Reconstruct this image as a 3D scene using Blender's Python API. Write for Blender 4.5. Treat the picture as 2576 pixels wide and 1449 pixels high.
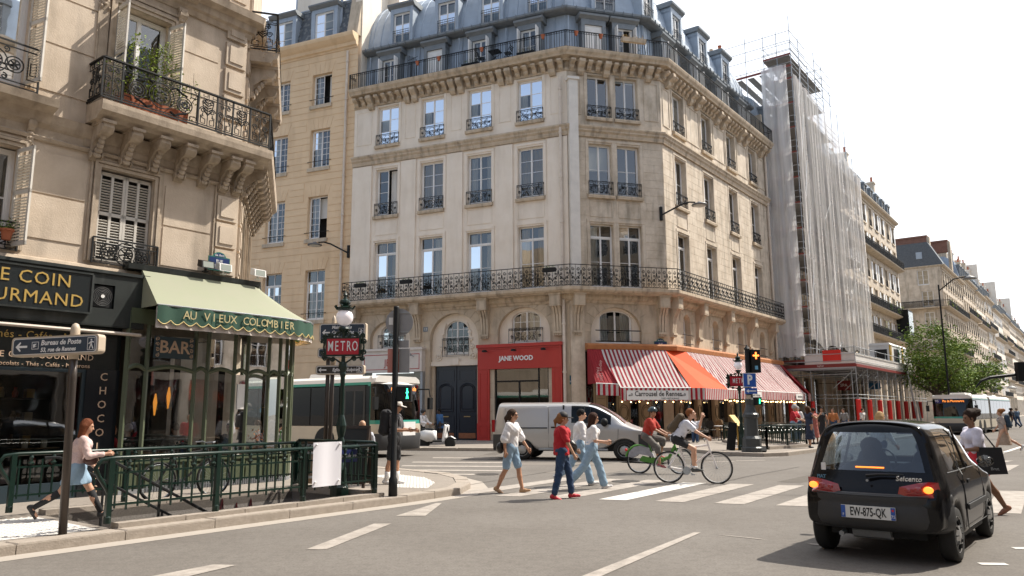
import bpy, bmesh, math, random
import numpy as np
from mathutils import Vector, Matrix
random.seed(7)
R_=math.radians
for o in list(bpy.data.objects): bpy.data.objects.remove(o)
S=bpy.context.scene
COL=S.collection
# ---------------------------------------------------------------- camera
PITCH=math.atan((1037-724.5)/1900.); ROLL=R_(.3); EYE=1.65
cam=bpy.data.cameras.new('camera'); cam.sensor_width=36; cam.lens=36*1900/2576.; cam.clip_end=3000; cam.clip_start=.1
co=bpy.data.objects.new('camera',cam); COL.objects.link(co); S.camera=co
_f=Vector((0,math.cos(PITCH),math.sin(PITCH))); _u0=Vector((0,-math.sin(PITCH),math.cos(PITCH))); _r0=Vector((1,0,0))
_r=_r0*math.cos(ROLL)-_u0*math.sin(ROLL); _u=_u0*math.cos(ROLL)+_r0*math.sin(ROLL)
co.matrix_world=Matrix(((_r.x,_u.x,-_f.x,0),(_r.y,_u.y,-_f.y,0),(_r.z,_u.z,-_f.z,EYE),(0,0,0,1)))
# ---------------------------------------------------------------- sky, sun, exposure
SUN_H=68.; SUN_E=52.      # heading clockwise from +Y, elevation (degrees)
W=bpy.data.worlds.new('World'); S.world=W; W.use_nodes=True
nt=W.node_tree; bg=nt.nodes['Background']
sky=nt.nodes.new('ShaderNodeTexSky'); sky.sky_type='NISHITA'; sky.sun_disc=False
sky.sun_elevation=R_(SUN_E); sky.sun_rotation=R_(SUN_H); sky.air_density=1.0; sky.dust_density=3.5; sky.ozone_density=1.0
# thin bright haze / cloud veil over the whole dome, thicker towards the horizon
tc=nt.nodes.new('ShaderNodeTexCoord'); mp=nt.nodes.new('ShaderNodeMapping'); mp.inputs['Scale'].default_value=(1.2,1.2,3.0)
nz=nt.nodes.new('ShaderNodeTexNoise'); nz.inputs['Scale'].default_value=1.6; nz.inputs['Detail'].default_value=7; nz.inputs['Roughness'].default_value=.58
rp=nt.nodes.new('ShaderNodeMapRange'); rp.inputs['From Min'].default_value=.38; rp.inputs['From Max'].default_value=.62; rp.inputs['To Min'].default_value=.50; rp.inputs['To Max'].default_value=.97
sx=nt.nodes.new('ShaderNodeSeparateXYZ'); hz=nt.nodes.new('ShaderNodeMapRange'); hz.inputs['From Min'].default_value=0; hz.inputs['From Max'].default_value=.34; hz.inputs['To Min'].default_value=1.0; hz.inputs['To Max'].default_value=0
mxm=nt.nodes.new('ShaderNodeMath'); mxm.operation='MAXIMUM'
mx=nt.nodes.new('ShaderNodeMix'); mx.data_type='RGBA'; mx.inputs[7].default_value=(8.0,8.2,8.5,1)
L_=nt.links.new
L_(tc.outputs['Generated'],mp.inputs['Vector']); L_(mp.outputs['Vector'],nz.inputs['Vector']); L_(nz.outputs['Fac'],rp.inputs['Value'])
L_(tc.outputs['Generated'],sx.inputs[0]); L_(sx.outputs['Z'],hz.inputs['Value']); L_(hz.outputs[0],mxm.inputs[0]); L_(rp.outputs[0],mxm.inputs[1])
vd=nt.nodes.new('ShaderNodeVectorMath'); vd.operation='DOT_PRODUCT'; vd.inputs[1].default_value=(math.sin(R_(25)),math.cos(R_(25)),.25); L_(tc.outputs['Generated'],vd.inputs[0])
fa=nt.nodes.new('ShaderNodeMapRange'); fa.interpolation_type='SMOOTHSTEP'; fa.inputs['From Min'].default_value=-.75; fa.inputs['From Max'].default_value=.55; fa.inputs['To Min'].default_value=.12; fa.inputs['To Max'].default_value=1.0; L_(vd.outputs['Value'],fa.inputs['Value'])
mm_=nt.nodes.new('ShaderNodeMath'); mm_.operation='MULTIPLY'; L_(mxm.outputs[0],mm_.inputs[0]); L_(fa.outputs[0],mm_.inputs[1]); L_(mm_.outputs[0],mx.inputs[0]); L_(sky.outputs[0],mx.inputs[6]); L_(mx.outputs[2],bg.inputs['Color'])
bg.inputs['Strength'].default_value=.122
sd=bpy.data.lights.new('sun','SUN'); sd.energy=4.2; sd.angle=R_(.6); sd.color=(1,.93,.82)
so=bpy.data.objects.new('sun',sd); COL.objects.link(so)
_sd=Vector((math.sin(R_(SUN_H))*math.cos(R_(SUN_E)),math.cos(R_(SUN_H))*math.cos(R_(SUN_E)),math.sin(R_(SUN_E))))
so.rotation_euler=_sd.to_track_quat('Z','Y').to_euler(); so.location=(20,10,60)
S.view_settings.view_transform='Standard'; S.view_settings.look='None'; S.view_settings.gamma=1; S.view_settings.use_curve_mapping=False
S.view_settings.exposure=0.76
S.render.engine='CYCLES'
# ---------------------------------------------------------------- helpers
def ray(u,v): return _f+_r*((u-1288)/1900.)+_u*((724.5-v)/1900.)
def G(u,v,z=0.):
 d=ray(u,v); t=(z-EYE)/d.z; return Vector((0,0,EYE))+d*t
def PROJ(p):
 q=Vector(p)-Vector((0,0,EYE)); z=q.dot(_f); return 1288+1900*q.dot(_r)/z, 724.5-1900*q.dot(_u)/z
class M:
 def __init__(s): s.v=[]; s.f=[]; s.m=[]; s.c=0; s.sm=[]; s.smooth=False
 def add(s,vs,fs):
  b=len(s.v); s.v+= [tuple(p) for p in vs]
  for f in fs: s.f.append(tuple(b+i for i in f)); s.m.append(s.c); s.sm.append(s.smooth)
  return s
 def poly(s,pts): return s.add(pts,[tuple(range(len(pts)))])
 def box(s,x0,x1,y0,y1,z0,z1):
  return s.add([(x0,y0,z0),(x1,y0,z0),(x1,y1,z0),(x0,y1,z0),(x0,y0,z1),(x1,y0,z1),(x1,y1,z1),(x0,y1,z1)],
   [(0,3,2,1),(4,5,6,7),(0,1,5,4),(1,2,6,5),(2,3,7,6),(3,0,4,7)])
 def cbox(s,c,d): return s.box(c[0]-d[0]/2,c[0]+d[0]/2,c[1]-d[1]/2,c[1]+d[1]/2,c[2]-d[2]/2,c[2]+d[2]/2)
 def bar(s,p,q,w,h=None,up=(0,0,1)):
  p=Vector(p);q=Vector(q); h=h or w; d=(q-p)
  if d.length<1e-6: return s
  d.normalize(); u=Vector(up)
  if abs(d.dot(u))>.98: u=Vector((0,1,0))
  a=d.cross(u).normalized()*w/2; b=a.cross(d).normalized()*h/2
  vs=[p-a-b,p+a-b,p+a+b,p-a+b,q-a-b,q+a-b,q+a+b,q-a+b]
  return s.add(vs,[(0,3,2,1),(4,5,6,7),(0,1,5,4),(1,2,6,5),(2,3,7,6),(3,0,4,7)])
 def tube(s,pts,r,n=6,close=False,cap=True):
  P=[Vector(p) for p in pts]; k=len(P)
  rs=r if isinstance(r,(list,tuple)) else [r]*k
  vs=[];ref=None
  for i in range(k):
   a=P[(i-1)%k] if (close or i>0) else P[i]; b=P[(i+1)%k] if (close or i<k-1) else P[i]
   d=(b-a)
   if d.length<1e-9: d=Vector((0,0,1))
   d.normalize()
   if ref is None:
    ref=Vector((0,0,1)) if abs(d.z)<.9 else Vector((0,1,0))
    ref=(ref-d*ref.dot(d)).normalized()
   else:
    ref=(ref-d*ref.dot(d))
    ref=ref.normalized() if ref.length>1e-6 else Vector((1,0,0))
   o=d.cross(ref)
   for j in range(n):
    t=2*math.pi*j/n; vs.append(P[i]+(ref*math.cos(t)+o*math.sin(t))*rs[i])
  fs=[]
  for i in range(k if close else k-1):
   for j in range(n):
    a=i*n+j; b=i*n+(j+1)%n; i2=(i+1)%k; fs.append((a,b,i2*n+(j+1)%n,i2*n+j))
  if cap and not close: fs.append(tuple(range(n))[::-1]); fs.append(tuple((k-1)*n+j for j in range(n)))
  return s.add(vs,fs)
 def lathe(s,prof,n=12,c=(0,0,0),ax='z'):
  vs=[];c=Vector(c)
  for r,h in prof:
   for j in range(n):
    t=2*math.pi*j/n; x=r*math.cos(t); y=r*math.sin(t)
    vs.append(c+(Vector((x,y,h)) if ax=='z' else Vector((h,x,y)) if ax=='x' else Vector((x,h,y))))
  fs=[]
  for i in range(len(prof)-1):
   for j in range(n): fs.append((i*n+j,i*n+(j+1)%n,(i+1)*n+(j+1)%n,(i+1)*n+j))
  fs.append(tuple(range(n))[::-1]); fs.append(tuple((len(prof)-1)*n+j for j in range(n)))
  return s.add(vs,fs)
 def ball(s,c,r,n=10,m=7,sc=(1,1,1)):
  vs=[];c=Vector(c)
  for i in range(m+1):
   p=math.pi*i/m
   for j in range(n):
    t=2*math.pi*j/n; vs.append(c+Vector((r*sc[0]*math.sin(p)*math.cos(t),r*sc[1]*math.sin(p)*math.sin(t),r*sc[2]*math.cos(p))))
  fs=[(i*n+j,(i+1)*n+j,(i+1)*n+(j+1)%n,i*n+(j+1)%n) for i in range(m) for j in range(n)]
  return s.add(vs,fs)
 def ext(s,poly,a0,a1,ax='y'):
  # extrude a 2D polygon: ax 'y' -> poly in (x,z); 'x' -> (y,z); 'z' -> (x,y)
  f={'y':lambda p,a:(p[0],a,p[1]),'x':lambda p,a:(a,p[0],p[1]),'z':lambda p,a:(p[0],p[1],a)}[ax]
  n=len(poly); vs=[f(p,a0) for p in poly]+[f(p,a1) for p in poly]
  fs=[tuple(range(n)),tuple(range(2*n-1,n-1,-1))]+[(i,n+i,n+(i+1)%n,(i+1)%n) for i in range(n)]
  return s.add(vs,fs)
 def sweep(s,prof,path,close=False):
  # prof: (outward, z) points; path: list of (x,y) going left to right as seen from outside; outward = right-hand normal side
  P=[Vector((p[0],p[1],0)) for p in path]; k=len(P); vs=[]
  for i in range(k):
   def nrm(a,b):
    d=(b-a).normalized(); return Vector((d.y,-d.x,0))
   if 0<i<k-1 or close:
    n1=nrm(P[i-1],P[i]); n2=nrm(P[i],P[(i+1)%k]); nn=(n1+n2); nn=nn/(nn.length**2/2) if nn.length>1e-6 else n1
   elif i==0: nn=nrm(P[0],P[1])
   else: nn=nrm(P[-2],P[-1])
   for o,z in prof: vs.append(P[i]+nn*o+Vector((0,0,z)))
  n=len(prof); fs=[]
  for i in range(k if close else k-1):
   for j in range(n):
    i2=(i+1)%k; j2=(j+1)%n
    fs.append((i*n+j,i2*n+j,i2*n+j2,i*n+j2))
  if not close: fs.append(tuple(range(n))[::-1]); fs.append(tuple((k-1)*n+j for j in range(n)))
  return s.add(vs,fs)
 def xf(s,mat,i0=0):
  for i in range(i0,len(s.v)): s.v[i]=tuple(mat@Vector(s.v[i]))
  return s
 def join(s,o,mat=None):
  b=len(s.v)
  s.v+= [tuple(mat@Vector(p)) for p in o.v] if mat is not None else o.v
  s.f+= [tuple(b+i for i in f) for f in o.f]; s.m+=o.m; s.sm+=o.sm; return s
def mesh(name,mb,mats,fix=True):
 me=bpy.data.meshes.new(name)
 me.from_pydata(mb.v,[],mb.f)
 if not isinstance(mats,(list,tuple)): mats=[mats]
 for m in mats: me.materials.append(m)
 me.polygons.foreach_set('material_index',mb.m); me.polygons.foreach_set('use_smooth',mb.sm)
 if fix:
  b=bmesh.new(); b.from_mesh(me); bmesh.ops.recalc_face_normals(b,faces=b.faces); b.to_mesh(me); b.free()
 me.update(); return me
def OB(name,me,parent=None,mat=None):
 o=bpy.data.objects.new(name,me); COL.objects.link(o)
 if mat is not None: o.matrix_local=mat
 if parent is not None: o.parent=parent
 return o
def part(name,mb,mats,parent=None,mat=None): return OB(name,mesh(name,mb,mats),parent,mat)
def tag(o,label=None,cat=None,group=None,kind=None):
 if label: o['label']=label
 if cat: o['category']=cat
 if group: o['group']=group
 if kind: o['kind']=kind
 return o
MW={}
def thing(name,label,cat,mat=None,group=None):
 o=bpy.data.objects.new(name,None); MW[o.name]=mat.copy() if mat is not None else Matrix.Identity(4); COL.objects.link(o); o.empty_display_size=.2
 if mat is not None: o.matrix_local=mat
 return tag(o,label,cat,group)
def T(x=0,y=0,z=0,rz=0): return Matrix.Translation((x,y,z))@Matrix.Rotation(rz,4,'Z')
def SC(x,y,z): return Matrix.Diagonal((x,y,z,1))
def RX(a): return Matrix.Rotation(a,4,'X')
def RY(a): return Matrix.Rotation(a,4,'Y')
def RZ(a): return Matrix.Rotation(a,4,'Z')
def FR(p,h): # facade frame: x along heading h, y into the building, z up
 return T(p[0],p[1],0,R_(90-h))
KIDS={}
def kids(o): return [c for c in ALLKIDS().get(o.name,[])]
def ALLKIDS():
 d={}
 for o in bpy.data.objects:
  if o.parent: d.setdefault(o.parent.name,[]).append(o)
 return d
def copy_tree(o,mat,label=None,tree=None):
 tree=tree or ALLKIDS()
 c=o.copy(); COL.objects.link(c); c.matrix_local=mat
 if label: c['label']=label
 def rec(a,b):
  for ch in tree.get(a.name,[]):
   d=ch.copy(); COL.objects.link(d); d.parent=b; rec(ch,d)
 rec(o,c); return c
def pieces(name,boxes,mat,parent,frame=None,limit=300,mesh_box=None,stuffname=None):
 """many alike cuboid pieces (x0,x1,y0,y1,z0,z1) in a frame: the largest as objects sharing one mesh, the rest joined"""
 if mesh_box is None:
  b=M().box(-.5,.5,-.5,.5,-.5,.5); mesh_box=mesh(name,b,mat)
 boxes=sorted(boxes,key=lambda b:-(b[1]-b[0])*(b[5]-b[4]) if (b[5]-b[4])>0.001 else 0)
 for b in boxes[:limit]:
  mm=Matrix.Translation(((b[0]+b[1])/2,(b[2]+b[3])/2,(b[4]+b[5])/2))@SC(b[1]-b[0],b[3]-b[2],b[5]-b[4])
  OB(name,mesh_box,parent,(frame@mm) if frame is not None else mm)
 if len(boxes)>limit:
  mb=M()
  for b in boxes[limit:]: mb.box(*b)
  o=part(stuffname or name,mb,mat,parent,frame); o['kind']='stuff'
# ---------------------------------------------------------------- materials
MATS={}
def mat(name,col,rough=.7,metal=0,noise=0,nscale=6,bump=0,bscale=30,spec=.5,streak=0,dark=None,emit=None,estr=1,coat=0,alpha=None,coords='Object',detail=6,grime=None,stretch=(1,1,.18),grain=0):
 if name in MATS: return MATS[name]
 m=bpy.data.materials.new(name); m.use_nodes=True; n=m.node_tree; b=n.nodes['Principled BSDF']; MATS[name]=m
 col=tuple(col)+(1,)
 b.inputs['Base Color'].default_value=col; b.inputs['Roughness'].default_value=rough; b.inputs['Metallic'].default_value=metal
 b.inputs['Specular IOR Level'].default_value=spec
 if coat: b.inputs['Coat Weight'].default_value=coat; b.inputs['Coat Roughness'].default_value=.04
 if emit: b.inputs['Emission Color'].default_value=tuple(emit)+(1,); b.inputs['Emission Strength'].default_value=estr
 if alpha is not None: b.inputs['Alpha'].default_value=alpha
 tcn=None
 def TC():
  nonlocal tcn
  if tcn is None:
   if coords=='World':
    g=n.nodes.new('ShaderNodeNewGeometry'); tcn=g.outputs['Position']
   else:
    t=n.nodes.new('ShaderNodeTexCoord'); tcn=t.outputs[coords]
  return tcn
 cur=None
 def mix(prev,c2,fac):
  x=n.nodes.new('ShaderNodeMix'); x.data_type='RGBA'
  if prev is None: x.inputs[6].default_value=col
  else: n.links.new(prev,x.inputs[6])
  x.inputs[7].default_value=tuple(c2)+(1,); n.links.new(fac,x.inputs[0]); return x.outputs[2]
 dk=dark or tuple(c*.55 for c in col[:3])
 if noise:
  z=n.nodes.new('ShaderNodeTexNoise'); z.inputs['Scale'].default_value=nscale; z.inputs['Detail'].default_value=detail; z.inputs['Roughness'].default_value=.62
  n.links.new(TC(),z.inputs['Vector'])
  r=n.nodes.new('ShaderNodeMapRange'); r.inputs['From Min'].default_value=.38; r.inputs['From Max'].default_value=.72; r.inputs['To Max'].default_value=noise
  n.links.new(z.outputs['Fac'],r.inputs['Value']); cur=mix(cur,dk,r.outputs[0])
 if streak:
  mpn=n.nodes.new('ShaderNodeMapping'); mpn.inputs['Scale'].default_value=stretch
  n.links.new(TC(),mpn.inputs['Vector'])
  z=n.nodes.new('ShaderNodeTexNoise'); z.inputs['Scale'].default_value=nscale*1.7; z.inputs['Detail'].default_value=5; n.links.new(mpn.outputs[0],z.inputs['Vector'])
  r=n.nodes.new('ShaderNodeMapRange'); r.inputs['From Min'].default_value=.5; r.inputs['From Max'].default_value=.78; r.inputs['To Max'].default_value=streak
  n.links.new(z.outputs['Fac'],r.inputs['Value']); cur=mix(cur,grime or tuple(c*.35 for c in col[:3]),r.outputs[0])
 if grain:
  for gs,ga in ((38,grain),(9,grain*.6)):
   z=n.nodes.new('ShaderNodeTexNoise'); z.inputs['Scale'].default_value=gs; z.inputs['Detail'].default_value=3; n.links.new(TC(),z.inputs['Vector'])
   r=n.nodes.new('ShaderNodeMapRange'); r.inputs['From Min'].default_value=.42; r.inputs['From Max'].default_value=.68; r.inputs['To Max'].default_value=ga
   n.links.new(z.outputs['Fac'],r.inputs['Value']); cur=mix(cur,tuple(c*.45 for c in col[:3]),r.outputs[0])
 if cur is not None: n.links.new(cur,b.inputs['Base Color'])
 if bump:
  z=n.nodes.new('ShaderNodeTexNoise'); z.inputs['Scale'].default_value=bscale; z.inputs['Detail'].default_value=5; n.links.new(TC(),z.inputs['Vector'])
  bp=n.nodes.new('ShaderNodeBump'); bp.inputs['Strength'].default_value=bump; bp.inputs['Distance'].default_value=.02; n.links.new(z.outputs['Fac'],bp.inputs['Height']); n.links.new(bp.outputs[0],b.inputs['Normal'])
 return m
def glass_mat(name,tint=(.9,.95,.95),refl=1.0,ior=1.5,dark=0.0):
 """thin window glass: fresnel mirror over a clear sheet"""
 if name in MATS: return MATS[name]
 m=bpy.data.materials.new(name); m.use_nodes=True; n=m.node_tree; MATS[name]=m
 n.nodes.remove(n.nodes['Principled BSDF']); out=n.nodes['Material Output']
 tr=n.nodes.new('ShaderNodeBsdfTransparent'); tr.inputs[0].default_value=tuple(tint)+(1,)
 gl=n.nodes.new('ShaderNodeBsdfGlossy'); gl.inputs['Roughness'].default_value=.015; gl.inputs[0].default_value=(refl,refl,refl,1)
 fr=n.nodes.new('ShaderNodeFresnel'); fr.inputs[0].default_value=ior
 z=n.nodes.new('ShaderNodeTexNoise'); z.inputs['Scale'].default_value=1.1; g=n.nodes.new('ShaderNodeNewGeometry'); n.links.new(g.outputs['Position'],z.inputs['Vector'])
 bp=n.nodes.new('ShaderNodeBump'); bp.inputs['Strength'].default_value=.02; bp.inputs['Distance'].default_value=.1
 n.links.new(z.outputs['Fac'],bp.inputs['Height']); n.links.new(bp.outputs[0],gl.inputs['Normal'])
 mxs=n.nodes.new('ShaderNodeMixShader'); n.links.new(fr.outputs[0],mxs.inputs[0]); n.links.new(tr.outputs[0],mxs.inputs[1]); n.links.new(gl.outputs[0],mxs.inputs[2])
 n.links.new(mxs.outputs[0],out.inputs[0]); return m
PAL=dict(
 asphalt=mat('asphalt',(.185,.169,.152),.93,grain=.5,noise=.6,nscale=.35,bump=.35,bscale=120,coords='World',detail=9,dark=(.105,.092,.08),spec=.25),
 pave=mat('pavement_asphalt',(.27,.235,.20),.9,grain=.35,noise=.5,nscale=.9,bump=.2,bscale=90,coords='World',dark=(.2,.17,.14)),
 kerb=mat('granite_kerb',(.33,.285,.24),.85,noise=.5,nscale=9,bump=.3,bscale=40,coords='World',dark=(.19,.16,.13)),
 paint=mat('road_paint',(.39,.35,.31),.85,grain=.35,noise=.9,nscale=4,coords='World',dark=(.22,.195,.17),detail=10),
 paintw=mat('fresh_road_paint',(.56,.54,.51),.8,noise=.3,nscale=9,coords='World',dark=(.5,.47,.43)),
 L=mat('rendered_limestone',(.80,.715,.61),.85,noise=.5,nscale=1.1,streak=.28,bump=.15,bscale=25,coords='World',dark=(.68,.58,.46),grime=(.38,.31,.235)),
 C=mat('weathered_limestone',(.67,.575,.46),.88,grain=.15,noise=.8,nscale=1.4,streak=.75,bump=.25,bscale=30,coords='World',dark=(.42,.335,.24),grime=(.2,.165,.12)),
 O=mat('corner_limestone',(.56,.465,.35),.88,noise=.7,nscale=1.8,streak=.7,bump=.25,bscale=45,coords='World',dark=(.42,.34,.25),grime=(.2,.165,.125)),
 Y=mat('ochre_render',(.76,.57,.37),.88,noise=.55,nscale=1.0,streak=.3,bump=.15,bscale=25,coords='World',dark=(.64,.45,.27),grime=(.36,.23,.12)),
 trim=mat('carved_stone',(.55,.45,.335),.88,noise=.8,nscale=2.2,streak=.8,bump=.2,bscale=30,coords='World',dark=(.38,.295,.2),grime=(.15,.12,.09)),
 zinc=mat('zinc_sheet',(.37,.43,.50),.5,metal=.2,noise=.5,nscale=1.6,streak=.3,coords='World',dark=(.29,.33,.38),spec=.4),
 zincd=mat('dark_zinc',(.20,.22,.235),.6,metal=.25,noise=.5,nscale=3,coords='World',dark=(.13,.145,.16)),
 slate=mat('roof_slate',(.10,.115,.13),.55,noise=.8,nscale=5,coords='World',dark=(.055,.06,.07)),
 slatel=mat('pale_roof_slate',(.19,.20,.205),.6,noise=.6,nscale=5,coords='World'),
 iron=mat('black_iron',(.010,.011,.012),.55,spec=.28),
 green=mat('green_iron',(.006,.021,.015),.3,spec=.45,noise=.3,nscale=20,coords='World',dark=(.003,.011,.008)),
 white=mat('white_paint',(.78,.77,.75),.5,noise=.2,nscale=4,coords='World',dark=(.62,.6,.57)),
 curtain=mat('curtain_cloth',(.62,.60,.56),.95),
 reflect_ochre=mat('ochre_reflection',(.44,.34,.21),.95),  # reflection of ochre house fronts put into a cloth colour
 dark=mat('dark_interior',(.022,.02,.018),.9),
 glass=glass_mat('window_glass',(.85,.9,.9),1,2.25),
 pot=mat('terracotta',(.42,.13,.06),.8,noise=.3,nscale=8),
 pipe=mat('painted_pipe',(.66,.58,.49),.6,noise=.5,nscale=4,coords='World',dark=(.48,.38,.3)),
 leaf=mat('leaf',(.13,.21,.035),.6,spec=.15,noise=.8,nscale=2.5,coords='World',dark=(.035,.065,.014)),
 leafl=mat('light_leaf',(.22,.29,.045),.6,spec=.15,noise=.6,nscale=5,coords='World',dark=(.07,.10,.02)),
 bark=mat('bark',(.10,.075,.055),.9,noise=.6,nscale=10),
 steel=mat('galvanised_tube',(.36,.38,.40),.45,metal=.6,noise=.3,nscale=20,coords='World'),
 redp=mat('red_foam',(.62,.02,.015),.55),
)
# ---------------------------------------------------------------- text (flat lettering turned into a mesh)
def text(name,s,size,m,parent,mt,bold=0,ext=.002,align='CENTER',shear=0,space=1.0,sx=1.0):
 c=bpy.data.curves.new(name,'FONT'); c.body=s; c.size=size; c.align_x=align; c.align_y='CENTER'; c.extrude=ext; c.offset=bold; c.shear=shear; c.space_character=space; c.resolution_u=2
 o=bpy.data.objects.new(name,c)
 me=bpy.data.meshes.new_from_object(o)
 bpy.data.objects.remove(o); bpy.data.curves.remove(c)
 me.materials.clear(); me.materials.append(m)
 # stand it up in the xz plane facing -y
 me.transform(RX(R_(90))@SC(sx,1,1))
 return OB(name,me,parent,mt)
# ================================================================ GROUND
KA=FR((-6.03,9.26),38)                    # kerb frame of the near pavement: x along the kerb, y inwards
def V2(fr,x,y): v=fr@Vector((x,y,0)); return (v.x,v.y)
HX0,HX1,HY0,HY1=1.45,5.95,.45,2.6          # stairwell hole in that frame
g=M()
B=400
for (a,b,c,d) in ((-B,HX0,-B,B),(HX1,B,-B,B),(HX0,HX1,-B,HY0),(HX0,HX1,HY1,B)):
 g.poly([tuple(KA@Vector(p)) for p in ((a,c,0),(b,c,0),(b,d,0),(a,d,0))])
o=part('road',g,PAL['asphalt']); tag(o,kind='structure')
nose=[(6.6,0),(8.2,.12),(9.3,.8),(10.3,1.8),(10.95,2.9),(11.3,4.4),(11.6,6.3),(13.5,14),(16,26)]
g=M()
def slab(poly,z1=.12,z0=-.02,fr=KA):
 g.add([tuple(fr@Vector((x,y,z0))) for x,y in poly]+[tuple(fr@Vector((x,y,z1))) for x,y in poly],
  [tuple(range(len(poly)))[::-1],tuple(range(len(poly),2*len(poly)))]+[(i,(i+1)%len(poly),len(poly)+(i+1)%len(poly),len(poly)+i) for i in range(len(poly))])
slab([(-14,.3),(HX0,.3),(HX0,26),(-14,26)]); slab([(HX0,.3),(HX1,.3),(HX1,HY0),(HX0,HY0)]); slab([(HX0,HY1),(HX1,HY1),(HX1,26),(HX0,26)])
inner=[(6.55,.3),(8.1,.42),(9.1,1.05),(10.05,2.0),(10.65,3.05),(11.0,4.45),(11.3,6.35),(13.2,14),(15.7,26)]
slab([(HX1,.3)]+inner+[(HX1,26)])
o=part('pavement',g,PAL['pave']); tag(o,kind='structure'); PAVA=o
def kerb_run(pts_out,pts_in,parent,z=.135,seg=1.3):
 # individual kerb stones between an outer and an inner polyline
 for (a,b,c,d) in zip(pts_out[:-1],pts_out[1:],pts_in[:-1],pts_in[1:]):
  a,b,c,d=map(Vector,(a,b,c,d)); L=(b-a).length; n=max(1,round(L/seg))
  for i in range(n):
   t0=i/n+.006/L; t1=(i+1)/n-.006/L
   q=[a.lerp(b,t0),a.lerp(b,t1),c.lerp(d,t1),c.lerp(d,t0)]; zz=z+random.uniform(-.006,.006); e=.02
   k=M(); ce=sum(q,Vector((0,0)))/4
   top=[p.lerp(ce,.035) for p in q]
   vs=[(p.x,p.y,-.02) for p in q]+[(p.x,p.y,zz-e) for p in q]+[(p.x,p.y,zz) for p in top]
   k.add(vs,[(3,2,1,0),(8,9,10,11)]+[(i2,(i2+1)%4,4+(i2+1)%4,4+i2) for i2 in range(4)]+[(4+i2,4+(i2+1)%4,8+(i2+1)%4,8+i2) for i2 in range(4)])
   part('kerb_stone',k,PAL['kerb'],parent)
w=lambda pts:[V2(KA,*p) for p in pts]
kerb_run(w([(-14,0),(6.6,0)]),w([(-14,.3),(6.55,.3)]),PAVA)
kerb_run(w(nose[:7]),w(inner[:7]),PAVA,seg=.9)
kerb_run(w(nose[6:]),w(inner[6:]),PAVA,seg=1.6)
# gutter band along the kerb
k=M(); k.c=0
pts=w([(-14,0),(6.6,0)]+nose[1:7]); pt2=w([(-14,-.34),(6.7,-.34),(8.35,-.2),(9.6,.55),(10.65,1.6),(11.35,2.8),(11.7,4.3),(12.0,6.2)])
for a,b,c,d in zip(pts[:-1],pts[1:],pt2[:-1],pt2[1:]): k.poly([(a[0],a[1],.004),(b[0],b[1],.004),(d[0],d[1],.004),(c[0],c[1],.004)])
tag(part('gutter',k,mat('worn_concrete',(.34,.305,.265),.9,noise=.5,nscale=3,coords='World',dark=(.3,.26,.22))),kind='structure')
# far pavement in front of the corner building
outB=[(-26,41.5),(-4.05,33.9),(-.8,33.1),(3.5,33.3),(6.9,32.6),(7.6,30.2),(8.1,28.75),(9.1,28.05),(10.2,28.6),(12.33,31.22),(12.33+.609*80,31.22+.793*80)]
def offp(pts,o):
 P=[Vector(p) for p in pts]; r=[]
 for i in range(len(P)):
  d1=(P[i]-P[i-1]).normalized() if i else None; d2=(P[i+1]-P[i]).normalized() if i<len(P)-1 else None
  n=Vector((0,0))
  for d in (d1,d2):
   if d is not None: n+=Vector((-d.y,d.x))
  n.normalize(); r.append(tuple(P[i]+n*o))
 return r
inB=offp(outB,.3)
g=M()
# fan of quads from the kerb back to an inner line (the facade side)
bk=[(-22,54),(-6,47),(-1,46),(6,46),(9,46),(10,46),(10.5,46),(11,46),(12,46),(14,47),(14+.609*80,47+.793*80)]
for a,b,c,d in zip(inB[:-1],inB[1:],bk[:-1],bk[1:]):
 g.add([(a[0],a[1],.12),(b[0],b[1],.12),(d[0],d[1],.12),(c[0],c[1],.12)],[(0,1,2,3)])
o=part('pavement',g,PAL['pave']); tag(o,kind='structure')
kerb_run(outB,inB,o,seg=1.5)
# ---- painted markings
def marking(name,label,cat,quads,matn='paint',z=.006,group=None):
 if len(quads)>1:
  t=thing(name,label,cat,group=group)
  for q in quads:
   k=M(); k.poly([(p[0],p[1],z) for p in q[:4]]); part('stripe',k,PAL[q[4]] if len(q)>4 else PAL[matn],t)
  return t
 k=M(); k.poly([(p[0],p[1],z) for p in quads[0][:4]]); return tag(part(name,k,PAL[matn]),label,cat,group)
qs=[]
for i in range(-3,7):
 x=1.63+1.0*i; y=14.85-.36*i; L=4.1 if i>-2 else 2.6+.4*i
 dx,dy=.575,.818
 if i<=-1: L=4.6
 q=[(x,y),(x+.5,y-.17),(x+.5+dx*L,y-.17+dy*L),(x+dx*L,y+dy*L)]
 if i==0: q.append('paintw')
 qs.append(q)
marking('zebra_crossing','zebra crossing of slanting white stripes under the walking women and the cyclist','crosswalk',qs)
qs=[]
for (xa,xb,y,t) in ((-2.96,-.2,28.3,.5),(-3.4,-.3,25.9,.5),(-3.5,-.3,24.1,.5),(-3.5,-.3,22.45,.45),(-3.5,-.9,21.1,.4)):
 q=[(xa,y),(xb,y-.55*(xb-xa)/3),(xb,y+t-.55*(xb-xa)/3),(xa,y+t)]; qs.append(q)
marking('zebra_crossing','zebra crossing of faded stripes in front of the green and white bus','crosswalk',qs)
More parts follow.
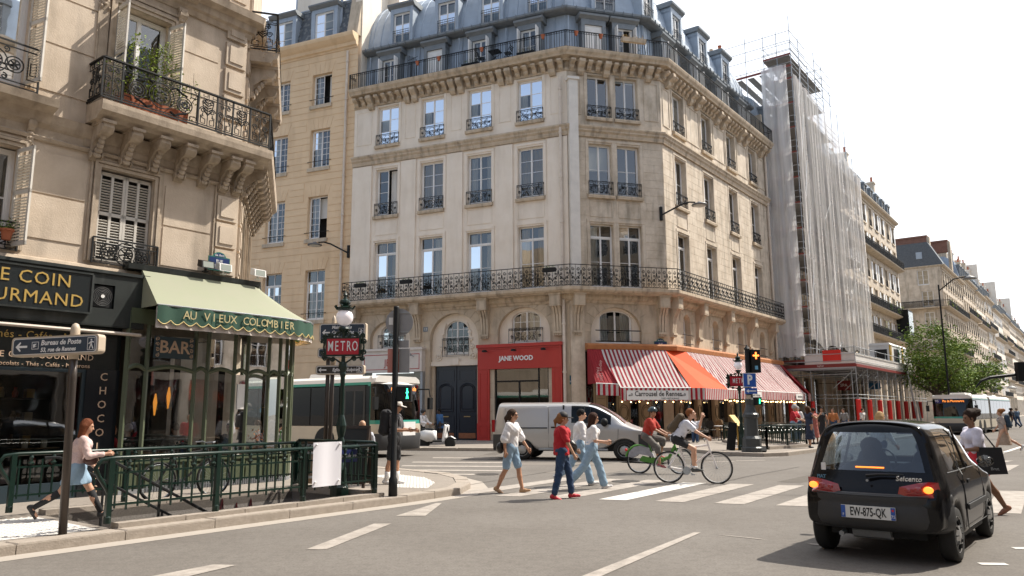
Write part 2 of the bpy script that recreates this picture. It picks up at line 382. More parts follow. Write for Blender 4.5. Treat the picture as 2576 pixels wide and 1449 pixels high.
for i,(q,lb) in enumerate(([((-3.95,7.8),(-3.5,7.8),(-3.05,8.7),(-3.32,8.75)),'white dash lowest left in the road'],[((-2.54,9.65),(-2.29,9.64),(-1.83,11.8),(-2.1,11.8)),'white dash in the middle of the left lane'],[((-1.9,12.66),(-1.42,12.64),(-1.31,14.39),(-1.42,14.39)),'tapering white dash beside the rounded pavement nose'],
 [((.15,7.2),(.38,7.2),(2.59,10.81),(2.48,10.81)),'long white lane line running towards the crossing'],[((2.76,10.63),(2.84,10.53),(3.28,10.16),(3.2,10.28)),'short white dash left of the black car'],[((3.69,9.94),(3.72,9.80),(4.2,9.44),(4.2,9.58)),'short white dash under the rear wheel of the black car'])):
 k=M(); k.poly([(p[0],p[1],.006) for p in q]); tag(part('road_marking',k,PAL['paint']),lb,'road marking','dashes and lines painted on the road')
# right edge of frame: white dash and far markings
for (u,v,du,lb) in ((2470,1422,60,'short white dash on the road right of the black car'),(2555,1382,40,'short white dash at the right edge of the road'),):
 a=G(u,v); k=M(); k.poly([(a.x,a.y,.006),(a.x+.28,a.y-.03,.006),(a.x+.3,a.y+.09,.006),(a.x+.02,a.y+.12,.006)]); tag(part('road_marking',k,PAL['paintw']),lb,'road marking','dashes and lines painted on the road')
k=M()
for a,b in (((2420,1172),(2576,1122)),):
 p=G(*a);q=G(*b); d=(q-p).normalized(); n=Vector((-d.y,d.x,0))*.09; q=p+d*30
 k.poly([tuple(p-n+Vector((0,0,.006))),tuple(p+n+Vector((0,0,.006))),tuple(q+n+Vector((0,0,.006))),tuple(q-n+Vector((0,0,.006)))])
tag(part('road_marking',k,PAL['paintw']),'long white line on the far carriageway past the woman in the long skirt','road marking','dashes and lines painted on the road')
qs=[]
for i in range(4):
 p=G(2505+i*5,1208+i*24); 
 p=Vector((8.2+.9*i,14.9-1.25*i,0)); 
# crossing stripes at the right edge
for i,(u,v,w_,h_) in enumerate(((2440,1178,95,16),(2440,1162,80,6))):
 a=G(u,v+h_/2); b=G(u+w_,v+h_/2); c=G(u+w_+30,v-h_/2); d=G(u+50,v-h_/2)
 qs.append([tuple(a)[:2],tuple(b)[:2],tuple(c)[:2],tuple(d)[:2]])
marking('zebra_crossing','zebra stripes at the right edge beyond the black car','crosswalk',qs)
# bicycle lane arrows between riders and far kerb
t=thing('road_arrow','worn white cycle arrows on the road before the lamp column','road marking')
for (u,v) in ((1770,1163),(1850,1160),(1890,1152)):
 k=M(); p=G(u,v); k.poly([tuple(p+Vector(t)) for t in ((0,0,.006),(1.1,.25,.006),(1.1,.45,.006),(.1,.2,.006))]); k.poly([tuple(p+Vector(t)) for t in ((-.5,.25,.006),(.2,-.25,.006),(.2,.55,.006))]) if 0 else None; part('arrow',k,PAL['paint'],t)
# tactile paving
def tactile(label,poly,fr,pitch=.1):
 t=thing('tactile_paving',label,'paving')
 k=M(); k.add([tuple(fr@Vector((x,y,.124))) for x,y in poly],[tuple(range(len(poly)))]); part('base_plate',k,PAL['paintw'],t)
 k=M(); xs=[p[0] for p in poly]; ys=[p[1] for p in poly]
 def inside(x,y):
  c=False
  for i in range(len(poly)):
   x1,y1=poly[i];x2,y2=poly[i-1]
   if (y1>y)!=(y2>y) and x<(x2-x1)*(y-y1)/(y2-y1)+x1: c=not c
  return c
 x=min(xs)
 while x<max(xs):
  y=min(ys)
  while y<max(ys):
   if inside(x,y):
    p=fr@Vector((x,y,.125)); k.lathe([(.028,0),(.016,.008)],6,p)
   y+=pitch
  x+=pitch
 o=part('stud',k,PAL['paintw'],t); o['kind']='stuff'
tactile('white studded tactile paving at the head of the metro stairs',[(-.1,.5),(1.3,.45),(1.3,2.55),(.45,2.6)],KA)
tactile('white curved band of studded tactile paving on the rounded pavement nose',[(7.9,.75),(8.9,1.5),(9.7,2.6),(10.0,3.9),(9.3,4.1),(9.0,3.0),(8.4,2.1),(7.6,1.5)],KA)
# manhole covers etc
for (u,v,lb) in ((1380,1112,'round iron cover in the far pavement by the red shop'),):
 p=G(u,v,.12); k=M(); k.lathe([(.42,0),(.42,.008),(.36,.012)],20,(p.x,p.y,.122)); tag(part('manhole_cover',k,PAL['iron']),lb,'manhole cover')
# repaired rectangles and seams in the asphalt, covers in the road
pm=mat('newer_asphalt',(.12,.108,.095),.95,noise=.5,nscale=2,bump=.35,bscale=110,coords='World',dark=(.09,.08,.07),spec=.2); pm2=mat('paler_asphalt',(.19,.17,.15),.95,noise=.5,nscale=2,bump=.35,bscale=110,coords='World',dark=(.15,.135,.12),spec=.2)
for i,(x,y,a,w_,h_,m_) in enumerate(((2.2,20.5,33,1.6,5.5,pm2),(5.2,24.0,38,2.2,3.2,pm),(.2,24.5,95,1.0,2.6,pm2),(-1.2,30.2,100,4.0,.5,pm),(6.6,17.9,38,.5,7.5,pm))):
 k=M(); f=FR((x,y),a); k.poly([tuple(f@Vector(p)) for p in ((0,0,.003),(h_,.05,.003),(h_,w_,.003),(.03,w_+.04,.003))]); tag(part('asphalt_patch',k,m_),kind='structure')
seam=mat('tar_seam',(.035,.03,.028),.6)
for pts in (((4.4,17.5),(6.0,19.8),(8.5,23.0)),((-1.0,17.9),(1.5,22.6),(3.0,27.4)),((2.4,16.2),(5.5,15.4),(8.0,14.2))):
 P=[Vector(p) for p in pts]; k=M()
 for a,b in zip(P[:-1],P[1:]):
  n=Vector((-(b-a).y,(b-a).x)).normalized()*.012; k.poly([(a.x-n.x,a.y-n.y,.0085),(b.x-n.x,b.y-n.y,.0085),(b.x+n.x,b.y+n.y,.0085),(a.x+n.x,a.y+n.y,.0085)])
 tag(part('tar_seam',k,seam),kind='structure')
for i,(x,y,lb) in enumerate(((2.7,18.6,'round iron cover in the road beyond the zebra stripes'),(-.7,20.9,'round iron cover in the road near the woman in the white blouse'))):
 k=M(); k.lathe([(.34,.0),(.34,.009),(.30,.012),(.26,.009)],20,(x,y,.0)); tag(part('manhole_cover',k,mat('worn_iron',(.06,.055,.05),.5,noise=.5,nscale=30)),lb,'manhole cover')
# ================================================================ facade toolkit
def wall(mb,x0,x1,z0,z1,ops,depth=.35,y=0.):
 """front face at y with openings and their reveals; ops (xa,xb,za,zb[,arch])"""
 xs=sorted(set([x0,x1]+[a for o in ops for a in o[:2]])); zs=sorted(set([z0,z1]+[a for o in ops for a in o[2:4]]))
 xs=[x for x in xs if x0<=x<=x1]; zs=[z for z in zs if z0<=z<=z1]
 for i in range(len(xs)-1):
  for j in range(len(zs)-1):
   cx=(xs[i]+xs[i+1])/2; cz=(zs[j]+zs[j+1])/2
   if any(o[0]<cx<o[1] and o[2]<cz<o[3] for o in ops): continue
   mb.poly([(xs[i],y,zs[j]),(xs[i+1],y,zs[j]),(xs[i+1],y,zs[j+1]),(xs[i],y,zs[j+1])])
 for o in ops:
  xa,xb,za,zb=o[:4]; arch=o[4] if len(o)>4 else 0
  if arch:
   zsp=zb-arch; n=14; cx=(xa+xb)/2; rx=(xb-xa)/2
   arc=[(cx-rx*math.cos(math.pi*i/n),zsp+arch*math.sin(math.pi*i/n)) for i in range(n+1)]
   for i in range(n):
    p,q=arc[i],arc[i+1]; cor=(xa,zb) if i<n/2 else (xb,zb)
    mb.poly([(p[0],y,p[1]),(q[0],y,q[1]),(cor[0],y,cor[1])])
    mb.poly([(p[0],y,p[1]),(p[0],y+depth,p[1]),(q[0],y+depth,q[1]),(q[0],y,q[1])])
   mb.poly([(xa,y,zb),(cx,y,zb),(arc[n//2][0],y,arc[n//2][1])])
   sides=((xa,za,zsp),(xb,za,zsp))
   for x,a,b in sides: mb.poly([(x,y,a),(x,y+depth,a),(x,y+depth,b),(x,y,b)])
   mb.poly([(xa,y,za),(xb,y,za),(xb,y+depth,za),(xa,y+depth,za)])
  else:
   for a,b in (((xa,za),(xb,za)),((xb,za),(xb,zb)),((xb,zb),(xa,zb)),((xa,zb),(xa,za))):
    mb.poly([(a[0],y,a[1]),(b[0],y,b[1]),(b[0],y+depth,b[1]),(a[0],y+depth,a[1])])
WC={}
def window(parent,fr,x,y,z,w,h,rows=3,cols=1,transom=0,arch=0,frame='white',curt=None,openr=0,trows=1,name='window',pane='glass',ft=.055,mt_=.028,leaves=2):
 """french window; origin bottom-left at (x,y,z) in the facade frame. panes are sub-parts"""
 key=(round(w,2),round(h,2),rows,cols,transom,arch,frame,openr,ft,leaves)
 if key not in WC:
  k=M(); hh=h-transom
  def fbox(xa,xb,za,zb,d=.07,y0=0): k.box(xa,xb,y0,y0+d,za,zb)
  zt=h-arch
  fbox(0,ft,0,zt); fbox(w-ft,w,0,zt); fbox(ft,w-ft,0,.08)
  if arch:
   n=12; ar=[(w/2-(w/2)*math.cos(math.pi*i/n),zt+arch*math.sin(math.pi*i/n)) for i in range(n+1)]
   ai=[(w/2-(w/2-ft)*math.cos(math.pi*i/n),zt+(arch-ft)*math.sin(math.pi*i/n)) for i in range(n+1)]
   for i in range(n): k.ext([ar[i],ar[i+1],ai[i+1],ai[i]],0,.07)
  else: fbox(ft,w-ft,h-ft,h)
  panes=[]
  if transom:
   fbox(ft,w-ft,hh-.05,hh+.05,.09,-.01)
   fbox(w/2-.02,w/2+.02,hh+.05,h-ft,.05,.01)
   panes+=[(ft,w/2-.02,hh+.05,h-ft),(w/2+.02,w-ft,hh+.05,h-ft)]
  top=(hh-.05) if transom else (h-ft-(arch*.0))
  lw=(w-2*ft)/leaves
  for s in range(leaves):
   xa=ft+s*lw; xb=xa+lw
   st=.05
   if openr and s==leaves-1: continue
   fbox(xa,xa+st,.08,top-(arch*.5 if arch and s==0 else 0),.05,.012); fbox(xb-st,xb,.08,top-(arch*.5 if arch and s==leaves-1 and leaves>1 else 0),.05,.012)
   fbox(xa+st,xb-st,.08,.16,.05,.012)
   if not arch: fbox(xa+st,xb-st,top-.05,top,.05,.012)
   ix0,ix1=xa+st,xb-st; iz0,iz1=.16,(top-.05 if not arch else top-ft*.2)
   for r in range(1,rows): zz=iz0+(iz1-iz0)*r/rows; fbox(ix0,ix1,zz-mt_/2,zz+mt_/2,.03,.02)
   for c in range(1,cols): xx=ix0+(ix1-ix0)*c/cols; fbox(xx-mt_/2,xx+mt_/2,iz0,iz1-(arch*.35 if arch else 0),.03,.021)
   for r in range(rows):
    for c in range(cols):
     a=ix0+(ix1-ix0)*c/cols; b=ix0+(ix1-ix0)*(c+1)/cols; za=iz0+(iz1-iz0)*r/rows; zb=iz0+(iz1-iz0)*(r+1)/rows
     if arch and r==rows-1:
      xm=(a if s==0 else b)
      zb=min(zb,zt+arch*math.sqrt(max(0,1-((xm-w/2)/(w/2))**2))+.0)
      if zb-za<.05: continue
     panes.append((a,b,za,zb))
  if leaves==2: fbox(w/2-.035,w/2+.035,.08,top,.02,-.006) if not openr else None
  if openr: # right leaf swung inward
   fbox(w-ft-.06,w-ft,.08,top,.5,.06)
  WC[key]=(mesh('window',k,PAL[frame]),[(p,mesh('pane',M().poly([(p[0],.035,p[2]),(p[1],.035,p[2]),(p[1],.035,p[3]),(p[0],.035,p[3])]),PAL[pane])) for p in panes])
 me,panes=WC[key]
 o=OB(name,me,parent,fr@T(x,y,z))
 for p,pm in panes: OB('pane',pm,o)
 if curt:
  ck=('c',round(w,2),round(h,2),curt)
  if ck not in WC:
   k=M(); k.smooth=True
   spans={'full':[(.05,w-.05)],'sides':[(.05,w*.3),(w*.7,w-.05)],'left':[(.05,w*.42)],'right':[(w*.55,w-.05)],'fullo':[(.05,w-.05)],'blind':[(.05,w-.05)],'sideso':[(.05,w*.33),(w*.67,w-.05)]}[curt]
   for a,b in spans:
    n=int((b-a)/.04)+2; vs=[]
    for i in range(n):
     xx=a+(b-a)*i/(n-1); yy=.22+(.025*math.sin(i*1.35)+.01*math.sin(i*.7) if curt!='blind' else 0); vs+=[(xx,yy,.05 if curt!='blind' else h*.5),(xx,yy,h-.08)]
    k.add(vs,[(2*i,2*i+2,2*i+3,2*i+1) for i in range(n-1)])
   WC[ck]=mesh('curtain',k,PAL['reflect_ochre'] if curt.endswith('o') else PAL['curtain'],False)  # ochre sheets stand in for facing fronts mirrored in the glass
  OB('curtain',WC[ck],o)
 return o
def spiral(cx,cz,r0,r1,a0,turns,n=16,y=0):
 return [(cx+(r0+(r1-r0)*i/n)*math.cos(a0+turns*2*math.pi*i/n),y,cz+(r0+(r1-r0)*i/n)*math.sin(a0+turns*2*math.pi*i/n)) for i in range(n+1)]
def heart_panel(w,h,r=.017):
 """wrought-iron panel: hearts of C scrolls with a centre stem"""
 k=M(); t=lambda p:k.tube(p,r,4,cap=False)
 k.bar((w,0,0),(w,0,h),.022)
 c=w/2
 for s in (-1,1):
  # top volutes
  q=.105
  cx=c+s*w*.25; cz=h*.80
  sp=spiral(cx,cz,.02,q,(0 if s>0 else math.pi),s*-1.5 if s>0 else 1.5,18)
  t(sp)
  # body of the heart from volute to the centre bottom
  e=sp[-1]; pts=[]
  for i in range(9):
   f=i/8; x=c+s*(w*.47*math.cos(f*1.45)); z=h*.74-(h*.42)*math.sin(f*1.5); pts.append((x,0,z))
  t(pts)
  cx=c+s*w*.27; cz=h*.58
  t(spiral(cx,cz,.015,.07,0,s*1.4,14))
  cx=c+s*w*.26; cz=h*.17
  t(spiral(cx,cz,.02,q*.95,(0 if s>0 else math.pi),1.5*s,16))
  cz=h*.36; t(spiral(cx,cz,.015,.065,math.pi/2,-1.4*s,12))
  t([(c,0,h*.22),(c+s*w*.12,0,h*.40),(c+s*w*.40,0,h*.48)])
  t([(c+s*w*.08,0,h*.02),(c+s*w*.22,0,h*.08),(c+s*w*.44,0,h*.05)])
 k.bar((c,0,.04),(c,0,h),.016)
 k.ball((c,0,h*.5),.03,6,4)
 return k
def guard_panel(w,h,r=.015,dense=True):
 """scrolled window guard"""
 k=M(); t=lambda p:k.tube(p,r,4,cap=False)
 for z in (0.02,.10,h-.10,h): k.bar((0,0,z),(w,0,z),.026 if z in(h,) else .018,.03 if z==h else .016)
 for x in (0,w*.17,w*.83,w): k.bar((x,0,0),(x,0,h),.02)
 m=h-.2; c=w/2
 for s in (-1,1):
  for (x,z,rr,tn) in ((.09,.35,.17,1.5),(.25,.68,.15,-1.4),(.22,.28,.13,1.3),(.40,.45,.10,1.4)):
   t(spiral(c+s*x*w,.1+m*z,.015,min(rr*m*1.4,.14),0,tn*s,14))
  t([(c+s*.02*w,0,.1),(c+s*.18*w,0,.1+m*.5),(c+s*.05*w,0,h-.1)])
  t([(c+s*.33*w,0,.1),(c+s*.22*w,0,.1+m*.5),(c+s*.33*w,0,h-.1)])
  t(spiral(c+s*.42*w,.1+m*.5,.02,.07,1,1.4*s,12))
 n=int(w/.09)
 for i in range(n): x=w*(i+.5)/n; t([(x,0,h-.1),(x+.02,0,h-.05),(x,0,h)])
 return k
GC={}
def guard(parent,fr,x,y,z,w,h=.8):
 key=(round(w,2),round(h,2))
 if key not in GC: GC[key]=mesh('window_guard',guard_panel(w,h),PAL['iron'],False)
 return OB('window_guard',GC[key],parent,fr@T(x,y,z))
def ashlar(x0,x1,z0,z1,ops,ch=.46,bw=1.15,pr=.012,gap=.014,y=0,seed=1):
 """individual facing blocks round the openings"""
 rnd=random.Random(seed); out=[]; z=z0; row=0
 while z<z1-.12:
  zt=min(z+ch,z1)
  iv=[(x0,x1)]
  for o in ops:
   if o[2]<zt-.02 and o[3]>z+.02:
    n=[]
    for a,b in iv:
     if o[0]>a and o[0]<b: n.append((a,o[0]))
     if o[1]>a and o[1]<b: n.append((o[1],b))
     if o[1]<=a or o[0]>=b: n.append((a,b))
    iv=n
  for a,b in iv:
   L=b-a
   if L<.08: continue
   n=max(1,round(L/bw)); cuts=[a+L*i/n for i in range(n+1)]
   if n>1 and row%2:
    cuts=[a]+[c-L/n/2 for c in cuts[1:]]+[b]
   for c,d in zip(cuts[:-1],cuts[1:]):
    if d-c>.05: out.append((c+gap/2,d-gap/2,y-pr-rnd.uniform(0,.004),y+.02,z+gap/2,zt-gap/2))
  z=zt; row+=1
 return out
# ================================================================ THE CORNER BUILDING
LCp=Vector((3.18,40.76)); CRp=Vector((8.805,42.215)); LW=14.45; RW=17.9; CW=5.81
L0=LCp+Vector((-math.sin(R_(66.9)),math.cos(R_(66.9))))*LW
R1=CRp+Vector((math.sin(R_(37.5)),math.cos(R_(37.5))))*RW
FL=FR(L0,113.1); FC=FR(LCp,75.5); FRt=FR(CRp,37.5)
PATH=[L0,LCp,CRp,R1]
def offpath(o,path=PATH,ends=0):
 # offset outward (towards the street) by o
 P=[Vector(p) for p in path]; r=[]
 for i in range(len(P)):
  n=lambda a,b: Vector(((b-a).y,-(b-a).x)).normalized()
  if i==0: nn=n(P[0],P[1])
  elif i==len(P)-1: nn=n(P[-2],P[-1])
  else:
   nn=n(P[i-1],P[i])+n(P[i],P[i+1]); nn=nn/(nn.length**2/2)
  r.append(P[i]+nn*o)
 return r
MB=thing('corner_apartment_building','six-storey cream limestone corner building with zinc mansard above the red and striped shopfronts','building')
def sweep_part(name,prof,matn,parent=MB,path=PATH,lab=None):
 k=M().sweep(prof,[tuple(p) for p in path]); o=part(name,k,PAL[matn],parent); 
 return o
LWIN=[(1.75,3.3),(4.95,6.5),(8.15,9.7),(11.4,12.95)]
CWIN=[(1.25,2.62),(2.98,4.35)]
RWIN=[(1.6+4.22*i,3.1+4.22*i) for i in range(4)]
DZ={'L':0,'C':0,'R':-.12}
FLO=dict(F1=(8.45,12.05),F2=(13.75,16.75),F3=(18.35,20.9))
def ops_for(wins):
 return [(a,b,z0,z1) for a,b in wins for z0,z1 in FLO.values()]
# ground-floor openings: (xa,xb,za,zb,arch)
GL=[(1.45,5.1,.12,5.25),(1.6,4.4,5.42,7.15,1.15),(5.75,8.9,.12,7.35,1.55),(9.1,13.95,.12,5.3),(10.1,13.25,5.42,7.45,1.45)]
GCh=[(.75,5.3,.12,4.95),(1.15,4.15,5.2,7.35,1.4)]
GR=[(.2,17.2,.12,4.8)]+[(a+.25,b-.25,5.3,7.25,.45) for a,b in RWIN]
for nm,fr,W_,wins,go,mt in (('L',FL,LW,LWIN,GL,'L'),('C',FC,CW,CWIN,GCh,'C'),('R',FRt,RW,RWIN,GR,'C')):
 k=M(); wall(k,0,W_,0,7.9,go,.55); part('ground_floor_wall',k,PAL['O'],MB,fr)
 k=M(); wall(k,0,W_,7.9,21.3,ops_for(wins),.34); part('wall',k,PAL[mt],MB,fr)
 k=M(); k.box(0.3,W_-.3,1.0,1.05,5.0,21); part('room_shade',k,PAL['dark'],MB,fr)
rnd=random.Random(3)
CUR=['sides','full','sideso','left','right','fullo',None,'sides','blind']
LOWG=[]
for nm,fr,wins in (('L',FL,LWIN),('C',FC,CWIN),('R',FRt,RWIN)):
 for i,(a,b) in enumerate(wins):
  w=b-a; dp=.24 if nm=='L' else .28
  z0,z1=FLO['F1']; window(MB,fr,a,dp,z0,w,z1-z0,rows=2 if nm!='L' else 2,transom=.72,curt=['sideso','right','sides','sideso'][i] if nm=='L' else rnd.choice(['left',None,None]))
  z0,z1=FLO['F2']; window(MB,fr,a,dp,z0,w,z1-z0,rows=4 if nm=='L' else 2,curt={'L':['right','fullo','sides','fullo'],'C':['blind',None],'R':[None,'left',None,None]}[nm][i],openr=1 if (nm=='L' and i==0) else 0)
  z0,z1=FLO['F3']; window(MB,fr,a,dp,z0,w,z1-z0,rows=3 if nm=='L' else 1,curt={'L':['full','sides','sides','sides'],'C':[None,None],'R':['left',None,None,None]}[nm][i])
  guard(MB,fr,a-.05,-.06,FLO['F2'][0]-.02,w+.1,.78); guard(MB,fr,a-.05,-.06,FLO['F3'][0]-.02,w+.1,.68)
  for fl in ('F2','F3'):
   k=M(); k.ext([(-.16,-.24),(.03,-.24),(.03,-.02),(-.16,-.05),(-.18,-.1)],a-.12,b+.12,'x'); part('window_sill',k,PAL['trim'],MB,fr@T(0,0,FLO[fl][0]))
  # architraves
  for fl in ('F1','F2','F3'):
   z0,z1=FLO[fl]; k=M()
   k.box(a-.2,a-.04,-.035,.01,z0-(0 if fl=='F1' else .0),z1+.1); k.box(b+.04,b+.2,-.035,.01,z0,z1+.1); k.box(a-.2,b+.2,-.05,.01,z1+.1,z1+.24)
   part('window_surround',k,PAL['L' if nm=='L' else 'C'],MB,fr)
# facing: pilaster strips and framed panels on the rendered side, blocks on the stone sides
def frame_panel(fr,x0,x1,z0,z1,m,t=.05,pr=.028):
 k=M(); k.box(x0,x1,-pr,.01,z0,z0+t); k.box(x0,x1,-pr,.01,z1-t,z1); k.box(x0,x0+t,-pr,.01,z0+t,z1-t); k.box(x1-t,x1,-pr,.01,z0+t,z1-t); part('panel_moulding',k,PAL[m],MB,fr)
piers=[(0,1.45),(3.6,4.65),(6.8,7.85),(10.0,11.1),(13.25,LW)]
for a,b in piers:
 k=M(); k.box(a+.02,b,-.09,.01,7.9,17.05); part('pilaster',k,PAL['L'],MB,FL)
 frame_panel(FL,a+.18,b-.12,18.5,20.75,'L')
for a,b in LWIN: frame_panel(FL,a-.05,b+.05,12.5,13.45,'L')
cp=[(0,1.0),(4.6,CW)]
for a,b in cp: frame_panel(FC,a+.15,b-.15,18.4,20.75,'C',.06,.035)
rp_=[(0.1,1.3)]+[(3.35+4.22*i,5.6+4.22*i) for i in range(3)]+[(16.0,17.7)]
for a,b in rp_: frame_panel(FRt,a+.15,b-.15,18.3,20.7,'C',.06,.035)
for fr,wins in ((FC,CWIN),(FRt,RWIN)):
 for a,b in wins: frame_panel(fr,a,b,12.45,13.4,'C',.05,.03)
blk=mesh('stone_block',M().box(-.5,.5,-.5,.5,-.5,.5),PAL['C'])
bC=ashlar(.02,CW-.02,7.9,17.1,[(a-.21,b+.21,z0-.28,z1+.26) for a,b in CWIN for z0,z1 in (FLO['F1'],FLO['F2'])]+[(a,b,12.4,13.45) for a,b in CWIN]+[(2.62,2.98,0,30)],.46,.95,seed=2)
pieces('stone_block',bC,PAL['C'],MB,FC,100,blk)
bR=ashlar(.02,RW-.02,7.9,17.1,[(a-.21,b+.21,z0-.28,z1+.26) for a,b in RWIN for z0,z1 in (FLO['F1'],FLO['F2'])]+[(a,b,12.4,13.45) for a,b in RWIN],.46,1.15,seed=5)
pieces('stone_block',bR,PAL['C'],MB,FRt,200,blk)
# continuous mouldings
def prof(pts): return pts
sweep_part('string_course',[(-.02,17.1),(.12,17.1),(.15,17.22),(.15,17.32),(.24,17.42),(.24,17.5),(.32,17.62),(.32,17.7),(.1,17.8),(-.02,17.85)],'trim')
sweep_part('cornice_frieze',[(-.02,21.0),(.06,21.0),(.1,21.06),(.1,21.14),(.03,21.18),(.03,21.6),(-.02,21.6)],'trim')
sweep_part('upper_cornice',[(-.02,21.55),(.22,21.55),(.28,21.66),(.62,21.7),(.66,21.8),(.76,21.92),(.8,22.05),(.8,22.1),(-.02,22.16)],'trim')
sweep_part('balcony_slab',[(-.02,7.98),(.6,7.98),(.66,8.04),(.78,8.06),(.86,8.16),(.86,8.32),(-.02,8.36)],'trim')
sweep_part('ground_cornice',[(-.02,7.55),(.06,7.55),(.1,7.66),(.2,7.72),(.28,7.84),(.28,7.98),(-.02,7.98)],'trim')
# modillions under the roof balcony
def mod_mesh(w,h,d):
 k=M(); k.ext([(.02,0),(-d*.25,0),(-d*.45,h*.18),(-d*.5,h*.45),(-d*.8,h*.6),(-d,h*.78),(-d,h),(.02,h)],-w/2,w/2,'x'); return mesh('modillion',k,PAL['trim'])
mA=mod_mesh(.36,.78,.62); mBm=mod_mesh(.26,.48,.55)
for fr,W_,wins in ((FL,LW,LWIN),(FC,CW,CWIN),(FRt,RW,RWIN)):
 n=int(W_/.52)
 for i in range(n):
  x=(i+.5)*W_/n
  near=min(min(abs(x-(a-.62)),abs(x-(b+.62))) for a,b in wins)
  big= near<.27
  OB('modillion',mA if big else mBm,MB,fr@T(x,-.02,21.55-(.78 if big else .48)))
# corbels under the first balcony
k=M(); k.box(-.3,.3,-.62,.02,1.35,2.0); k.box(-.36,.36,-.66,.02,1.95,2.05); k.box(-.24,.24,-.635,-.60,1.42,1.9)
for j in range(3):
 x=-.17+.17*j; k.ext([(.02,0),(-.16,.02),(-.2,.5),(-.26,.9),(-.42,1.2),(-.52,1.36),(.02,1.36)],x-.06,x+.06,'x')
k.ext([(.02,.05),(-.12,.05),(-.14,.6),(-.2,1.0),(-.4,1.36),(.02,1.36)],-.24,.24,'x'); k.box(-.26,.26,-.24,.02,-.1,.02)
for j in range(5): k.box(-.24+.1*j,-.17+.1*j,-.2,.02,-.22,-.1)
cb=mesh('corbel',k,PAL['O'])
for fr,xs in ((FL,[.6,4.95,9.35,13.75]),(FC,[.35,5.35]),(FRt,[.35]+[3.9+4.22*i for i in range(4)])):
 for x in xs: OB('corbel',cb,MB,fr@T(x,0,5.98))
# arch voussoirs, individual wedges
def voussoirs(fr,cx,zs,rx,rz,n=9,t=.55,m='O',a0=0,a1=math.pi):
 for i in range(n):
  a=a0+(a1-a0)*(i+.02)/n; b=a0+(a1-a0)*(i+.98)/n
  tt=t+(.12 if i==n//2 else 0)
  q=[(cx-rx*math.cos(a),zs+rz*math.sin(a)),(cx-rx*math.cos((a+b)/2),zs+rz*math.sin((a+b)/2)),(cx-rx*math.cos(b),zs+rz*math.sin(b)),(cx-(rx+tt)*math.cos(b),min(7.5,zs+(rz+tt)*math.sin(b))),(cx-(rx+tt)*math.cos(a),min(7.5,zs+(rz+tt)*math.sin(a)))]
  k=M(); k.ext(q,-.025,.01); part('voussoir',k,PAL[m],MB,fr)
voussoirs(FL,3.0,6.0,1.4,1.15,9); voussoirs(FL,7.32,5.8,1.58,1.55,11); voussoirs(FL,11.68,6.0,1.58,1.45,11)
voussoirs(FC,2.65,5.95,1.5,1.4,11)
for a,b in RWIN: voussoirs(FRt,(a+b)/2,6.8,.5,.45,5,.5)
# arched niches with windows
for fr,xa,xb,za,zb,ar,wx0,wx1,wz0,wz1,war,sty in ((FL,1.6,4.4,5.42,7.15,1.15,2.2,3.8,5.45,6.95,.5,'g'),(FL,10.1,13.25,5.42,7.45,1.45,10.85,12.6,5.45,7.25,.5,'g'),(FC,1.15,4.15,5.2,7.35,1.4,1.75,3.7,5.3,7.2,.5,'b')):
 k=M(); wall(k,xa,xb,za,zb,[(wx0,wx1,wz0,wz1,war)],.2,y=.28); part('niche_wall',k,PAL['L'],MB,fr)
 window(MB,fr,wx0,.42,wz0,wx1-wx0,wz1-wz0,rows=3 if sty=='g' else 1,cols=2 if sty=='g' else 1,arch=war,curt='right' if sty=='g' else 'sides')
 if sty=='g': guard(MB,fr,wx0-.15,.18,wz0-.02,wx1-wx0+.3,.85)
 else:
  k=M()
  for z in (.15,.75): k.tube([(wx0-.35,-.06,wz0+z),(wx1+.35,-.06,wz0+z)],.028,6)
  part('window_bar',k,PAL['iron'],MB,fr)
for a,b in RWIN:
 window(MB,FRt,a+.25,.34,5.32,b-a-.5,1.9,rows=1,arch=.42)
 k=M()
 for z in (.2,.72): k.tube([(a+.05,-.07,5.32+z),(b-.05,-.07,5.32+z)],.022,6)
 part('window_bar',k,PAL['iron'],MB,FRt)
# ---- carriage door
k=M(); wall(k,5.75,8.9,4.5,7.35,[(6.55,8.15,4.95,6.95,.8)],.2,y=.3); k.box(5.75,8.9,.12,.5,4.32,4.55); k.box(7.05,7.6,.07,.2,4.36,4.72)
for s in (-1,1): # carved scroll brackets of the tympanum
 cx=7.35+s*1.12
 for (dz,r) in ((4.85,.24),(5.4,.15),(5.85,.12),(6.25,.1)): k.tube(spiral(cx-s*(dz-4.85)*.18,dz,.03,r,0,s*1.6,16,.26),.045,5)
 k.tube([(cx-s*.02,.25,4.8),(cx-s*.25,.25,5.5),(cx-s*.2,.25,6.1),(cx-s*.45,.25,6.8)],.04,5)
part('door_tympanum',k,PAL['L'],MB,FL)
window(MB,FL,6.55,.42,4.95,1.6,2.0,rows=4,cols=2,arch=.75,frame='white'); guard(MB,FL,6.5,.16,4.85,1.7,1.05)
dm=mat('dark_blue_door_paint',(.012,.016,.028),.3,noise=.4,nscale=5,dark=(.006,.008,.014),spec=.6)
for q in ((5.76,5.95),(8.7,8.89)): k=M(); k.box(q[0],q[1],.25,.55,.12,4.32); part('door_frame',k,PAL['O'],MB,FL)
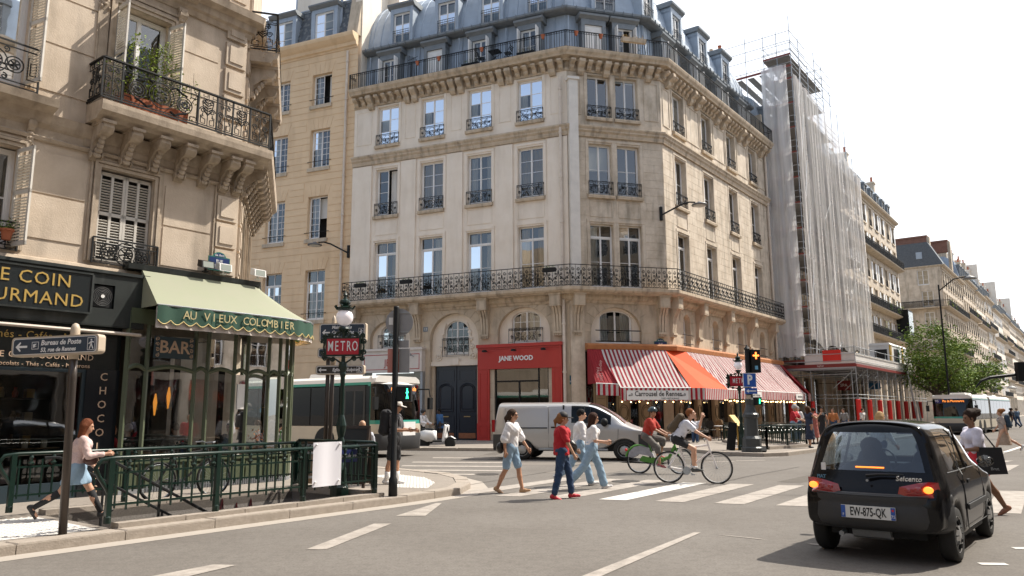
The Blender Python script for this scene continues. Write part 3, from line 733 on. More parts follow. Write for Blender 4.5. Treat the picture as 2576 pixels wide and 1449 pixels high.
for s,x0 in ((0,5.95),(1,7.335)):
 w=1.365; k=M(); k.box(x0+.01,x0+w-.01,.4,.5,.12,4.31)
 def ring(a,b,c,d,t=.05,dd=.03): k.box(a,b,.4-dd,.4,c,c+t); k.box(a,b,.4-dd,.4,d-t,d); k.box(a,a+t,.4-dd,.4,c+t,d-t); k.box(b-t,b,.4-dd,.4,c+t,d-t)
 ring(x0+.14,x0+w-.14,3.45,4.1); ring(x0+.14,x0+w-.14,.55,1.5)
 n=10; cx=x0+w/2; 
 for (r,rz,z0) in ((.47,.34,1.7),(.36,.26,1.85)):
  pts=[(cx-r,.385,z0)]+[(cx-r*math.cos(math.pi*i/n),.385,2.95+rz*math.sin(math.pi*i/n)) for i in range(n+1)]+[(cx+r,.385,z0)]
  k.tube(pts+[(cx-r,.385,z0)],.03,4,cap=False)
 o=part('door_leaf',k,dm,MB,FL)
 k=M(); k.box(x0+.15,x0+w-.15,.37,.4,.2,.5); part('kick_plate',k,mat('copper_plate',(.35,.14,.07),.5,metal=.5,noise=.6,nscale=8),o)
 k=M(); k.bar((cx-.2,.38,1.42),(cx+.2,.38,1.42),.05); part('letter_slot',k,mat('brass',(.6,.42,.2),.3,metal=.9),o)
# number plate 13 and street name plates
bl=mat('enamel_blue',(.02,.04,.13),.3,noise=.2,nscale=5); ew=mat('enamel_white',(.75,.75,.75),.4); eg=mat('enamel_green',(.03,.16,.12),.35)
k=M(); k.box(5.3,5.62,-.03,0,6.35,6.63); o=part('house_number_plate',k,mat('grey_enamel',(.18,.2,.22),.4),MB,FL); text('number','13',.22,ew,o,T(5.46,-.034,6.49))
def name_plate(parent,fr,x,z,l1,l2,s=1.,top='6e Arrt'):
 k=M(); w=.85*s; h=.5*s
 k.ext([(-w/2,0),(w/2,0),(w/2,h),(w*.3,h+.02*s)]+[(w*.3*math.cos(a),h+.19*s*math.sin(a)) for a in [math.pi*i/8 for i in range(1,8)]]+[(-w*.3,h+.02*s),(-w/2,h)],-.03*s,0)
 o=part('street_name_plate',k,eg,parent,fr@T(x,0,z))
 k=M(); k.box(-w/2+.03*s,w/2-.03*s,-.036*s,-.03*s,.03*s,h-.02*s); k.ext([(w*.25*math.cos(a),h+.01*s+.14*s*math.sin(a)) for a in [math.pi*i/8 for i in range(0,9)]],-.036*s,-.03*s); part('plate_field',k,bl,o)
 text('lettering',top,.12*s,ew,o,T(0,-.04*s,h+.065*s)); text('lettering',l1,.15*s,ew,o,T(0,-.04*s,h*.7)); text('lettering',l2,.13*s,ew,o,T(0,-.04*s,h*.32),space=.95,sx=.85)
 return o
name_plate(MB,FC,5.25,5.05,'RUE','DE RENNES',.9); name_plate(MB,FC,.28,3.1,'RUE DU','VIEUX COLOMBIER',.95)
# ---- railings
def rail_run(path,o,z,panel_mesh,pw,h,name='balcony_railing',rt=.035,parent=MB,extra=()):
 P=offpath(o,path)
 k=M()
 pl=[(p.x,p.y,z+h) for p in P]
 for a,b in zip(pl[:-1],pl[1:]):
  k.bar(a,b,rt*1.5,rt); k.bar((a[0],a[1],z+.03),(b[0],b[1],z+.03),.022,.022)
  for e in extra: k.bar((a[0],a[1],z+e),(b[0],b[1],z+e),.018,.018)
 for q in (P[0],P[-1]): # returns to the wall
  w=Vector(path[0] if q is P[0] else path[-1])
  for zz in (z+.03,z+h)+tuple(z+e for e in extra): k.bar((q.x,q.y,zz),(w.x,w.y,zz),.03)
 rail=part(name,k,PAL['iron'],parent)
 for a,b in zip(P[:-1],P[1:]):
  d=b-a; n=max(1,round(d.length/pw)); hd=math.degrees(math.atan2(d.x,d.y))
  for i in range(n):
   q=a+d*i/n; m=FR(q,hd)@T(0,0,z)@SC(d.length/n/pw,1,1)
   OB('railing_panel',panel_mesh,rail,m)
 a,w=P[0],Vector(path[0]); d=a-w
 m=FR(w,math.degrees(math.atan2(d.x,d.y)))@T(0,0,z)@SC(d.length/pw,1,1); OB('railing_panel',panel_mesh,rail,m)
 return rail
hp=mesh('railing_panel',heart_panel(.66,1.16),PAL['iron'],False)
rail_run(PATH,.76,8.36,hp,.66,1.16)
def bar_panel(w,h,n,frieze=.13):
 k=M()
 for i in range(n): x=w*(i+.5)/n; k.bar((x,0,0.02),(x,0,h-frieze),.024)
 for i in range(n):
  x=w*(i+.5)/n; k.tube(spiral(x-w/n*.1,h-frieze/2,.008,frieze*.42,0,1.2,9),.013,4,cap=False)
 k.bar((w,0,0),(w,0,h),.024); return k
bp_=mesh('railing_panel',bar_panel(.92,1.0,6),PAL['iron'],False)
rail_run(PATH,.70,22.12,bp_,.92,1.0,extra=(.87,))
# ---- mansard roof
sweep_part('mansard_lower',[(-.95,22.1),(-1.2,25.15),(-1.6,25.15),(-1.6,22.1)],'zinc')
sweep_part('roof_gutter',[(-.85,25.15),(-.62,25.22),(-.55,25.3),(-.55,25.42),(-.62,25.42),(-1.2,25.3),(-1.2,25.15)],'zincd')
for fr,W_ in ((FL,LW),(FC,CW),(FRt,RW)):
 k=M()
 for i in range(int(W_/.6)): x=.3+i*.6; k.box(x-.012,x+.012,.5,.56,25.2,25.46)
 o=part('gutter_bracket',k,PAL['zincd'],MB,fr)
 o['kind']='stuff'
up=[(-1.25,25.3)]+[(-1.25-3.6*(1-math.cos(a)),25.35+4.9*math.sin(a)) for a in [math.pi/2*i/10 for i in range(1,11)]]
k=M(); k.sweep(up+[(-7.5,30.9),(-7.5,25.3)],[tuple(p) for p in PATH]); part('mansard_upper',k,PAL['zinc'],MB)
# roof body behind, so that nothing is hollow from the side
k=M(); P=offpath(-7.4); b=[(P[0].x,P[0].y),(P[1].x,P[1].y),(P[2].x,P[2].y),(P[3].x,P[3].y)]
# standing seams on the upper curve and the lower face
def seams(fr,W_,skip,step=.62):
 for x in [step*(i+.6) for i in range(int(W_/step))]:
  if not any(a<x<b for a,b in skip):
   k=M(); k.bar((x,.93,22.15),(x,1.18,25.1),.05,.06); part('standing_seam',k,PAL['zinc'],MB,fr)
  if not any(a-.05<x<b+.05 for a,b in skip):
   k=M(); k.tube([(x,-o_+.0,z_) for o_,z_ in up],.035,4); part('standing_seam',k,PAL['zinc'],MB,fr)
# dormers: lower (on the balcony) and upper
def dormer(fr,cx,z,w,h,y0,y1,shut,kind,box_extra=.22,rows=2,open_=0):
 k=M(); a,b=cx-w/2-box_extra,cx+w/2+box_extra
 k.box(a,cx-w/2,y0,y1,z,z+h+.12); k.box(cx+w/2,b,y0,y1,z,z+h+.12); k.box(a,b,y0+.001,y1,z+h,z+h+.34)
 part('dormer',k,PAL['zinc' if kind=='u' else 'zincd'],MB,fr)
 k=M(); k.box(a+.02,b-.02,y0+.35,y0+.38,z,z+h)
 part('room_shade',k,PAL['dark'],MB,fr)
 k=M(); k.ext([(y1,z+h+.34),(y0-.02,z+h+.34),(y0-.1,z+h+.42),(y0-.2,z+h+.5),(y0-.22,z+h+.62),(y0-.1,z+h+.68),(y1,z+h+.72)],a-.16,b+.16,'x'); part('dormer_hood',k,PAL['zincd'],MB,fr)
 if shut=='closed':
  k=M(); k.box(cx-w/2,cx+w/2,y0+.1,y0+.15,z,z+h)
  for i in range(22):
   for s in (-1,1): 
    zz=z+.15+(h-.3)*i/22; k.box(cx+s*w*.25-w*.16,cx+s*w*.25+w*.16,y0+.085,y0+.1,zz,zz+.03)
  part('closed_shutter',k,PAL['white'],MB,fr)
 else:
  window(MB,fr,cx-w/2,y0+.12,z,w,h,rows=rows,curt='left' if kind=='l' else 'blind',openr=open_)
  if shut=='open':
   for s in (-1,1):
    k=M(); x=cx+s*(w/2+.02); k.box(min(x,x+s*.05),max(x,x+s*.05),y0-.42,y0,z,z+h-.03)
    for i in range(16): zz=z+.15+(h-.3)*i/16; k.box(min(x-s*.008,x),max(x-s*.008,x),y0-.36,y0-.05,zz,zz+.05)
    part('shutter',k,PAL['white'],MB,fr)
LD=[2.2,5.5,8.7,11.95]; 
for i,cx in enumerate(LD): dormer(FL,cx,22.2,1.1,2.15,.55,1.2,['open','closed','open','open'][i],'l')
for i,cx in enumerate((1.95,3.9)): dormer(FC,cx,22.2,1.1,2.15,.55,1.2,['closed','open'][i],'l',open_=i)
RDm=[(a+b)/2 for a,b in RWIN]
for cx in RDm: dormer(FRt,cx,22.2,1.05,2.1,.55,1.2,'open','l')
for cx in (2.75,6.1,9.2,12.35): dormer(FL,cx,25.45,1.25,2.3,1.0,2.9,None,'u',rows=3)
for cx in (2.9,): dormer(FC,cx,25.45,1.3,2.3,1.0,2.9,None,'u',rows=3)
for cx in (.9,5.0,9.2,13.4): dormer(FRt,cx,25.45,1.2,2.2,1.0,2.9,None,'u',rows=3)
seams(FL,LW,[(c-.85,c+.85) for c in LD]+[(c-.9,c+.9) for c in ()])
seams(FC,CW,[(1.15,2.7),(3.1,4.7)]); seams(FRt,RW,[(c-.85,c+.85) for c in RDm])
for fr,cs in ((FL,(2.75,6.1,9.2,12.35)),(FC,(2.9,)),(FRt,(.9,5.0,9.2,13.4))):
 for cx in cs:
  k=M()
  for z in (.02,.82,.98): k.bar((cx-.62,.93,25.5+z),(cx+.62,.93,25.5+z),.025)
  for i in range(11): k.bar((cx-.6+.12*i,.93,25.5),(cx-.6+.12*i,.93,26.48),.014)
  part('window_guard',k,PAL['iron'],MB,fr)
# party walls and chimney stacks
def stack(fr,x0,x1,y0,y1,z0,z1,npots,label_mat='O',parent=MB,potm='pot'):
 k=M(); k.box(x0,x1,y0,y1,z0,z1); k.box(x0-.12,x1+.12,y0-.12,y1+.12,z1,z1+.16); k.box(x0-.05,x1+.05,y0-.05,y1+.05,z1+.16,z1+.26)
 o=part('chimney_stack',k,PAL[label_mat],parent,fr)
 for i in range(npots):
  y=y0+.3+(y1-y0-.6)*i/max(1,npots-1) if (y1-y0)>(x1-x0) else (y0+y1)/2; x=(x0+x1)/2 if (y1-y0)>(x1-x0) else x0+.3+(x1-x0-.6)*i/max(1,npots-1)
  k=M(); hh=random.uniform(.45,.75); k.lathe([(.15,0),(.13,hh),(.16,hh+.02),(.16,hh+.1),(.1,hh+.1)],10,(x,y,z1+.26)); part('chimney_pot',k,PAL[random.choice([potm,'pot','trim'])] if i%3 else PAL['pot'],o)
 return o
k=M(); k.box(-.55,.02,.5,8,21.9,33); part('party_wall',k,PAL['L'],MB,FL)
k=M(); k.box(.02,.9,3.6,9,26,33.5); part('party_wall',k,PAL['L'],MB,FL)
k=M(); k.ext([(.2,21.3),(8.2,21.3),(8.2,31.2),(4.6,31.2),(4.0,29.6),(3.0,28.8),(2.0,27.3),(1.3,25.8),(.9,24.6),(.2,24.6)],RW-.02,RW+.5,'x'); part('party_wall',k,PAL['O'],MB,FRt)
stack(FRt,RW-.1,RW+.6,2.9,5.0,29.4,30.6,3,'O')
stack(FRt,4.5,5.3,5.6,8.4,30,32.2,5,'O')
stack(FRt,8.0,8.8,5.6,8.4,30,32.0,3,'O')
k=M(); 
for x in (0,): k.box(-.02,LW+.02,8,8.2,0,30.8)
part('rear_wall',k,PAL['O'],MB,FL)
k=M(); k.box(RW-.25,RW,0,8,0,24.6); part('side_wall',k,PAL['O'],MB,FRt)
# drain pipes
def pipe(fr,x,z0,z1,y=-.16,r=.085,name='drain_pipe',parent=MB,m='pipe'):
 k=M(); k.tube([(x,y,z0),(x,y,z1)],r,8)
 z=z0+1
 while z<z1: k.lathe([(r+.03,0),(r+.03,.1)],8,(x,y,z)); z+=2.6
 return part(name,k,PAL[m],parent,fr)
pipe(FL,14.12,.12,7.7,-.2); pipe(FL,14.1,8.4,20.6,-.2); pipe(FRt,17.6,8.4,21.2,-.15); pipe(FRt,17.6,.12,7.6,-.15)
k=M(); k.box(.02,.55,-.34,.02,8.36,20.35); k.box(-.06,.63,-.42,.02,20.35,20.5); part('flue_casing',k,mat('white_render',(.70,.66,.6),.8,noise=.3,nscale=2,coords='World'),MB,FC)
k=M(); k.box(-.05,.75,-.12,.02,.12,7.6); part('corner_pier',k,PAL['C'],MB,FC)
# flower boxes, pots, bistro set on the balconies
for x in (1.0,4.2,13.2):
 t=thing('planter_box','dark iron flower box hanging on the first balcony rail, '+{1.0:'leftmost of three',4.2:'middle one of three',13.2:'rightmost one near the downpipe'}[x],'planter',FL@T(x,-.88,9.15),'flower boxes on the first balcony')
 k=M(); k.ext([(-.09,0),(.09,0),(.12,.22),(-.12,.22)],0,.75,'x'); part('box',k,PAL['iron'],t)
 k=M(); rr=random.Random(int(x)); 
 for i in range(60):
  c=Vector((rr.uniform(.05,.7),rr.uniform(-.08,.08),.22+rr.uniform(0,.12))); a=Vector((rr.uniform(-1,1),rr.uniform(-1,1),rr.uniform(-1,1)))*.05; b_=Vector((rr.uniform(-1,1),rr.uniform(-1,1),rr.uniform(-1,1)))*.05; k.poly([c,c+a,c+b_])
 o=part('plant',k,PAL['leaf'],t); o['kind']='stuff'
NP=[0,1,2,3,4,5]
for fr,xs in ((FL,(5.0,6.5,9.4,13.3)),(FC,(.4,1.9))):
 for x in xs:
  t=thing('flower_pot','small terracotta pot on the roof balcony rail, '+('leftmost, by the white closed shutter','second, also before the white closed shutter','third, right of the divider','fourth, before the last window','fifth, just right of the bend','sixth, rightmost one')[NP.pop(0)],'flower pot',fr@T(x,-.68,22.95),'terracotta pots on the roof balcony rail')
  k=M(); k.lathe([(.07,-.1),(.12,.1),(.135,.1),(.135,.14),(.1,.14)],10); part('pot',k,PAL['pot'],t)
  k=M(); k.ball((0,0,.13),.09,7,5,(1,1,.5)); part('soil',k,PAL['bark'],t)
t=thing('flower_trough','pale trough of dry flowers hanging on the roof balcony rail of the corner','planter',FC@T(3.1,-.85,22.75))
k=M(); k.ext([(-.1,0),(.1,0),(.14,.24),(-.14,.24)],0,1.5,'x'); part('trough',k,PAL['trim'],t)
k=M(); rr=random.Random(4)
for i in range(160):
 c=Vector((rr.uniform(.05,1.45),rr.uniform(-.1,.1),.24+rr.uniform(0,.18))); a=Vector((rr.uniform(-1,1),rr.uniform(-1,1),rr.uniform(-1,1)))*.05; b_=Vector((rr.uniform(-1,1),rr.uniform(-1,1),rr.uniform(-1,1)))*.05; k.poly([c,c+a,c+b_])
o=part('flowers',k,mat('dry_flowers',(.45,.3,.1),.8),t); o['kind']='stuff'
for x,cr,lb in ((8.0,(.2,.24,.05),'low flower trough on the roof balcony by the open shutters'),(11.6,(.35,.3,.12),'flower trough with dry grasses under the last roof window')):
 t=thing('flower_trough',lb,'planter',FL@T(x,-.45,22.16))
 k=M(); k.ext([(-.12,0),(.12,0),(.14,.2),(-.14,.2)],0,1.1,'x'); part('trough',k,PAL['iron'],t)
 k=M()
 for i in range(130):
  c=Vector((rr.uniform(.05,1.05),rr.uniform(-.1,.1),.2+rr.uniform(0,.28))); a=Vector((rr.uniform(-1,1),rr.uniform(-1,1),rr.uniform(-1,1)))*.05; b_=Vector((rr.uniform(-1,1),rr.uniform(-1,1),rr.uniform(-1,1)))*.05; k.poly([c,c+a,c+b_])
 o=part('plant',k,mat('plant_%d'%int(x),cr,.8),t); o['kind']='stuff'
t=thing('bistro_table','folded-top black slatted bistro table on the roof balcony','table',FL@T(10.1,-.3,22.16))
for i in range(7): k=M(); k.box(-.35,.35,-.3+.09*i,-.24+.09*i,.7,.72); part('slat',k,PAL['iron'],t)
k=M(); k.bar((-.3,-.28,0),(.3,.28,.7),.025); k.bar((.3,-.28,0),(-.3,.28,.7),.025); k.bar((-.3,.28,0),(.3,-.28,.7),.025); part('leg_frame',k,PAL['iron'],t)
for x,lb in ((9.2,'black folding bistro chair left of the roof balcony table'),(10.95,'black folding bistro chair right of the roof balcony table')):
 t=thing('bistro_chair',lb,'chair',FL@T(x,-.3,22.16),'folding chairs on the roof balcony')
 s=1 if x<10 else -1
 k=M()
 for i in range(5): k.box(-.2+.085*i,-.14+.085*i,-.2,.2,.44,.46)
 part('seat',k,PAL['iron'],t)
 k=M()
 for y in (-.2,.2): k.bar((-.25*s,y,0),(.2*s,y,.45),.022); k.bar((.25*s,y,0),(-.28*s,y,.9),.022)
 part('frame',k,PAL['iron'],t)
 k=M()
 for z in (.62,.72,.84): k.bar((-.18*s-.12*s*(z-.5),-.2,z),(-.18*s-.12*s*(z-.5),.2,z),.05,.02)
 part('backrest',k,PAL['iron'],t)
# balcony divider screen on the roof balcony
k=M()
for i in range(7): k.bar((4.3,-.65+.17*i,22.2),(4.3,-.65+.17*i,23.9-.05*abs(i-5)),.03)
k.bar((4.3,-.65,23.3),(4.3,.5,24.1),.03); part('balcony_divider',k,PAL['iron'],MB,FL)
# small pipes down the zinc
for fr,xs in ((FL,(.55,3.9,7.15,10.35)),(FC,(.45,4.95))):
 for x in xs: pipe(fr,x,22.2,24.9,.78,.035,'zinc_pipe',MB,'zinc')
# ================================================================ OCHRE BUILDING
YB=thing('ochre_apartment_building','ochre rendered building with a slate mansard left of the cream corner building','building')
FY=FL@T(0,.18,0)
YC=[(-3.6,-2.05),(-7.05,-5.5)]; YF=[(7.5,10.75),(12.8,15.65),(17.6,20.25),(21.95,24.15)]
ops=[(a,b,z0,z1) for a,b in YC+[(-10.6,-9.05)] for z0,z1 in YF]
k=M(); wall(k,-13,0,0,25.7,ops,.34); part('wall',k,PAL['Y'],YB,FY)
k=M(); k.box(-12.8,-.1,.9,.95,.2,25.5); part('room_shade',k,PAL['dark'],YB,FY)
lint=[(a-.35,b+.35,z1,z1+.75) for a,b,z0,z1 in ops]
pieces('stone_course',ashlar(-9,0,4.8,25.6,ops+lint,.44,30,gap=.045,pr=.02,seed=9),PAL['Y'],YB,FY,300)
for a,b,z0,z1 in ops[:8]:
 n=5
 for i in range(n):
  t=lambda f,top: a+(b-a)*f+(f-.5)*.5*top
  q=[(t(i/n,0)+.008,z1),(t((i+1)/n,0)-.008,z1),(t((i+1)/n,1)-.008,z1+.74),(t(i/n,1)+.008,z1+.74)]
  k=M(); k.ext(q,-.018,.02); part('voussoir',k,PAL['Y'],YB,FY)
 k=M(); k.box(a-.12,b+.1,-.14,.02,z0-.26,z0-.02); part('window_sill',k,PAL['O'],YB,FY)
 k=M(); k.tube([(a-.18,-.06,z0+.42),(b+.2,-.06,z0+.42)],.02,5); k.bar((a-.15,0,z0+.42),(a-.15,-.07,z0+.42),.02); k.bar((b+.15,0,z0+.42),(b+.15,-.07,z0+.42),.02); part('window_bar',k,PAL['iron'],YB,FY)
cw=[('sides',0,4,2,0),('sides',0,4,2,.75)]
for ci,(a,b) in enumerate(YC):
 for fi,(z0,z1) in enumerate(YF):
  op=1 if (ci,fi) in ((0,1),(0,3)) else 0
  window(YB,FY,a,.24,z0,b-a,z1-z0,rows=[4,6,6,5][fi],cols=2,transom=.8 if fi==0 else 0,curt=['sides','blind','left','sides'][fi] if ci==0 else [None,'left','left','sides'][fi],openr=op)
k=M(); k.sweep([(-.02,25.5),(.05,25.5),(.08,25.6),(.2,25.65),(.25,25.85),(.4,25.95),(.6,26.15),(.65,26.3),(.65,26.4),(-.02,26.45)],[(-13,0),(-.05,0)]); part('cornice',k,PAL['Y'],YB,FY)
k=M(); k.ext([(-.1,26.4),(.1,26.42),(.75,29.4),(3,30.2),(3,26.4)],-13,-.9,'x'); part('mansard_roof',k,PAL['zinc'],YB,FY)
k=M(); k.ext([(-.15,26.4),(.5,26.4),(1.1,29.7),(.45,29.7)],-.9,-.05,'x'); part('parapet_pier',k,PAL['O'],YB,FY)
# slates on the mansard, one by one round the dormers
sl=mesh('slate',M().box(-.5,.5,-.5,.5,-.5,.5),PAL['slate']); sl2=mesh('slate',M().box(-.5,.5,-.5,.5,-.5,.5),PAL['slatel'])
rs=random.Random(6); ang=math.atan2(.65,2.98); mb=M(); cnt=0
for r in range(14):
 z=26.95+r*.165; 
 for c in range(36):
  x=-7.4+c*.18+(.09 if r%2 else 0)
  if any(a-.3<x<b+.3 for a,b in YC) or x>-1.05: continue
  y=.08+(z-26.42)*.218-.02
  m=FY@T(x,y,z)@RX(-ang)@SC(.174,.02,.2)
  cnt+=1
  if cnt<=300: OB('slate',sl2 if rs.random()<.3 else sl,YB,m)
  else: mb.join(M().box(-.5,.5,-.5,.5,-.5,.5),m)
if mb.v: o=part('slate',mb,PAL['slate'],YB); o['kind']='stuff'
k=M(); k.box(-13,-.9,.62,.85,29.3,29.5); k.tube([(-13,.6,29.42),(-.9,.6,29.42)],.07,6); part('ridge_flashing',k,PAL['zinc'],YB,FY)
for a,b in YC:
 cx=(a+b)/2; h=2.1; k=M(); w=b-a
 k.box(cx-w/2-.3,cx-w/2,-.05,1.0,26.45,26.5+h+.1); k.box(cx+w/2,cx+w/2+.3,-.05,1.0,26.45,26.5+h+.1); k.box(cx-w/2-.3,cx+w/2+.3,-.04,1.0,26.5+h,26.5+h+.3); part('dormer',k,PAL['zinc'],YB,FY)
 k=M(); k.ext([(1,28.9),(-.1,28.9),(-.2,28.98),(-.3,29.08),(-.3,29.18),(1,29.25)],cx-w/2-.42,cx+w/2+.42,'x'); part('dormer_hood',k,PAL['zincd'],YB,FY)
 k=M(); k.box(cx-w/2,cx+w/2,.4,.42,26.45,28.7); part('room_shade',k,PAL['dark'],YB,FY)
 window(YB,FY,cx-w/2,.05,26.5,w,h,rows=3,curt='blind')
pipe(FY,-.75,0.1,25.3,-.15,.08,'drain_pipe',YB); pipe(FY,-1.75,26.5,30.5,.4,.09,'vent_pipe',YB,'zinc')
k=M(); k.box(-7.2,-4.2,2.4,4.2,28.5,32.5); part('chimney_stack',k,PAL['L'],YB,FY)
k=M(); k.box(-8.1,-7.2,3.3,4.2,28.5,33.5); part('chimney_stack',k,PAL['zinc'],YB,FY)
# wall lamps (bracket + shade)
def wall_lamp(fr,x,z,side,label,arm=1.9,dirx=-1,out=.9):
 t=thing('wall_lamp',label,'street lamp',fr@T(x,0,z),'grey bracket lamps on house fronts')
 k=M(); k.box(-.07,.07,-.14,.0,-.55,.25); k.tube([(0,-.1,-.25),(dirx*arm*.55,-out*.55,.32),(dirx*arm*.75,-out*.75,.42),(dirx*arm*.9,-out*.9,.38)],[.05,.05,.045,.04],7); part('bracket',k,PAL['iron'],t)
 k=M(); k.smooth=True; k.lathe([(.02,.12),(.09,.1),(.14,.04),(.42,-.04),(.46,-.1),(.44,-.12)],14,(dirx*arm,-out,.3)); part('lamp_shade',k,mat('lamp_grey',(.14,.145,.15),.5,metal=.3),t)
 k=M(); k.smooth=True; k.lathe([(.36,-.11),(.3,-.17),(.1,-.2)],12,(dirx*arm,-out,.3)); part('lamp_glass',k,mat('lamp_lens',(.5,.5,.47),.3),t)
 return t
wall_lamp(FY,-.25,11.85,0,'grey bracket street lamp on the seam between ochre and cream buildings',arm=1.75,dirx=-1,out=1.2)
wall_lamp(FC,5.55,13.0,0,'grey bracket street lamp high on the corner of the cream building',arm=1.9,dirx=1,out=1.1)
# ================================================================ SHOPFRONTS
redf=mat('red_shop_paint',(.42,.025,.018),.45,noise=.25,nscale=2,coords='World',dark=(.33,.02,.015))
cream=mat('cream_shop_panel',(.68,.62,.56),.5,noise=.2,nscale=3,coords='World'); rl=mat('red_letter',(.4,.03,.03),.5)
SG=glass_mat('shop_glass',(.75,.78,.76),1,2.0)
JS=thing('shopfront','cream shopfront with a thin red border and the letters JENIS','shopfront',FL)
k=M(); k.box(1.35,5.45,-.42,.02,4.02,5.28); k.box(1.3,5.5,-.5,.02,5.28,5.42); part('fascia',k,cream,JS)
k=M(); 
for q in ((1.5,5.3,5.02,5.06),(1.5,5.3,4.16,4.2)): k.box(q[0],q[1],-.426,-.42,q[2],q[3])
k.box(1.5,1.54,-.426,-.42,4.2,5.02); k.box(5.26,5.3,-.426,-.42,4.2,5.02); part('border_line',k,rl,JS)
text('lettering','JENIS',.6,rl,JS,T(4.0,-.44,4.55),bold=.0,align='RIGHT',sx=.8)
k=M(); k.box(5.3,5.45,-.3,.02,.12,4.02); k.box(1.35,1.5,-.3,.02,.12,4.02); k.box(1.5,5.3,-.28,-.2,.12,.45); part('frame',k,PAL['steel'],JS)
k=M(); k.poly([(1.5,-.24,.45),(5.3,-.24,.45),(5.3,-.24,4.02),(1.5,-.24,4.02)]); part('pane',k,SG,JS)
k=M(); k.box(1.5,5.3,.9,.95,.12,4); part('back_wall',k,mat('shop_back',(.5,.46,.42),.8),JS)
k=M(); k.bar((4.9,-.43,4.9),(4.85,-.75,5.0),.04); k.ball((4.85,-.78,4.98),.1,8,6); part('spot_lamp',k,PAL['steel'],JS)
t=thing('mannequin','shop mannequin in a long red dress behind the JENIS window','mannequin',FL@T(4.95,.35,.45))
k=M(); k.smooth=True; k.lathe([(.32,0),(.26,.6),(.15,1.05),(.2,1.35),(.19,1.5),(.06,1.58)],12); part('dress',k,mat('red_dress',(.5,.02,.02),.7),t)
k=M(); k.smooth=True; k.lathe([(.055,1.56),(.05,1.66),(.09,1.72),(.1,1.8),(.07,1.9),(.01,1.93)],10); part('body',k,PAL['trim'],t)
JW=thing('shopfront','red painted shopfront with white letters JANE WOOD','shopfront',FL)
k=M(); k.box(9.0,14.0,-.32,.02,4.02,5.22); k.box(8.95,14.05,-.42,.02,5.22,5.4); k.box(9.0,14.0,-.36,.02,5.12,5.2); part('fascia',k,redf,JW)
for a,b in ((9.0,9.72),(13.42,14.0)):
 k=M(); k.box(a,b,-.3,.02,.12,4.02); k.box(a-.02,b+.02,-.34,.02,.12,1.05); part('pilaster',k,redf,JW)
 k=M(); fw=.05
 for (c,d) in ((1.2,3.85),(.3,.95)):
  y=-.32 if c>1 else -.36; k.box(a+.12,b-.12,y,y+.02,c,c+fw); k.box(a+.12,b-.12,y,y+.02,d-fw,d); k.box(a+.12,a+.12+fw,y,y+.02,c+fw,d-fw); k.box(b-.12-fw,b-.12,y,y+.02,c+fw,d-fw)
 part('panel_moulding',k,redf,JW)
for z in range(5):
 for a,b in ((9.72,9.98),(13.2,13.42)): k=M(); k.box(a,b,-.2,.02,.14+.776*z,.13+.776*(z+1)); part('stone_block',k,PAL['O'],JW)
text('lettering','JANE WOOD',.36,ew,JW,T(11.35,-.34,4.58),bold=.012,ext=.015,sx=.95)
k=M(); k.box(9.98,10.06,-.1,0,.5,4.02); k.box(13.12,13.2,-.1,0,.5,4.02); k.box(11.4,11.48,-.1,0,.5,3.3); k.box(12.55,12.62,-.1,0,.5,4.02); k.box(9.98,13.2,-.12,.02,.12,.5); k.box(10.06,12.55,-.1,0,3.3,3.38); part('frame',k,PAL['iron'],JW)
k=M(); k.poly([(9.98,-.05,.5),(13.2,-.05,.5),(13.2,-.05,4.02),(9.98,-.05,4.02)]); part('pane',k,SG,JW)
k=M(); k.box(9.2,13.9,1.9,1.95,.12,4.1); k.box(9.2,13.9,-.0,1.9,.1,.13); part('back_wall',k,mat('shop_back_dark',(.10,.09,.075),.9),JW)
k=M(); k.bar((10.3,.9,1.9),(12.4,.9,1.9),.03); 
part('clothes_rail',k,PAL['steel'],JW)
for i,c in enumerate(((.35,.05,.04),(.5,.45,.35),(.12,.14,.2),(.5,.4,.05),(.4,.38,.36))):
 k=M(); x=10.45+.4*i; k.ext([(-.22,0),(.22,0),(.17,.95),(.03,1.02),(-.03,1.02),(-.17,.95)],-.04,.04); part('garment',k,mat('garment_%d'%i,c,.9),JW,T(x,.9,.85)@RZ(.9))
for x in (9.6,11.35,13.1):
 k=M(); k.bar((x,-.32,5.0),(x,-.7,5.02),.03); k.lathe([(.14,-.03),(.14,.06),(.05,.1)],10,(x,-.72,4.98)); part('spot_lamp',k,PAL['iron'],JW)
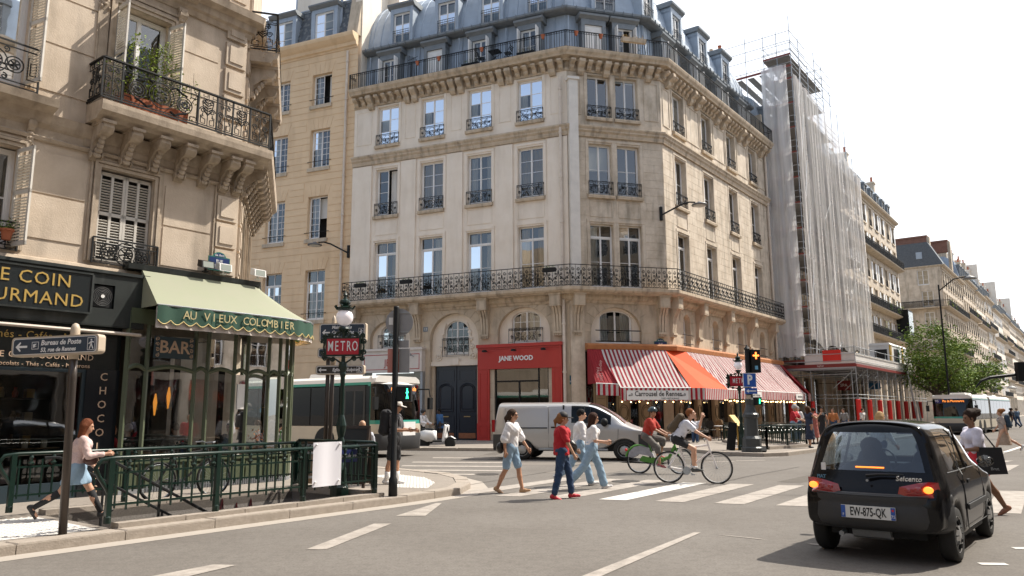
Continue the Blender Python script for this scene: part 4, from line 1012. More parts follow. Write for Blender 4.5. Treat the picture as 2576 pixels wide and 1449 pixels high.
# ---- restaurant
def stripe_mat(name,period,c1,c2,duty=.5,axis='X'):
 m=bpy.data.materials.new(name); m.use_nodes=True; n=m.node_tree; b=n.nodes['Principled BSDF']; b.inputs['Roughness'].default_value=.85
 tc=n.nodes.new('ShaderNodeTexCoord'); s=n.nodes.new('ShaderNodeSeparateXYZ'); n.links.new(tc.outputs['Object'],s.inputs[0])
 d=n.nodes.new('ShaderNodeMath'); d.operation='DIVIDE'; d.inputs[1].default_value=period; n.links.new(s.outputs[axis],d.inputs[0])
 f=n.nodes.new('ShaderNodeMath'); f.operation='FRACT'; n.links.new(d.outputs[0],f.inputs[0])
 g=n.nodes.new('ShaderNodeMath'); g.operation='GREATER_THAN'; g.inputs[1].default_value=duty; n.links.new(f.outputs[0],g.inputs[0])
 x=n.nodes.new('ShaderNodeMix'); x.data_type='RGBA'; x.inputs[6].default_value=c1+(1,); x.inputs[7].default_value=c2+(1,); n.links.new(g.outputs[0],x.inputs[0]); 
 z=n.nodes.new('ShaderNodeTexNoise'); z.inputs['Scale'].default_value=1.5; z.inputs['Detail'].default_value=5; n.links.new(tc.outputs['Object'],z.inputs[0])
 y=n.nodes.new('ShaderNodeMix'); y.data_type='RGBA'; y.blend_type='MULTIPLY'; y.inputs[0].default_value=.35; n.links.new(x.outputs[2],y.inputs[6]); n.links.new(z.outputs['Fac'],y.inputs[7])
 n.links.new(y.outputs[2],b.inputs['Base Color'])
 # thin cloth lets some light through
 tr=n.nodes.new('ShaderNodeBsdfTranslucent'); n.links.new(y.outputs[2],tr.inputs[0]); ms=n.nodes.new('ShaderNodeMixShader'); ms.inputs[0].default_value=.25
 out=n.nodes['Material Output']; n.links.new(b.outputs[0],ms.inputs[1]); n.links.new(tr.outputs[0],ms.inputs[2]); n.links.new(ms.outputs[0],out.inputs[0])
 return m
cr=(.34,.012,.03); wh=(.72,.69,.66)
stC=stripe_mat('wide_stripes',.235,cr,wh); stR=stripe_mat('narrow_stripes',.21,(.30,.015,.03),wh,.5); stV=stripe_mat('valance_stripes',.26,(.5,.01,.03),wh)
redcl=mat('dark_red_cloth',(.26,.008,.014),.85,noise=.3,nscale=2); orcl=mat('sunlit_red_cloth',(.66,.07,.006),.8,noise=.2,nscale=2,dark=(.5,.045,.005))  # corner cloth is the same red, its sunlit orange put into the colour
RS=thing('restaurant_front','restaurant ground floor of dark glass and tan painted panels under the striped awnings','shopfront')
k=M(); beam=offpath(0,[LCp+(CRp-LCp)*.13,CRp,R1])
k.sweep([(0,4.98),(.5,4.98),(.52,5.2),(.45,5.3),(0,5.32)],[tuple(p) for p in beam]); part('awning_beam',k,mat('orange_timber',(.42,.16,.05),.7,noise=.6,nscale=3,coords='World',dark=(.25,.09,.03)),RS)
tan=mat('tan_panel',(.38,.28,.17),.6,noise=.3,nscale=4,coords='World'); tdk=mat('panel_ornament',(.12,.09,.05),.7)
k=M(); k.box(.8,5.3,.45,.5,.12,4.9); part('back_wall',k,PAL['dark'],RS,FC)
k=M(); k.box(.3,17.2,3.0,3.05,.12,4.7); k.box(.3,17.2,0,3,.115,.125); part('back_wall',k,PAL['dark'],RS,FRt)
for fr,xs in ((FC,(1.6,2.9,4.2)),(FRt,(.9,3.4,5.9,8.4,10.9,13.4,15.9))):
 for x in xs:
  t=part('painted_panel',M().box(x-.38,x+.38,-.12,.06,.12,4.4),tan,RS,fr)
  k=M(); k.tube([(x+.27*math.cos(a),-.14,1.6+.42*math.sin(a)) for a in [2*math.pi*i/18 for i in range(18)]],.018,4,close=True)
  k.tube([(x+.2*math.cos(a),-.14,1.6+.3*math.sin(a)) for a in [2*math.pi*i/14 for i in range(14)]],.012,4,close=True)
  for z in (.9,2.35,2.5,2.9,3.3): k.bar((x-.2,-.14,z),(x+.2,-.14,z),.02)
  k.bar((x-.32,-.13,.3),(x-.32,-.13,4.2),.02); k.bar((x+.32,-.13,.3),(x+.32,-.13,4.2),.02)
  part('panel_ornament',k,tdk,t)
for fr,a,b in ((FC,.8,5.3),(FRt,.3,17.2)):
 n=int((b-a)/1.25); k=M()
 for i in range(n+1): x=a+(b-a)*i/n; k.box(x-.03,x+.03,.05,.11,.12,4.6)
 k.box(a,b,.05,.11,2.9,2.98); part('glazing_bars',k,PAL['iron'],RS,fr)
 for i in range(n):
  x=a+(b-a)*i/n; k=M(); k.poly([(x,.08,.4),(x+(b-a)/n,.08,.4),(x+(b-a)/n,.08,4.6),(x,.08,4.6)]); part('pane',k,SG,RS,fr)
def awning(name,label,parent_fr,top,bot,clothm,valm,val=.52,ripple=.0,thick=.015):
 """cloth between a top edge (2 pts) and a lower edge (2 pts) in a frame, with a valance"""
 t=thing(name,label,'awning',parent_fr,'cloth awnings of the corner restaurant')
 (a,b),(c,d)=top,bot; n=44; vs=[];m=8
 for i in range(n+1):
  f=i/n; p=Vector(a).lerp(Vector(b),f); q=Vector(c).lerp(Vector(d),f)
  for j in range(m+1):
   g=j/m; r=p.lerp(q,g); r.z-=(.09+.03*math.sin(i*.9))*math.sin(math.pi*g)+.012*math.sin(i*1.7+j*.8); vs.append(tuple(r))
 k=M(); k.smooth=True; k.add(vs,[(i*(m+1)+j,(i+1)*(m+1)+j,(i+1)*(m+1)+j+1,i*(m+1)+j+1) for i in range(n) for j in range(m)]); part('cloth',k,clothm,t)
 k=M(); 
 n=24; vs=[]
 for i in range(n+1):
  q=Vector(c).lerp(Vector(d),i/n); w=.02*math.sin(i*1.9); vs+=[tuple(q),(q.x,q.y+w,q.z-val)]
 k.add(vs,[(2*i,2*i+2,2*i+3,2*i+1) for i in range(n)]); part('valance',k,valm,t)
 k=M(); k.tube([Vector(c)+Vector((0,.02,.0)),Vector(d)+Vector((0,.02,0))],.03,6); part('front_bar',k,PAL['white'],t)
 return t
ZT,ZF=4.96,2.86
ta=awning('awning','plain dark red awning end panel reading depuis 1920 Paris left of the wide stripes',FC,((.72,-.5,ZT),(1.5,-.5,ZT)),((.72,-1.75,3.1),(1.9,-2.1,3.05)),redcl,stV,.6)
k=M(); k.poly([(.72,-.5,ZT),(.72,-1.75,3.1),(.72,-.5,3.1)]); part('side_cloth',k,redcl,ta)
# the front of the narrow panel carries the lettering
k=M(); k.poly([(.70,-1.78,3.1),(1.25,-1.9,3.08),(1.0,-.6,4.9),(.70,-.55,4.9)]); 
for tx,xx,zz in (('depuis 1920',.98,3.75),('PARIS',.80,3.65)): text('lettering',tx,.22,wh and mat('pale_lettering',(.6,.4,.38),.8),ta,T(xx,-1.82,zz)@RY(R_(90)))
tb=awning('awning','wide awning of dark red and white stripes with the Carrousel de Rennes banner',FC,((1.45,-.5,ZT),(5.3,-.5,ZT)),((1.8,-2.4,ZF),(5.75,-2.4,ZF)),stC,stV,.66)
k=M(); k.box(2.1,5.55,-2.47,-2.45,2.24,2.72); o=part('banner',k,PAL['white'],tb)
bk_=mat('black_lettering',(.02,.02,.02),.6)
text('lettering','Carrousel de Rennes',.36,bk_,o,T(3.85,-2.475,2.54),bold=.006,sx=.86); text('lettering','CAFÉ • RESTAURANT',.11,bk_,o,T(4.5,-2.475,2.31))
for x in (2.35,5.32):
 k=M(); k.tube(spiral(x,2.5,.01,.08,0,1.3,10,-2.475),.012,4); k.tube(spiral(x-.1,2.46,.01,.05,2,1.3,10,-2.475),.01,4); part('flourish',k,bk_,o)
# corner piece between the two directions
P=offpath(2.3); P5=offpath(.5)
c_in=P5[2]; c_out_c=Vector((FC@Vector((5.75,-2.4,0)))[:2]); 
fr_pt=lambda fr,x,y: Vector((fr@Vector((x,y,0)))[:2])
t=thing('awning','sunlit vermilion corner awning between the wide and the narrow stripes','awning',None,'cloth awnings of the corner restaurant')
A=fr_pt(FC,5.3,-.5); Bq=fr_pt(FRt,1.0,-.5); Cq=fr_pt(FC,5.75,-2.4); D1=fr_pt(FC,6.6,-2.3); D=fr_pt(FRt,2.6,-2.2)
k=M(); k.smooth=False
k.add([(A.x,A.y,ZT),(Bq.x,Bq.y,ZT),(D.x,D.y,ZF),(D1.x,D1.y,ZF),(Cq.x,Cq.y,ZF)],[(0,3,4),(0,1,2,3)]); part('cloth',k,orcl,t)
k=M(); k.add([(Cq.x,Cq.y,ZF),(D1.x,D1.y,ZF),(D.x,D.y,ZF),(Cq.x,Cq.y,ZF-.6),(D1.x,D1.y,ZF-.6),(D.x,D.y,ZF-.6)],[(0,1,4,3),(1,2,5,4)]); vm=FR((D1.x,D1.y),math.degrees(math.atan2(D.x-D1.x,D.y-D1.y)))
k.xf(vm.inverted()); part('valance',k,stV,t,vm)
RL=[(1.0,4.9),(4.95,8.9),(8.95,12.9),(12.95,16.9)]
for i,(a,b) in enumerate(RL):
 ti=awning('awning','narrow red and white striped awning, '+['nearest to the corner','second from the corner','third from the corner','farthest from the corner beside the scaffolding'][i],FRt,((a,-.5,ZT),(b,-.5,ZT)),((a+(1.6 if i==0 else 0),-2.2,ZF),(b,-2.2,ZF)),stR,stV,.52)
 if i==1 or i==3:
  x0=(5.6,0,0,14.3)[0] if i==1 else 14.6
  k=M(); k.box(x0,x0+2.2-(.6 if i==3 else 0),-2.27,-2.25,2.42,2.8); o=part('banner',k,PAL['white'],ti); text('lettering','Carrousel de Rennes' if i==1 else 'CAFÉ RESTAURANT',.26 if i==1 else .16,bk_,o,T(x0+(1.1 if i==1 else .8),-2.28,2.6),sx=.75)
 if i==3:
  k=M(); k.poly([(16.9,-.5,ZT),(17.5,-.5,ZT),(17.5,-2.4,ZF-.05),(16.9,-2.4,ZF)]); k.poly([(17.5,-.5,ZT),(17.5,-.5,2.9),(17.5,-2.4,ZF)]); part('end_cloth',k,redcl,ti)
  k=M(); k.poly([(16.9,-2.4,ZF),(17.5,-2.4,ZF),(17.5,-2.4,ZF-.55),(16.9,-2.4,ZF-.55)]); part('valance',k,stV,ti)
sl_=thing('string_lights','string of small warm bulbs hanging under the restaurant awnings','string lights')
em=mat('warm_bulb',(1,.75,.4),.4,emit=(1,.62,.25),estr=6)
bm=mesh('bulb',M().ball((0,0,0),.036,7,5),em); wire=M()
for fr,a,b,y,z,n in ((FC,1.9,5.7,-2.3,2.16,9),(FRt,2.4,16.8,-2.1,2.28,46)):
 for i in range(n):
  x=a+(b-a)*i/(n-1); OB('bulb',bm,sl_,fr@T(x,y+random.uniform(-.05,.05),z-random.uniform(0,.08)))
 k=M(); k.tube([(a+(b-a)*i/(n*2),y,z+.04+.03*math.sin(i*math.pi/2)) for i in range(n*2+1)],.008,4); part('cable',k,PAL['iron'],sl_,fr)
# terrace chairs and tables
wick=mat('wicker',(.28,.17,.08),.8,noise=.5,nscale=30); wdk=mat('dark_wicker',(.03,.025,.02),.7)
def cafe_chair(m,lb,mt):
 t=thing('cafe_chair',lb,'chair',m,'wicker chairs on the restaurant terrace')
 k=M(); k.lathe([(.21,.43),(.22,.46),(.2,.48)],12); part('seat',k,mt,t)
 k=M(); pts=[(-.2,.16,.46),(-.21,.19,.75),(-.13,.21,.92),(0,.22,.96),(.13,.21,.92),(.21,.19,.75),(.2,.16,.46)]; k.tube(pts,.018,5); k.add([(-.17,.18,.55),(.17,.18,.55),(.17,.2,.8),(.1,.21,.9),(-.1,.21,.9),(-.17,.2,.8)],[(0,1,2,3,4,5)]); part('backrest',k,mt,t)
 for x in (-.17,.17):
  for y in (-.17,.17): k=M(); k.tube([(x,y,.45),(x*1.15,y*1.15,0)],.015,5); part('leg',k,mt,t)
 return t
cs=[(1772,1108,.4,0),(1790,1105,2.6,0),(1808,1104,-.6,1),(1822,1106,1.9,1),(1757,1112,2,0)]
for i,(u,v,a,mm) in enumerate(cs):
 p=G(u,v,.12); cafe_chair(T(p.x,p.y,.12,a)@SC(1.12,1.12,1.12),['dark wicker chair by the tan panel','dark wicker chair turned to the round table','tan wicker chair beside the metro railing','tan wicker chair farthest right on the terrace','dark wicker chair nearest the cyclists'][i],wick if mm else wdk)
p=G(1815,1108,.12); t=thing('cafe_table','small round white-topped table on the restaurant terrace','table',T(p.x,p.y,.12))
k=M(); k.lathe([(.36,.74),(.36,.77)],16); part('table_top',k,PAL['white'],t); k=M(); k.lathe([(.2,0),(.2,.03),(.03,.06),(.03,.74)],10); part('pedestal',k,PAL['iron'],t)
# ================================================================ LEFT BUILDING AND CAFE
A0=Vector((-10.0,12.3)); FA=FR(A0,37.5); CX1=5.98
corner=A0+Vector((.6088,.7934))*CX1; FK=FR(corner,-16); KW=4.6
lst=mat('grey_limestone',(.57,.475,.375),.88,noise=.75,nscale=1.6,streak=.6,bump=.3,bscale=35,coords='World',dark=(.42,.335,.25),grime=(.2,.165,.13))
lst2=mat('grey_limestone_trim',(.47,.385,.295),.88,noise=.85,nscale=3,streak=.5,bump=.25,bscale=40,coords='World',dark=(.29,.23,.17),grime=(.10,.08,.06))  # trim colour darkened to carry the deep shade under the balcony brackets
LB=thing('corner_apartment_building','carved grey limestone building with ornate iron balconies above the chocolate shop and bar','building')
AW=[(.35,1.42),(2.87,3.97)]; AW2=[(.15,1.38),(2.92,4.08)]
k=M(); wall(k,-4,CX1,3.2,7.2,[(a,b,4.62,6.55) for a,b in AW]+[(-2.2,-1.1,4.62,6.55)],.32); wall(k,-4,CX1,7.2,16,[(a,b,7.72,10.15) for a,b in AW2]+[(-2.4,-1.2,7.72,10.15)]+[(a,b,11.6,13.8) for a,b in AW2],.3); part('wall',k,lst,LB,FA)
k=M(); wall(k,0,KW,3.2,16,[(.7,1.7,4.62,6.55),(2.9,3.9,4.62,6.55),(.7,1.7,7.72,10.1),(2.9,3.9,7.72,10.1)],.3); part('wall',k,lst,LB,FK)
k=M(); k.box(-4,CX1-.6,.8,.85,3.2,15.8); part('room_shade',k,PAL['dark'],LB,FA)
e=Vector((FK@Vector((KW,0,0)))[:2]); FS=FR(e,-66.9); k=M(); k.box(0,12,0,.3,0,16); part('side_wall',k,lst,LB,FS)
k=M(); k.box(-4,7.5,.3,9,15.7,16.2); part('roof',k,PAL['zincd'],LB,FA)  # upper storey and roof above the view, raised to block light
APATH=[A0+Vector((.6088,.7934))*-4,corner,e]
def swp(name,pr,m=lst2,path=APATH): k=M().sweep(pr,[tuple(p) for p in path]); return part(name,k,m,LB)
# large facing slabs
fb=[(-3.5,.1,4.9,6.9),(1.62,2.62,4.9,5.75),(1.62,2.62,5.77,6.6),(4.22,5.3,4.75,5.6),(4.22,5.3,5.62,6.5),(1.62,2.55,7.8,8.75),(1.62,2.55,8.77,9.75),(4.35,5.25,7.8,8.7),(4.35,5.25,8.72,9.65),(1.6,2.55,9.77,10.4),(4.35,5.25,9.67,10.3)]
for b in fb: k=M(); k.box(b[0],b[1],-.02,.01,b[2]+.01,b[3]-.01); part('stone_slab',k,lst,LB,FA)
# quoins
for z in [4.75+.62*i for i in range(3)]+[7.75+.66*i for i in range(5)]+[11.3,12.0,12.7]:
 for fr,a,b in ((FA,5.42,5.93),(FK,.05,.42)):
  k=M(); k.box(a,b,-.06,.01,z,z+.56); k.box(a+.08,b-.08,-.085,-.06,z+.08,z+.48); part('quoin',k,lst,LB,fr)
k=M(); k.box(5.36,5.4,-.04,.01,4.7,7); part('pilaster_edge',k,lst2,LB,FA)
# window surrounds with mouldings
def surround(fr,a,b,z0,z1,t=.16):
 k=M()
 for (o,pr,tt) in ((0,.05,.07),(.08,.08,.05),(.15,.04,.04)):
  k.box(a-o-tt,a-o,-pr,.01,z0,z1+o); k.box(b+o,b+o+tt,-pr,.01,z0,z1+o); k.box(a-o-tt,b+o+tt,-pr,.01,z1+o,z1+o+tt)
 part('window_surround',k,lst2,LB,fr)
for a,b in AW: surround(FA,a,b,4.62,6.55)
for a,b in AW2: surround(FA,a,b,7.72,10.15)
for a,b in ((.7,1.7),(2.9,3.9)): surround(FK,a,b,4.62,6.55); surround(FK,a,b,7.72,10.1); window(LB,FK,a,.2,4.62,b-a,1.9,rows=2,curt='blind'); window(LB,FK,a,.2,7.72,b-a,2.35,rows=3)
# panelled strips beside the upper windows, with scrolled consoles
def console(parent,fr,x,z,s=1.,m=lst2):
 k=M(); k.box(-.1*s,.1*s,-.14*s,.02,0,.1*s)
 k.ext([(.02,-.75*s),(-.06*s,-.72*s),(-.1*s,-.5*s),(-.07*s,-.3*s),(-.2*s,-.12*s),(-.22*s,-.0),(.02,0)],-.08*s,.08*s,'x')
 for sx in (-.085*s,.085*s):
  k.lathe([(.085*s,-.01),(.085*s,.01)],12,(sx,-.13*s,-.09*s),'x'); k.lathe([(.05*s,-.012),(.05*s,.012)],10,(sx,-.07*s,-.66*s),'x')
 for i in range(4): k.ball((0,-.11*s,-(.22+.12*i)*s),.05*s*(1-.1*i),6,4,(1.4,.8,1))
 return part('scroll_console',k,m,parent,fr@T(x,0,z))
for x in (2.66,4.28): 
 k=M(); k.box(x-.11,x+.11,-.05,.01,7.72,10.0); k.box(x-.07,x+.07,-.065,-.05,7.85,9.5); part('pilaster_strip',k,lst2,LB,FA)
for x in (2.66,4.28): console(LB,FA,x,10.5,.9)
k=M(); k.box(2.75,4.2,-.06,.01,10.36,10.42); k.box(2.75,4.2,-.03,.01,10.42,10.68); k.ext([(.02,10.68),(-.1,10.68),(-.16,10.76),(-.34,10.82),(-.38,10.95),(.02,11.02)],2.4,4.55,'x'); part('window_head',k,lst2,LB,FA)
swp('string_course',[(-.02,6.78),(.05,6.78),(.08,6.84),(.02,6.88),(.02,7.02),(.06,7.06),(.1,7.14),(.14,7.3),(-.02,7.36)])
swp('cornice',[(-.02,10.55),(.05,10.55),(.1,10.66),(.16,10.7),(.2,10.85),(.36,10.92),(.4,11.08),(-.02,11.14)])
swp('floor_band',[(-.02,4.34),(.1,4.34),(.14,4.42),(.1,4.52),(-.02,4.56)])
# windows and shutters
window(LB,FA,2.92,.2,7.74,1.16,2.38,rows=1,curt=None); window(LB,FA,.15,.2,7.74,1.23,2.38,rows=1); window(LB,FA,.35,.2,4.62,1.07,1.9,rows=2)
shm=mat('grey_shutter_paint',(.56,.53,.48),.6,noise=.3,nscale=6,coords='World',dark=(.4,.37,.33))
def shutter(fr,x0,w,z0,h,cols=2,name='louvred_shutter',y=.08,rot=0):
 t=bpy.data.objects.new(name,None)
 k=M(); st=.05
 for i in range(cols+1): x=(w-st)*i/cols; k.box(x,x+st,0,.035,0,h)
 for z in (0,h*.52,h-.07): k.box(0,w,0,.034,z,z+.07)
 o=part(name,k,shm,LB,fr@T(x0,y,z0)@RZ(rot))
 lv=mesh('slat',M().box(0,1,0,.03,0,.012).xf(RX(-.7)),shm)
 cw=(w-st)/cols-st; n=int(h/.062)
 for c in range(cols):
  for i in range(n):
   z=.08+(h-.18)*i/n
   if abs(z-h*.52)<.05: continue
   OB('slat',lv,o,T((w-st)*c/cols+st,.005,z)@SC(cw,1,1))
 k=M(); k.box(.01,w-.01,.036,.04,.02,h-.02); 
 return o
shutter(FA,2.9,.525,4.64,1.86); shutter(FA,3.43,.525,4.64,1.86)
k=M(); k.box(2.87,3.97,.2,.22,4.6,6.6); part('room_shade',k,PAL['dark'],LB,FA)
# opened shutters (seen edge-on / from inside)
for x,z0,h in ((2.93,7.76,2.3),(4.04,7.76,2.3),(1.36,7.76,2.3),(1.38,4.66,1.85)):
 shutter(FA,x,.5,z0,h,1,y=.0,rot=R_(-90) if x>2.9 and x<3 else R_(-78)).location
# guards of the first floor
def greek_guard(w,h):
 k=M(); t=lambda p,r=.013:k.tube(p,r,5,cap=False)
 for z in (.02,.1,h-.1,h): k.bar((0,0,z),(w,0,z),.022,.03 if z==h else .018)
 for x in (0,w): k.bar((x,0,0),(x,0,h),.03)
 c=w/2; m=h/2
 for (x,r) in ((c,.23),(c-.34,.15),(c+.34,.15)):
  for rr in (r,r*.62): t([(x+rr*math.cos(a),0,m+rr*math.sin(a)) for a in [2*math.pi*i/16 for i in range(17)]])
  for a in range(6): t([(x,0,m),(x+r*.55*math.cos(a*1.05+.3),0,m+r*.55*math.sin(a*1.05+.3))],.016)
 for s in (-1,1):
  x=c+s*(w/2-.1)
  for q in (.09,.05): t([(x-q,0,m-q*2.4),(x+q,0,m-q*2.4),(x+q,0,m+q*2.4),(x-q,0,m+q*2.4),(x-q,0,m-q*2.4)],.011)
  t(spiral(c+s*.19,.16,.01,.06,0,1.3*s)); t(spiral(c+s*.19,h-.16,.01,.06,0,-1.3*s))
 return k
gm=mesh('window_guard',greek_guard(1.3,.52),PAL['iron'],False)
OB('window_guard',gm,LB,FA@T(2.8,-.1,4.58)); OB('window_guard',gm,LB,FA@T(.2,-.1,4.58)); OB('window_guard',mesh('window_guard',greek_guard(1.5,.85),PAL['iron'],False),LB,FA@T(.0,-.32,7.55))
# left small balcony ledge
k=M(); k.ext([(.02,7.0),(-.12,7.1),(-.2,7.28),(-.42,7.36),(-.46,7.5),(.02,7.54)],-.4,1.85,'x'); part('balcony_ledge',k,lst2,LB,FA); console(LB,FA,1.55,7.1,.7)
# main balcony wrapping the corner
BP=[A0+Vector((.6088,.7934))*2.5,corner,e]
BAL=thing('iron_balcony','long black wrought-iron balcony with Greek key frieze turning the corner of the limestone building','balcony') if False else LB
k=M().sweep([(-.02,7.36),(.5,7.36),(.55,7.42),(.62,7.44),(.7,7.5),(.72,7.62),(.72,7.7),(-.02,7.74)],[tuple(p) for p in BP]); part('balcony_slab',k,lst2,LB)
k=M()
for i in range(7): pass
brk=M(); 
brk.ext([(.02,-.62),(-.05,-.6),(-.12,-.42),(-.14,-.3),(-.3,-.16),(-.48,-.12),(-.56,-.02),(-.56,.08),(.02,.08)],-.1,.1,'x')
for sx in (-.105,.105):
 brk.lathe([(.1,-.012),(.1,.012)],14,(sx,-.45,-.02),'x'); brk.lathe([(.055,-.016),(.055,.016)],12,(sx,-.45,-.02),'x'); brk.lathe([(.07,-.012),(.07,.012)],12,(sx,-.09,-.5),'x')
for i in range(5):
 brk.ball((0,-.14-.05*i,-.5+.085*i),.07,7,4,(1.3-.1*i,.7,1)); 
brk.box(-.13,.13,-.6,.02,.06,.12)
bme=mesh('balcony_bracket',brk,lst2)
for x in (2.72,3.3,3.88,4.46,5.02,5.52,5.86): OB('balcony_bracket',bme,LB,FA@T(x,0,7.24))
for i in range(9): OB('balcony_bracket',bme,LB,FK@T(.2+.5*i,0,7.24))
k=M().sweep([(-.02,6.9),(.03,6.9),(.05,7.0),(.03,7.2),(.06,7.34),(-.02,7.34)],[tuple(p) for p in BP]); part('frieze',k,lst2,LB)
def key_panel(w,h,kind,r=.012):
 k=M(); t=lambda p,rr=r:k.tube(p,rr,5,cap=False)
 k.bar((w,0,0),(w,0,h),.032); k.bar((0,0,h-.15),(w,0,h-.15),.016); k.bar((0,0,.06),(w,0,.06),.02)
 n=max(1,int(w/.19))
 for i in range(n): # greek key frieze
  a=w*i/n+.015; b=w*(i+1)/n-.015; z0=h-.135; z1=h-.03; m=(a+b)/2
  k.bar((a,0,z0),(a,0,z1),.012); k.bar((a,0,z1),(b,0,z1),.012); k.bar((b,0,z1),(b,0,z0+.03),.012); k.bar((b,0,z0+.03),(m,0,z0+.03),.012); k.bar((m,0,z0+.03),(m,0,z1-.03),.012)
 c=w/2; H=h-.2
 if kind=='big':
  for (x,z,R) in ((c,.40,.27),(c-.5,.36,.17),(c+.5,.36,.17)):
   for q in (1,.7): t([(x+R*q*math.cos(a),0,z+R*q*math.sin(a)) for a in [2*math.pi*i/20 for i in range(21)]])
   for a in range(8): k.ball((x+R*.35*math.cos(a*.785),0,z+R*.35*math.sin(a*.785)),.035,5,4,(1,.4,1))
  for s in (-1,1):
   for zz,sg in ((.62,1),(.12,-1)): t([(c+s*.2,0,zz),(c+s*.3,0,zz+.05*sg),(c+s*.42,0,zz-.02*sg),(c+s*.55,0,zz-.06*sg)],.024)
   for zz in (.1,.62): t([(c+s*.7-.07,0,zz-.04),(c+s*.7+.07,0,zz-.04),(c+s*.7+.07,0,zz+.06),(c+s*.7-.07,0,zz+.06),(c+s*.7-.07,0,zz-.04)]); t([(c+s*.78,0,.1),(c+s*.78,0,.65)])
 else:
  k.bar((c,0,.05),(c,0,H),.016)
  for s in (-1,1):
   t(spiral(c+s*w*.25,.40,.02,.075,math.pi if s>0 else 0,-1.5*s)); t(spiral(c+s*w*.2,.60,.015,.05,0,1.3*s))
   t([(c+s*w*.25,0,.33),(c+s*w*.3,0,.22),(c+s*w*.12,0,.2),(c+s*w*.12,0,.1),(c+s*w*.36,0,.1),(c+s*w*.36,0,.27),(c+s*w*.22,0,.27)])
   if kind=='leaf':
    for i in range(6): z=.32+.06*i; k.add([(c,0,z),(c+s*.045,.01,z+.02),(c+s*.12,0,z+.075),(c+s*.03,-.01,z+.05)],[(0,1,2,3)])
    t([(c,0,.3),(c+s*.1,0,.42),(c+s*.13,0,.6)])
 return k
aP=offpath(.62,BP)
k=M(); z=7.78; pl=[(p.x,p.y,z+.82) for p in aP]
w0=BP[0]; full=[(w0.x,w0.y,z+.82)]+pl
for a,b in zip(full[:-1],full[1:]): k.bar(a,b,.055,.03); k.bar((a[0],a[1],z+.01),(b[0],b[1],z+.01),.03)
rail=part('balcony_railing',k,PAL['iron'],LB)
def put(a,b,kind):
 d=b-a; OB('railing_panel',mesh('railing_panel',key_panel(d.length,.82,kind),PAL['iron'],False),rail,FR(a,math.degrees(math.atan2(d.x,d.y)))@T(0,0,z))
put(w0,aP[0],'leaf')
L=(aP[1]-aP[0]).length; u_=(aP[1]-aP[0]).normalized(); cuts=[0,.38,2.0,2.44,2.83,3.27,L]
for a,b,kd in zip(cuts[:-1],cuts[1:],['s','big','leaf','s','leaf','s']): put(aP[0]+u_*a,aP[0]+u_*b,kd)
L=(aP[2]-aP[1]).length; u_=(aP[2]-aP[1]).normalized()
for i in range(9): put(aP[1]+u_*L*i/9,aP[1]+u_*L*(i+1)/9,'leaf' if i%2 else 's')
# upper balcony on the chamfer
UP=[Vector((FK@Vector((.1,0,0)))[:2]),Vector((FK@Vector((KW,0,0)))[:2])]
k=M().sweep([(-.02,10.1),(.55,10.1),(.6,10.18),(.7,10.22),(.74,10.36),(-.02,10.4)],[tuple(p) for p in UP]); part('balcony_slab',k,lst2,LB)
ub=mesh('balcony_bracket',M().join(brk,SC(1.1,1.2,1.25)),lst2)
for x in (.45,1.6,2.8,4.0): OB('balcony_bracket',ub,LB,FK@T(x,0,9.95))
U=offpath(.66,UP); k=M(); z=10.42
for a,b in ((UP[0],U[0]),(U[0],U[1])): k.bar((a.x,a.y,z+.95),(b.x,b.y,z+.95),.05,.03); k.bar((a.x,a.y,z),(b.x,b.y,z),.03)
rail=part('balcony_railing',k,PAL['iron'],LB)
put(UP[0],U[0],'leaf'); L=(U[1]-U[0]).length; u_=(U[1]-U[0]).normalized()
for i in range(8): put(U[0]+u_*L*i/8,U[0]+u_*L*(i+1)/8,'leaf' if i%2 else 's')
# dried creeper on the upper balcony
t=thing('hanging_plant','withered creeper hanging from the upper corner balcony','plant'); k=M(); rr=random.Random(8)
for i in range(420):
 f=rr.random(); base=Vector((U[0].x,U[0].y,0)).lerp(Vector((UP[0].x,UP[0].y,0)),rr.random()) if f<.45 else Vector((U[0].x,U[0].y,0))+Vector((u_.x,u_.y,0))*rr.uniform(0,1.2)
 c=base+Vector((rr.gauss(0,.05),rr.gauss(0,.05),10.75-abs(rr.gauss(0,.3)))); a=Vector((rr.uniform(-1,1),rr.uniform(-1,1),rr.uniform(-1,1)))*.035; b_=Vector((rr.uniform(-1,1),rr.uniform(-1,1),rr.uniform(-1,1)))*.035; k.poly([c,c+a,c+b_])
o=part('leaves',k,mat('dry_leaves',(.42,.27,.13),.9,noise=.4,nscale=9,coords='World'),t); o['kind']='stuff'
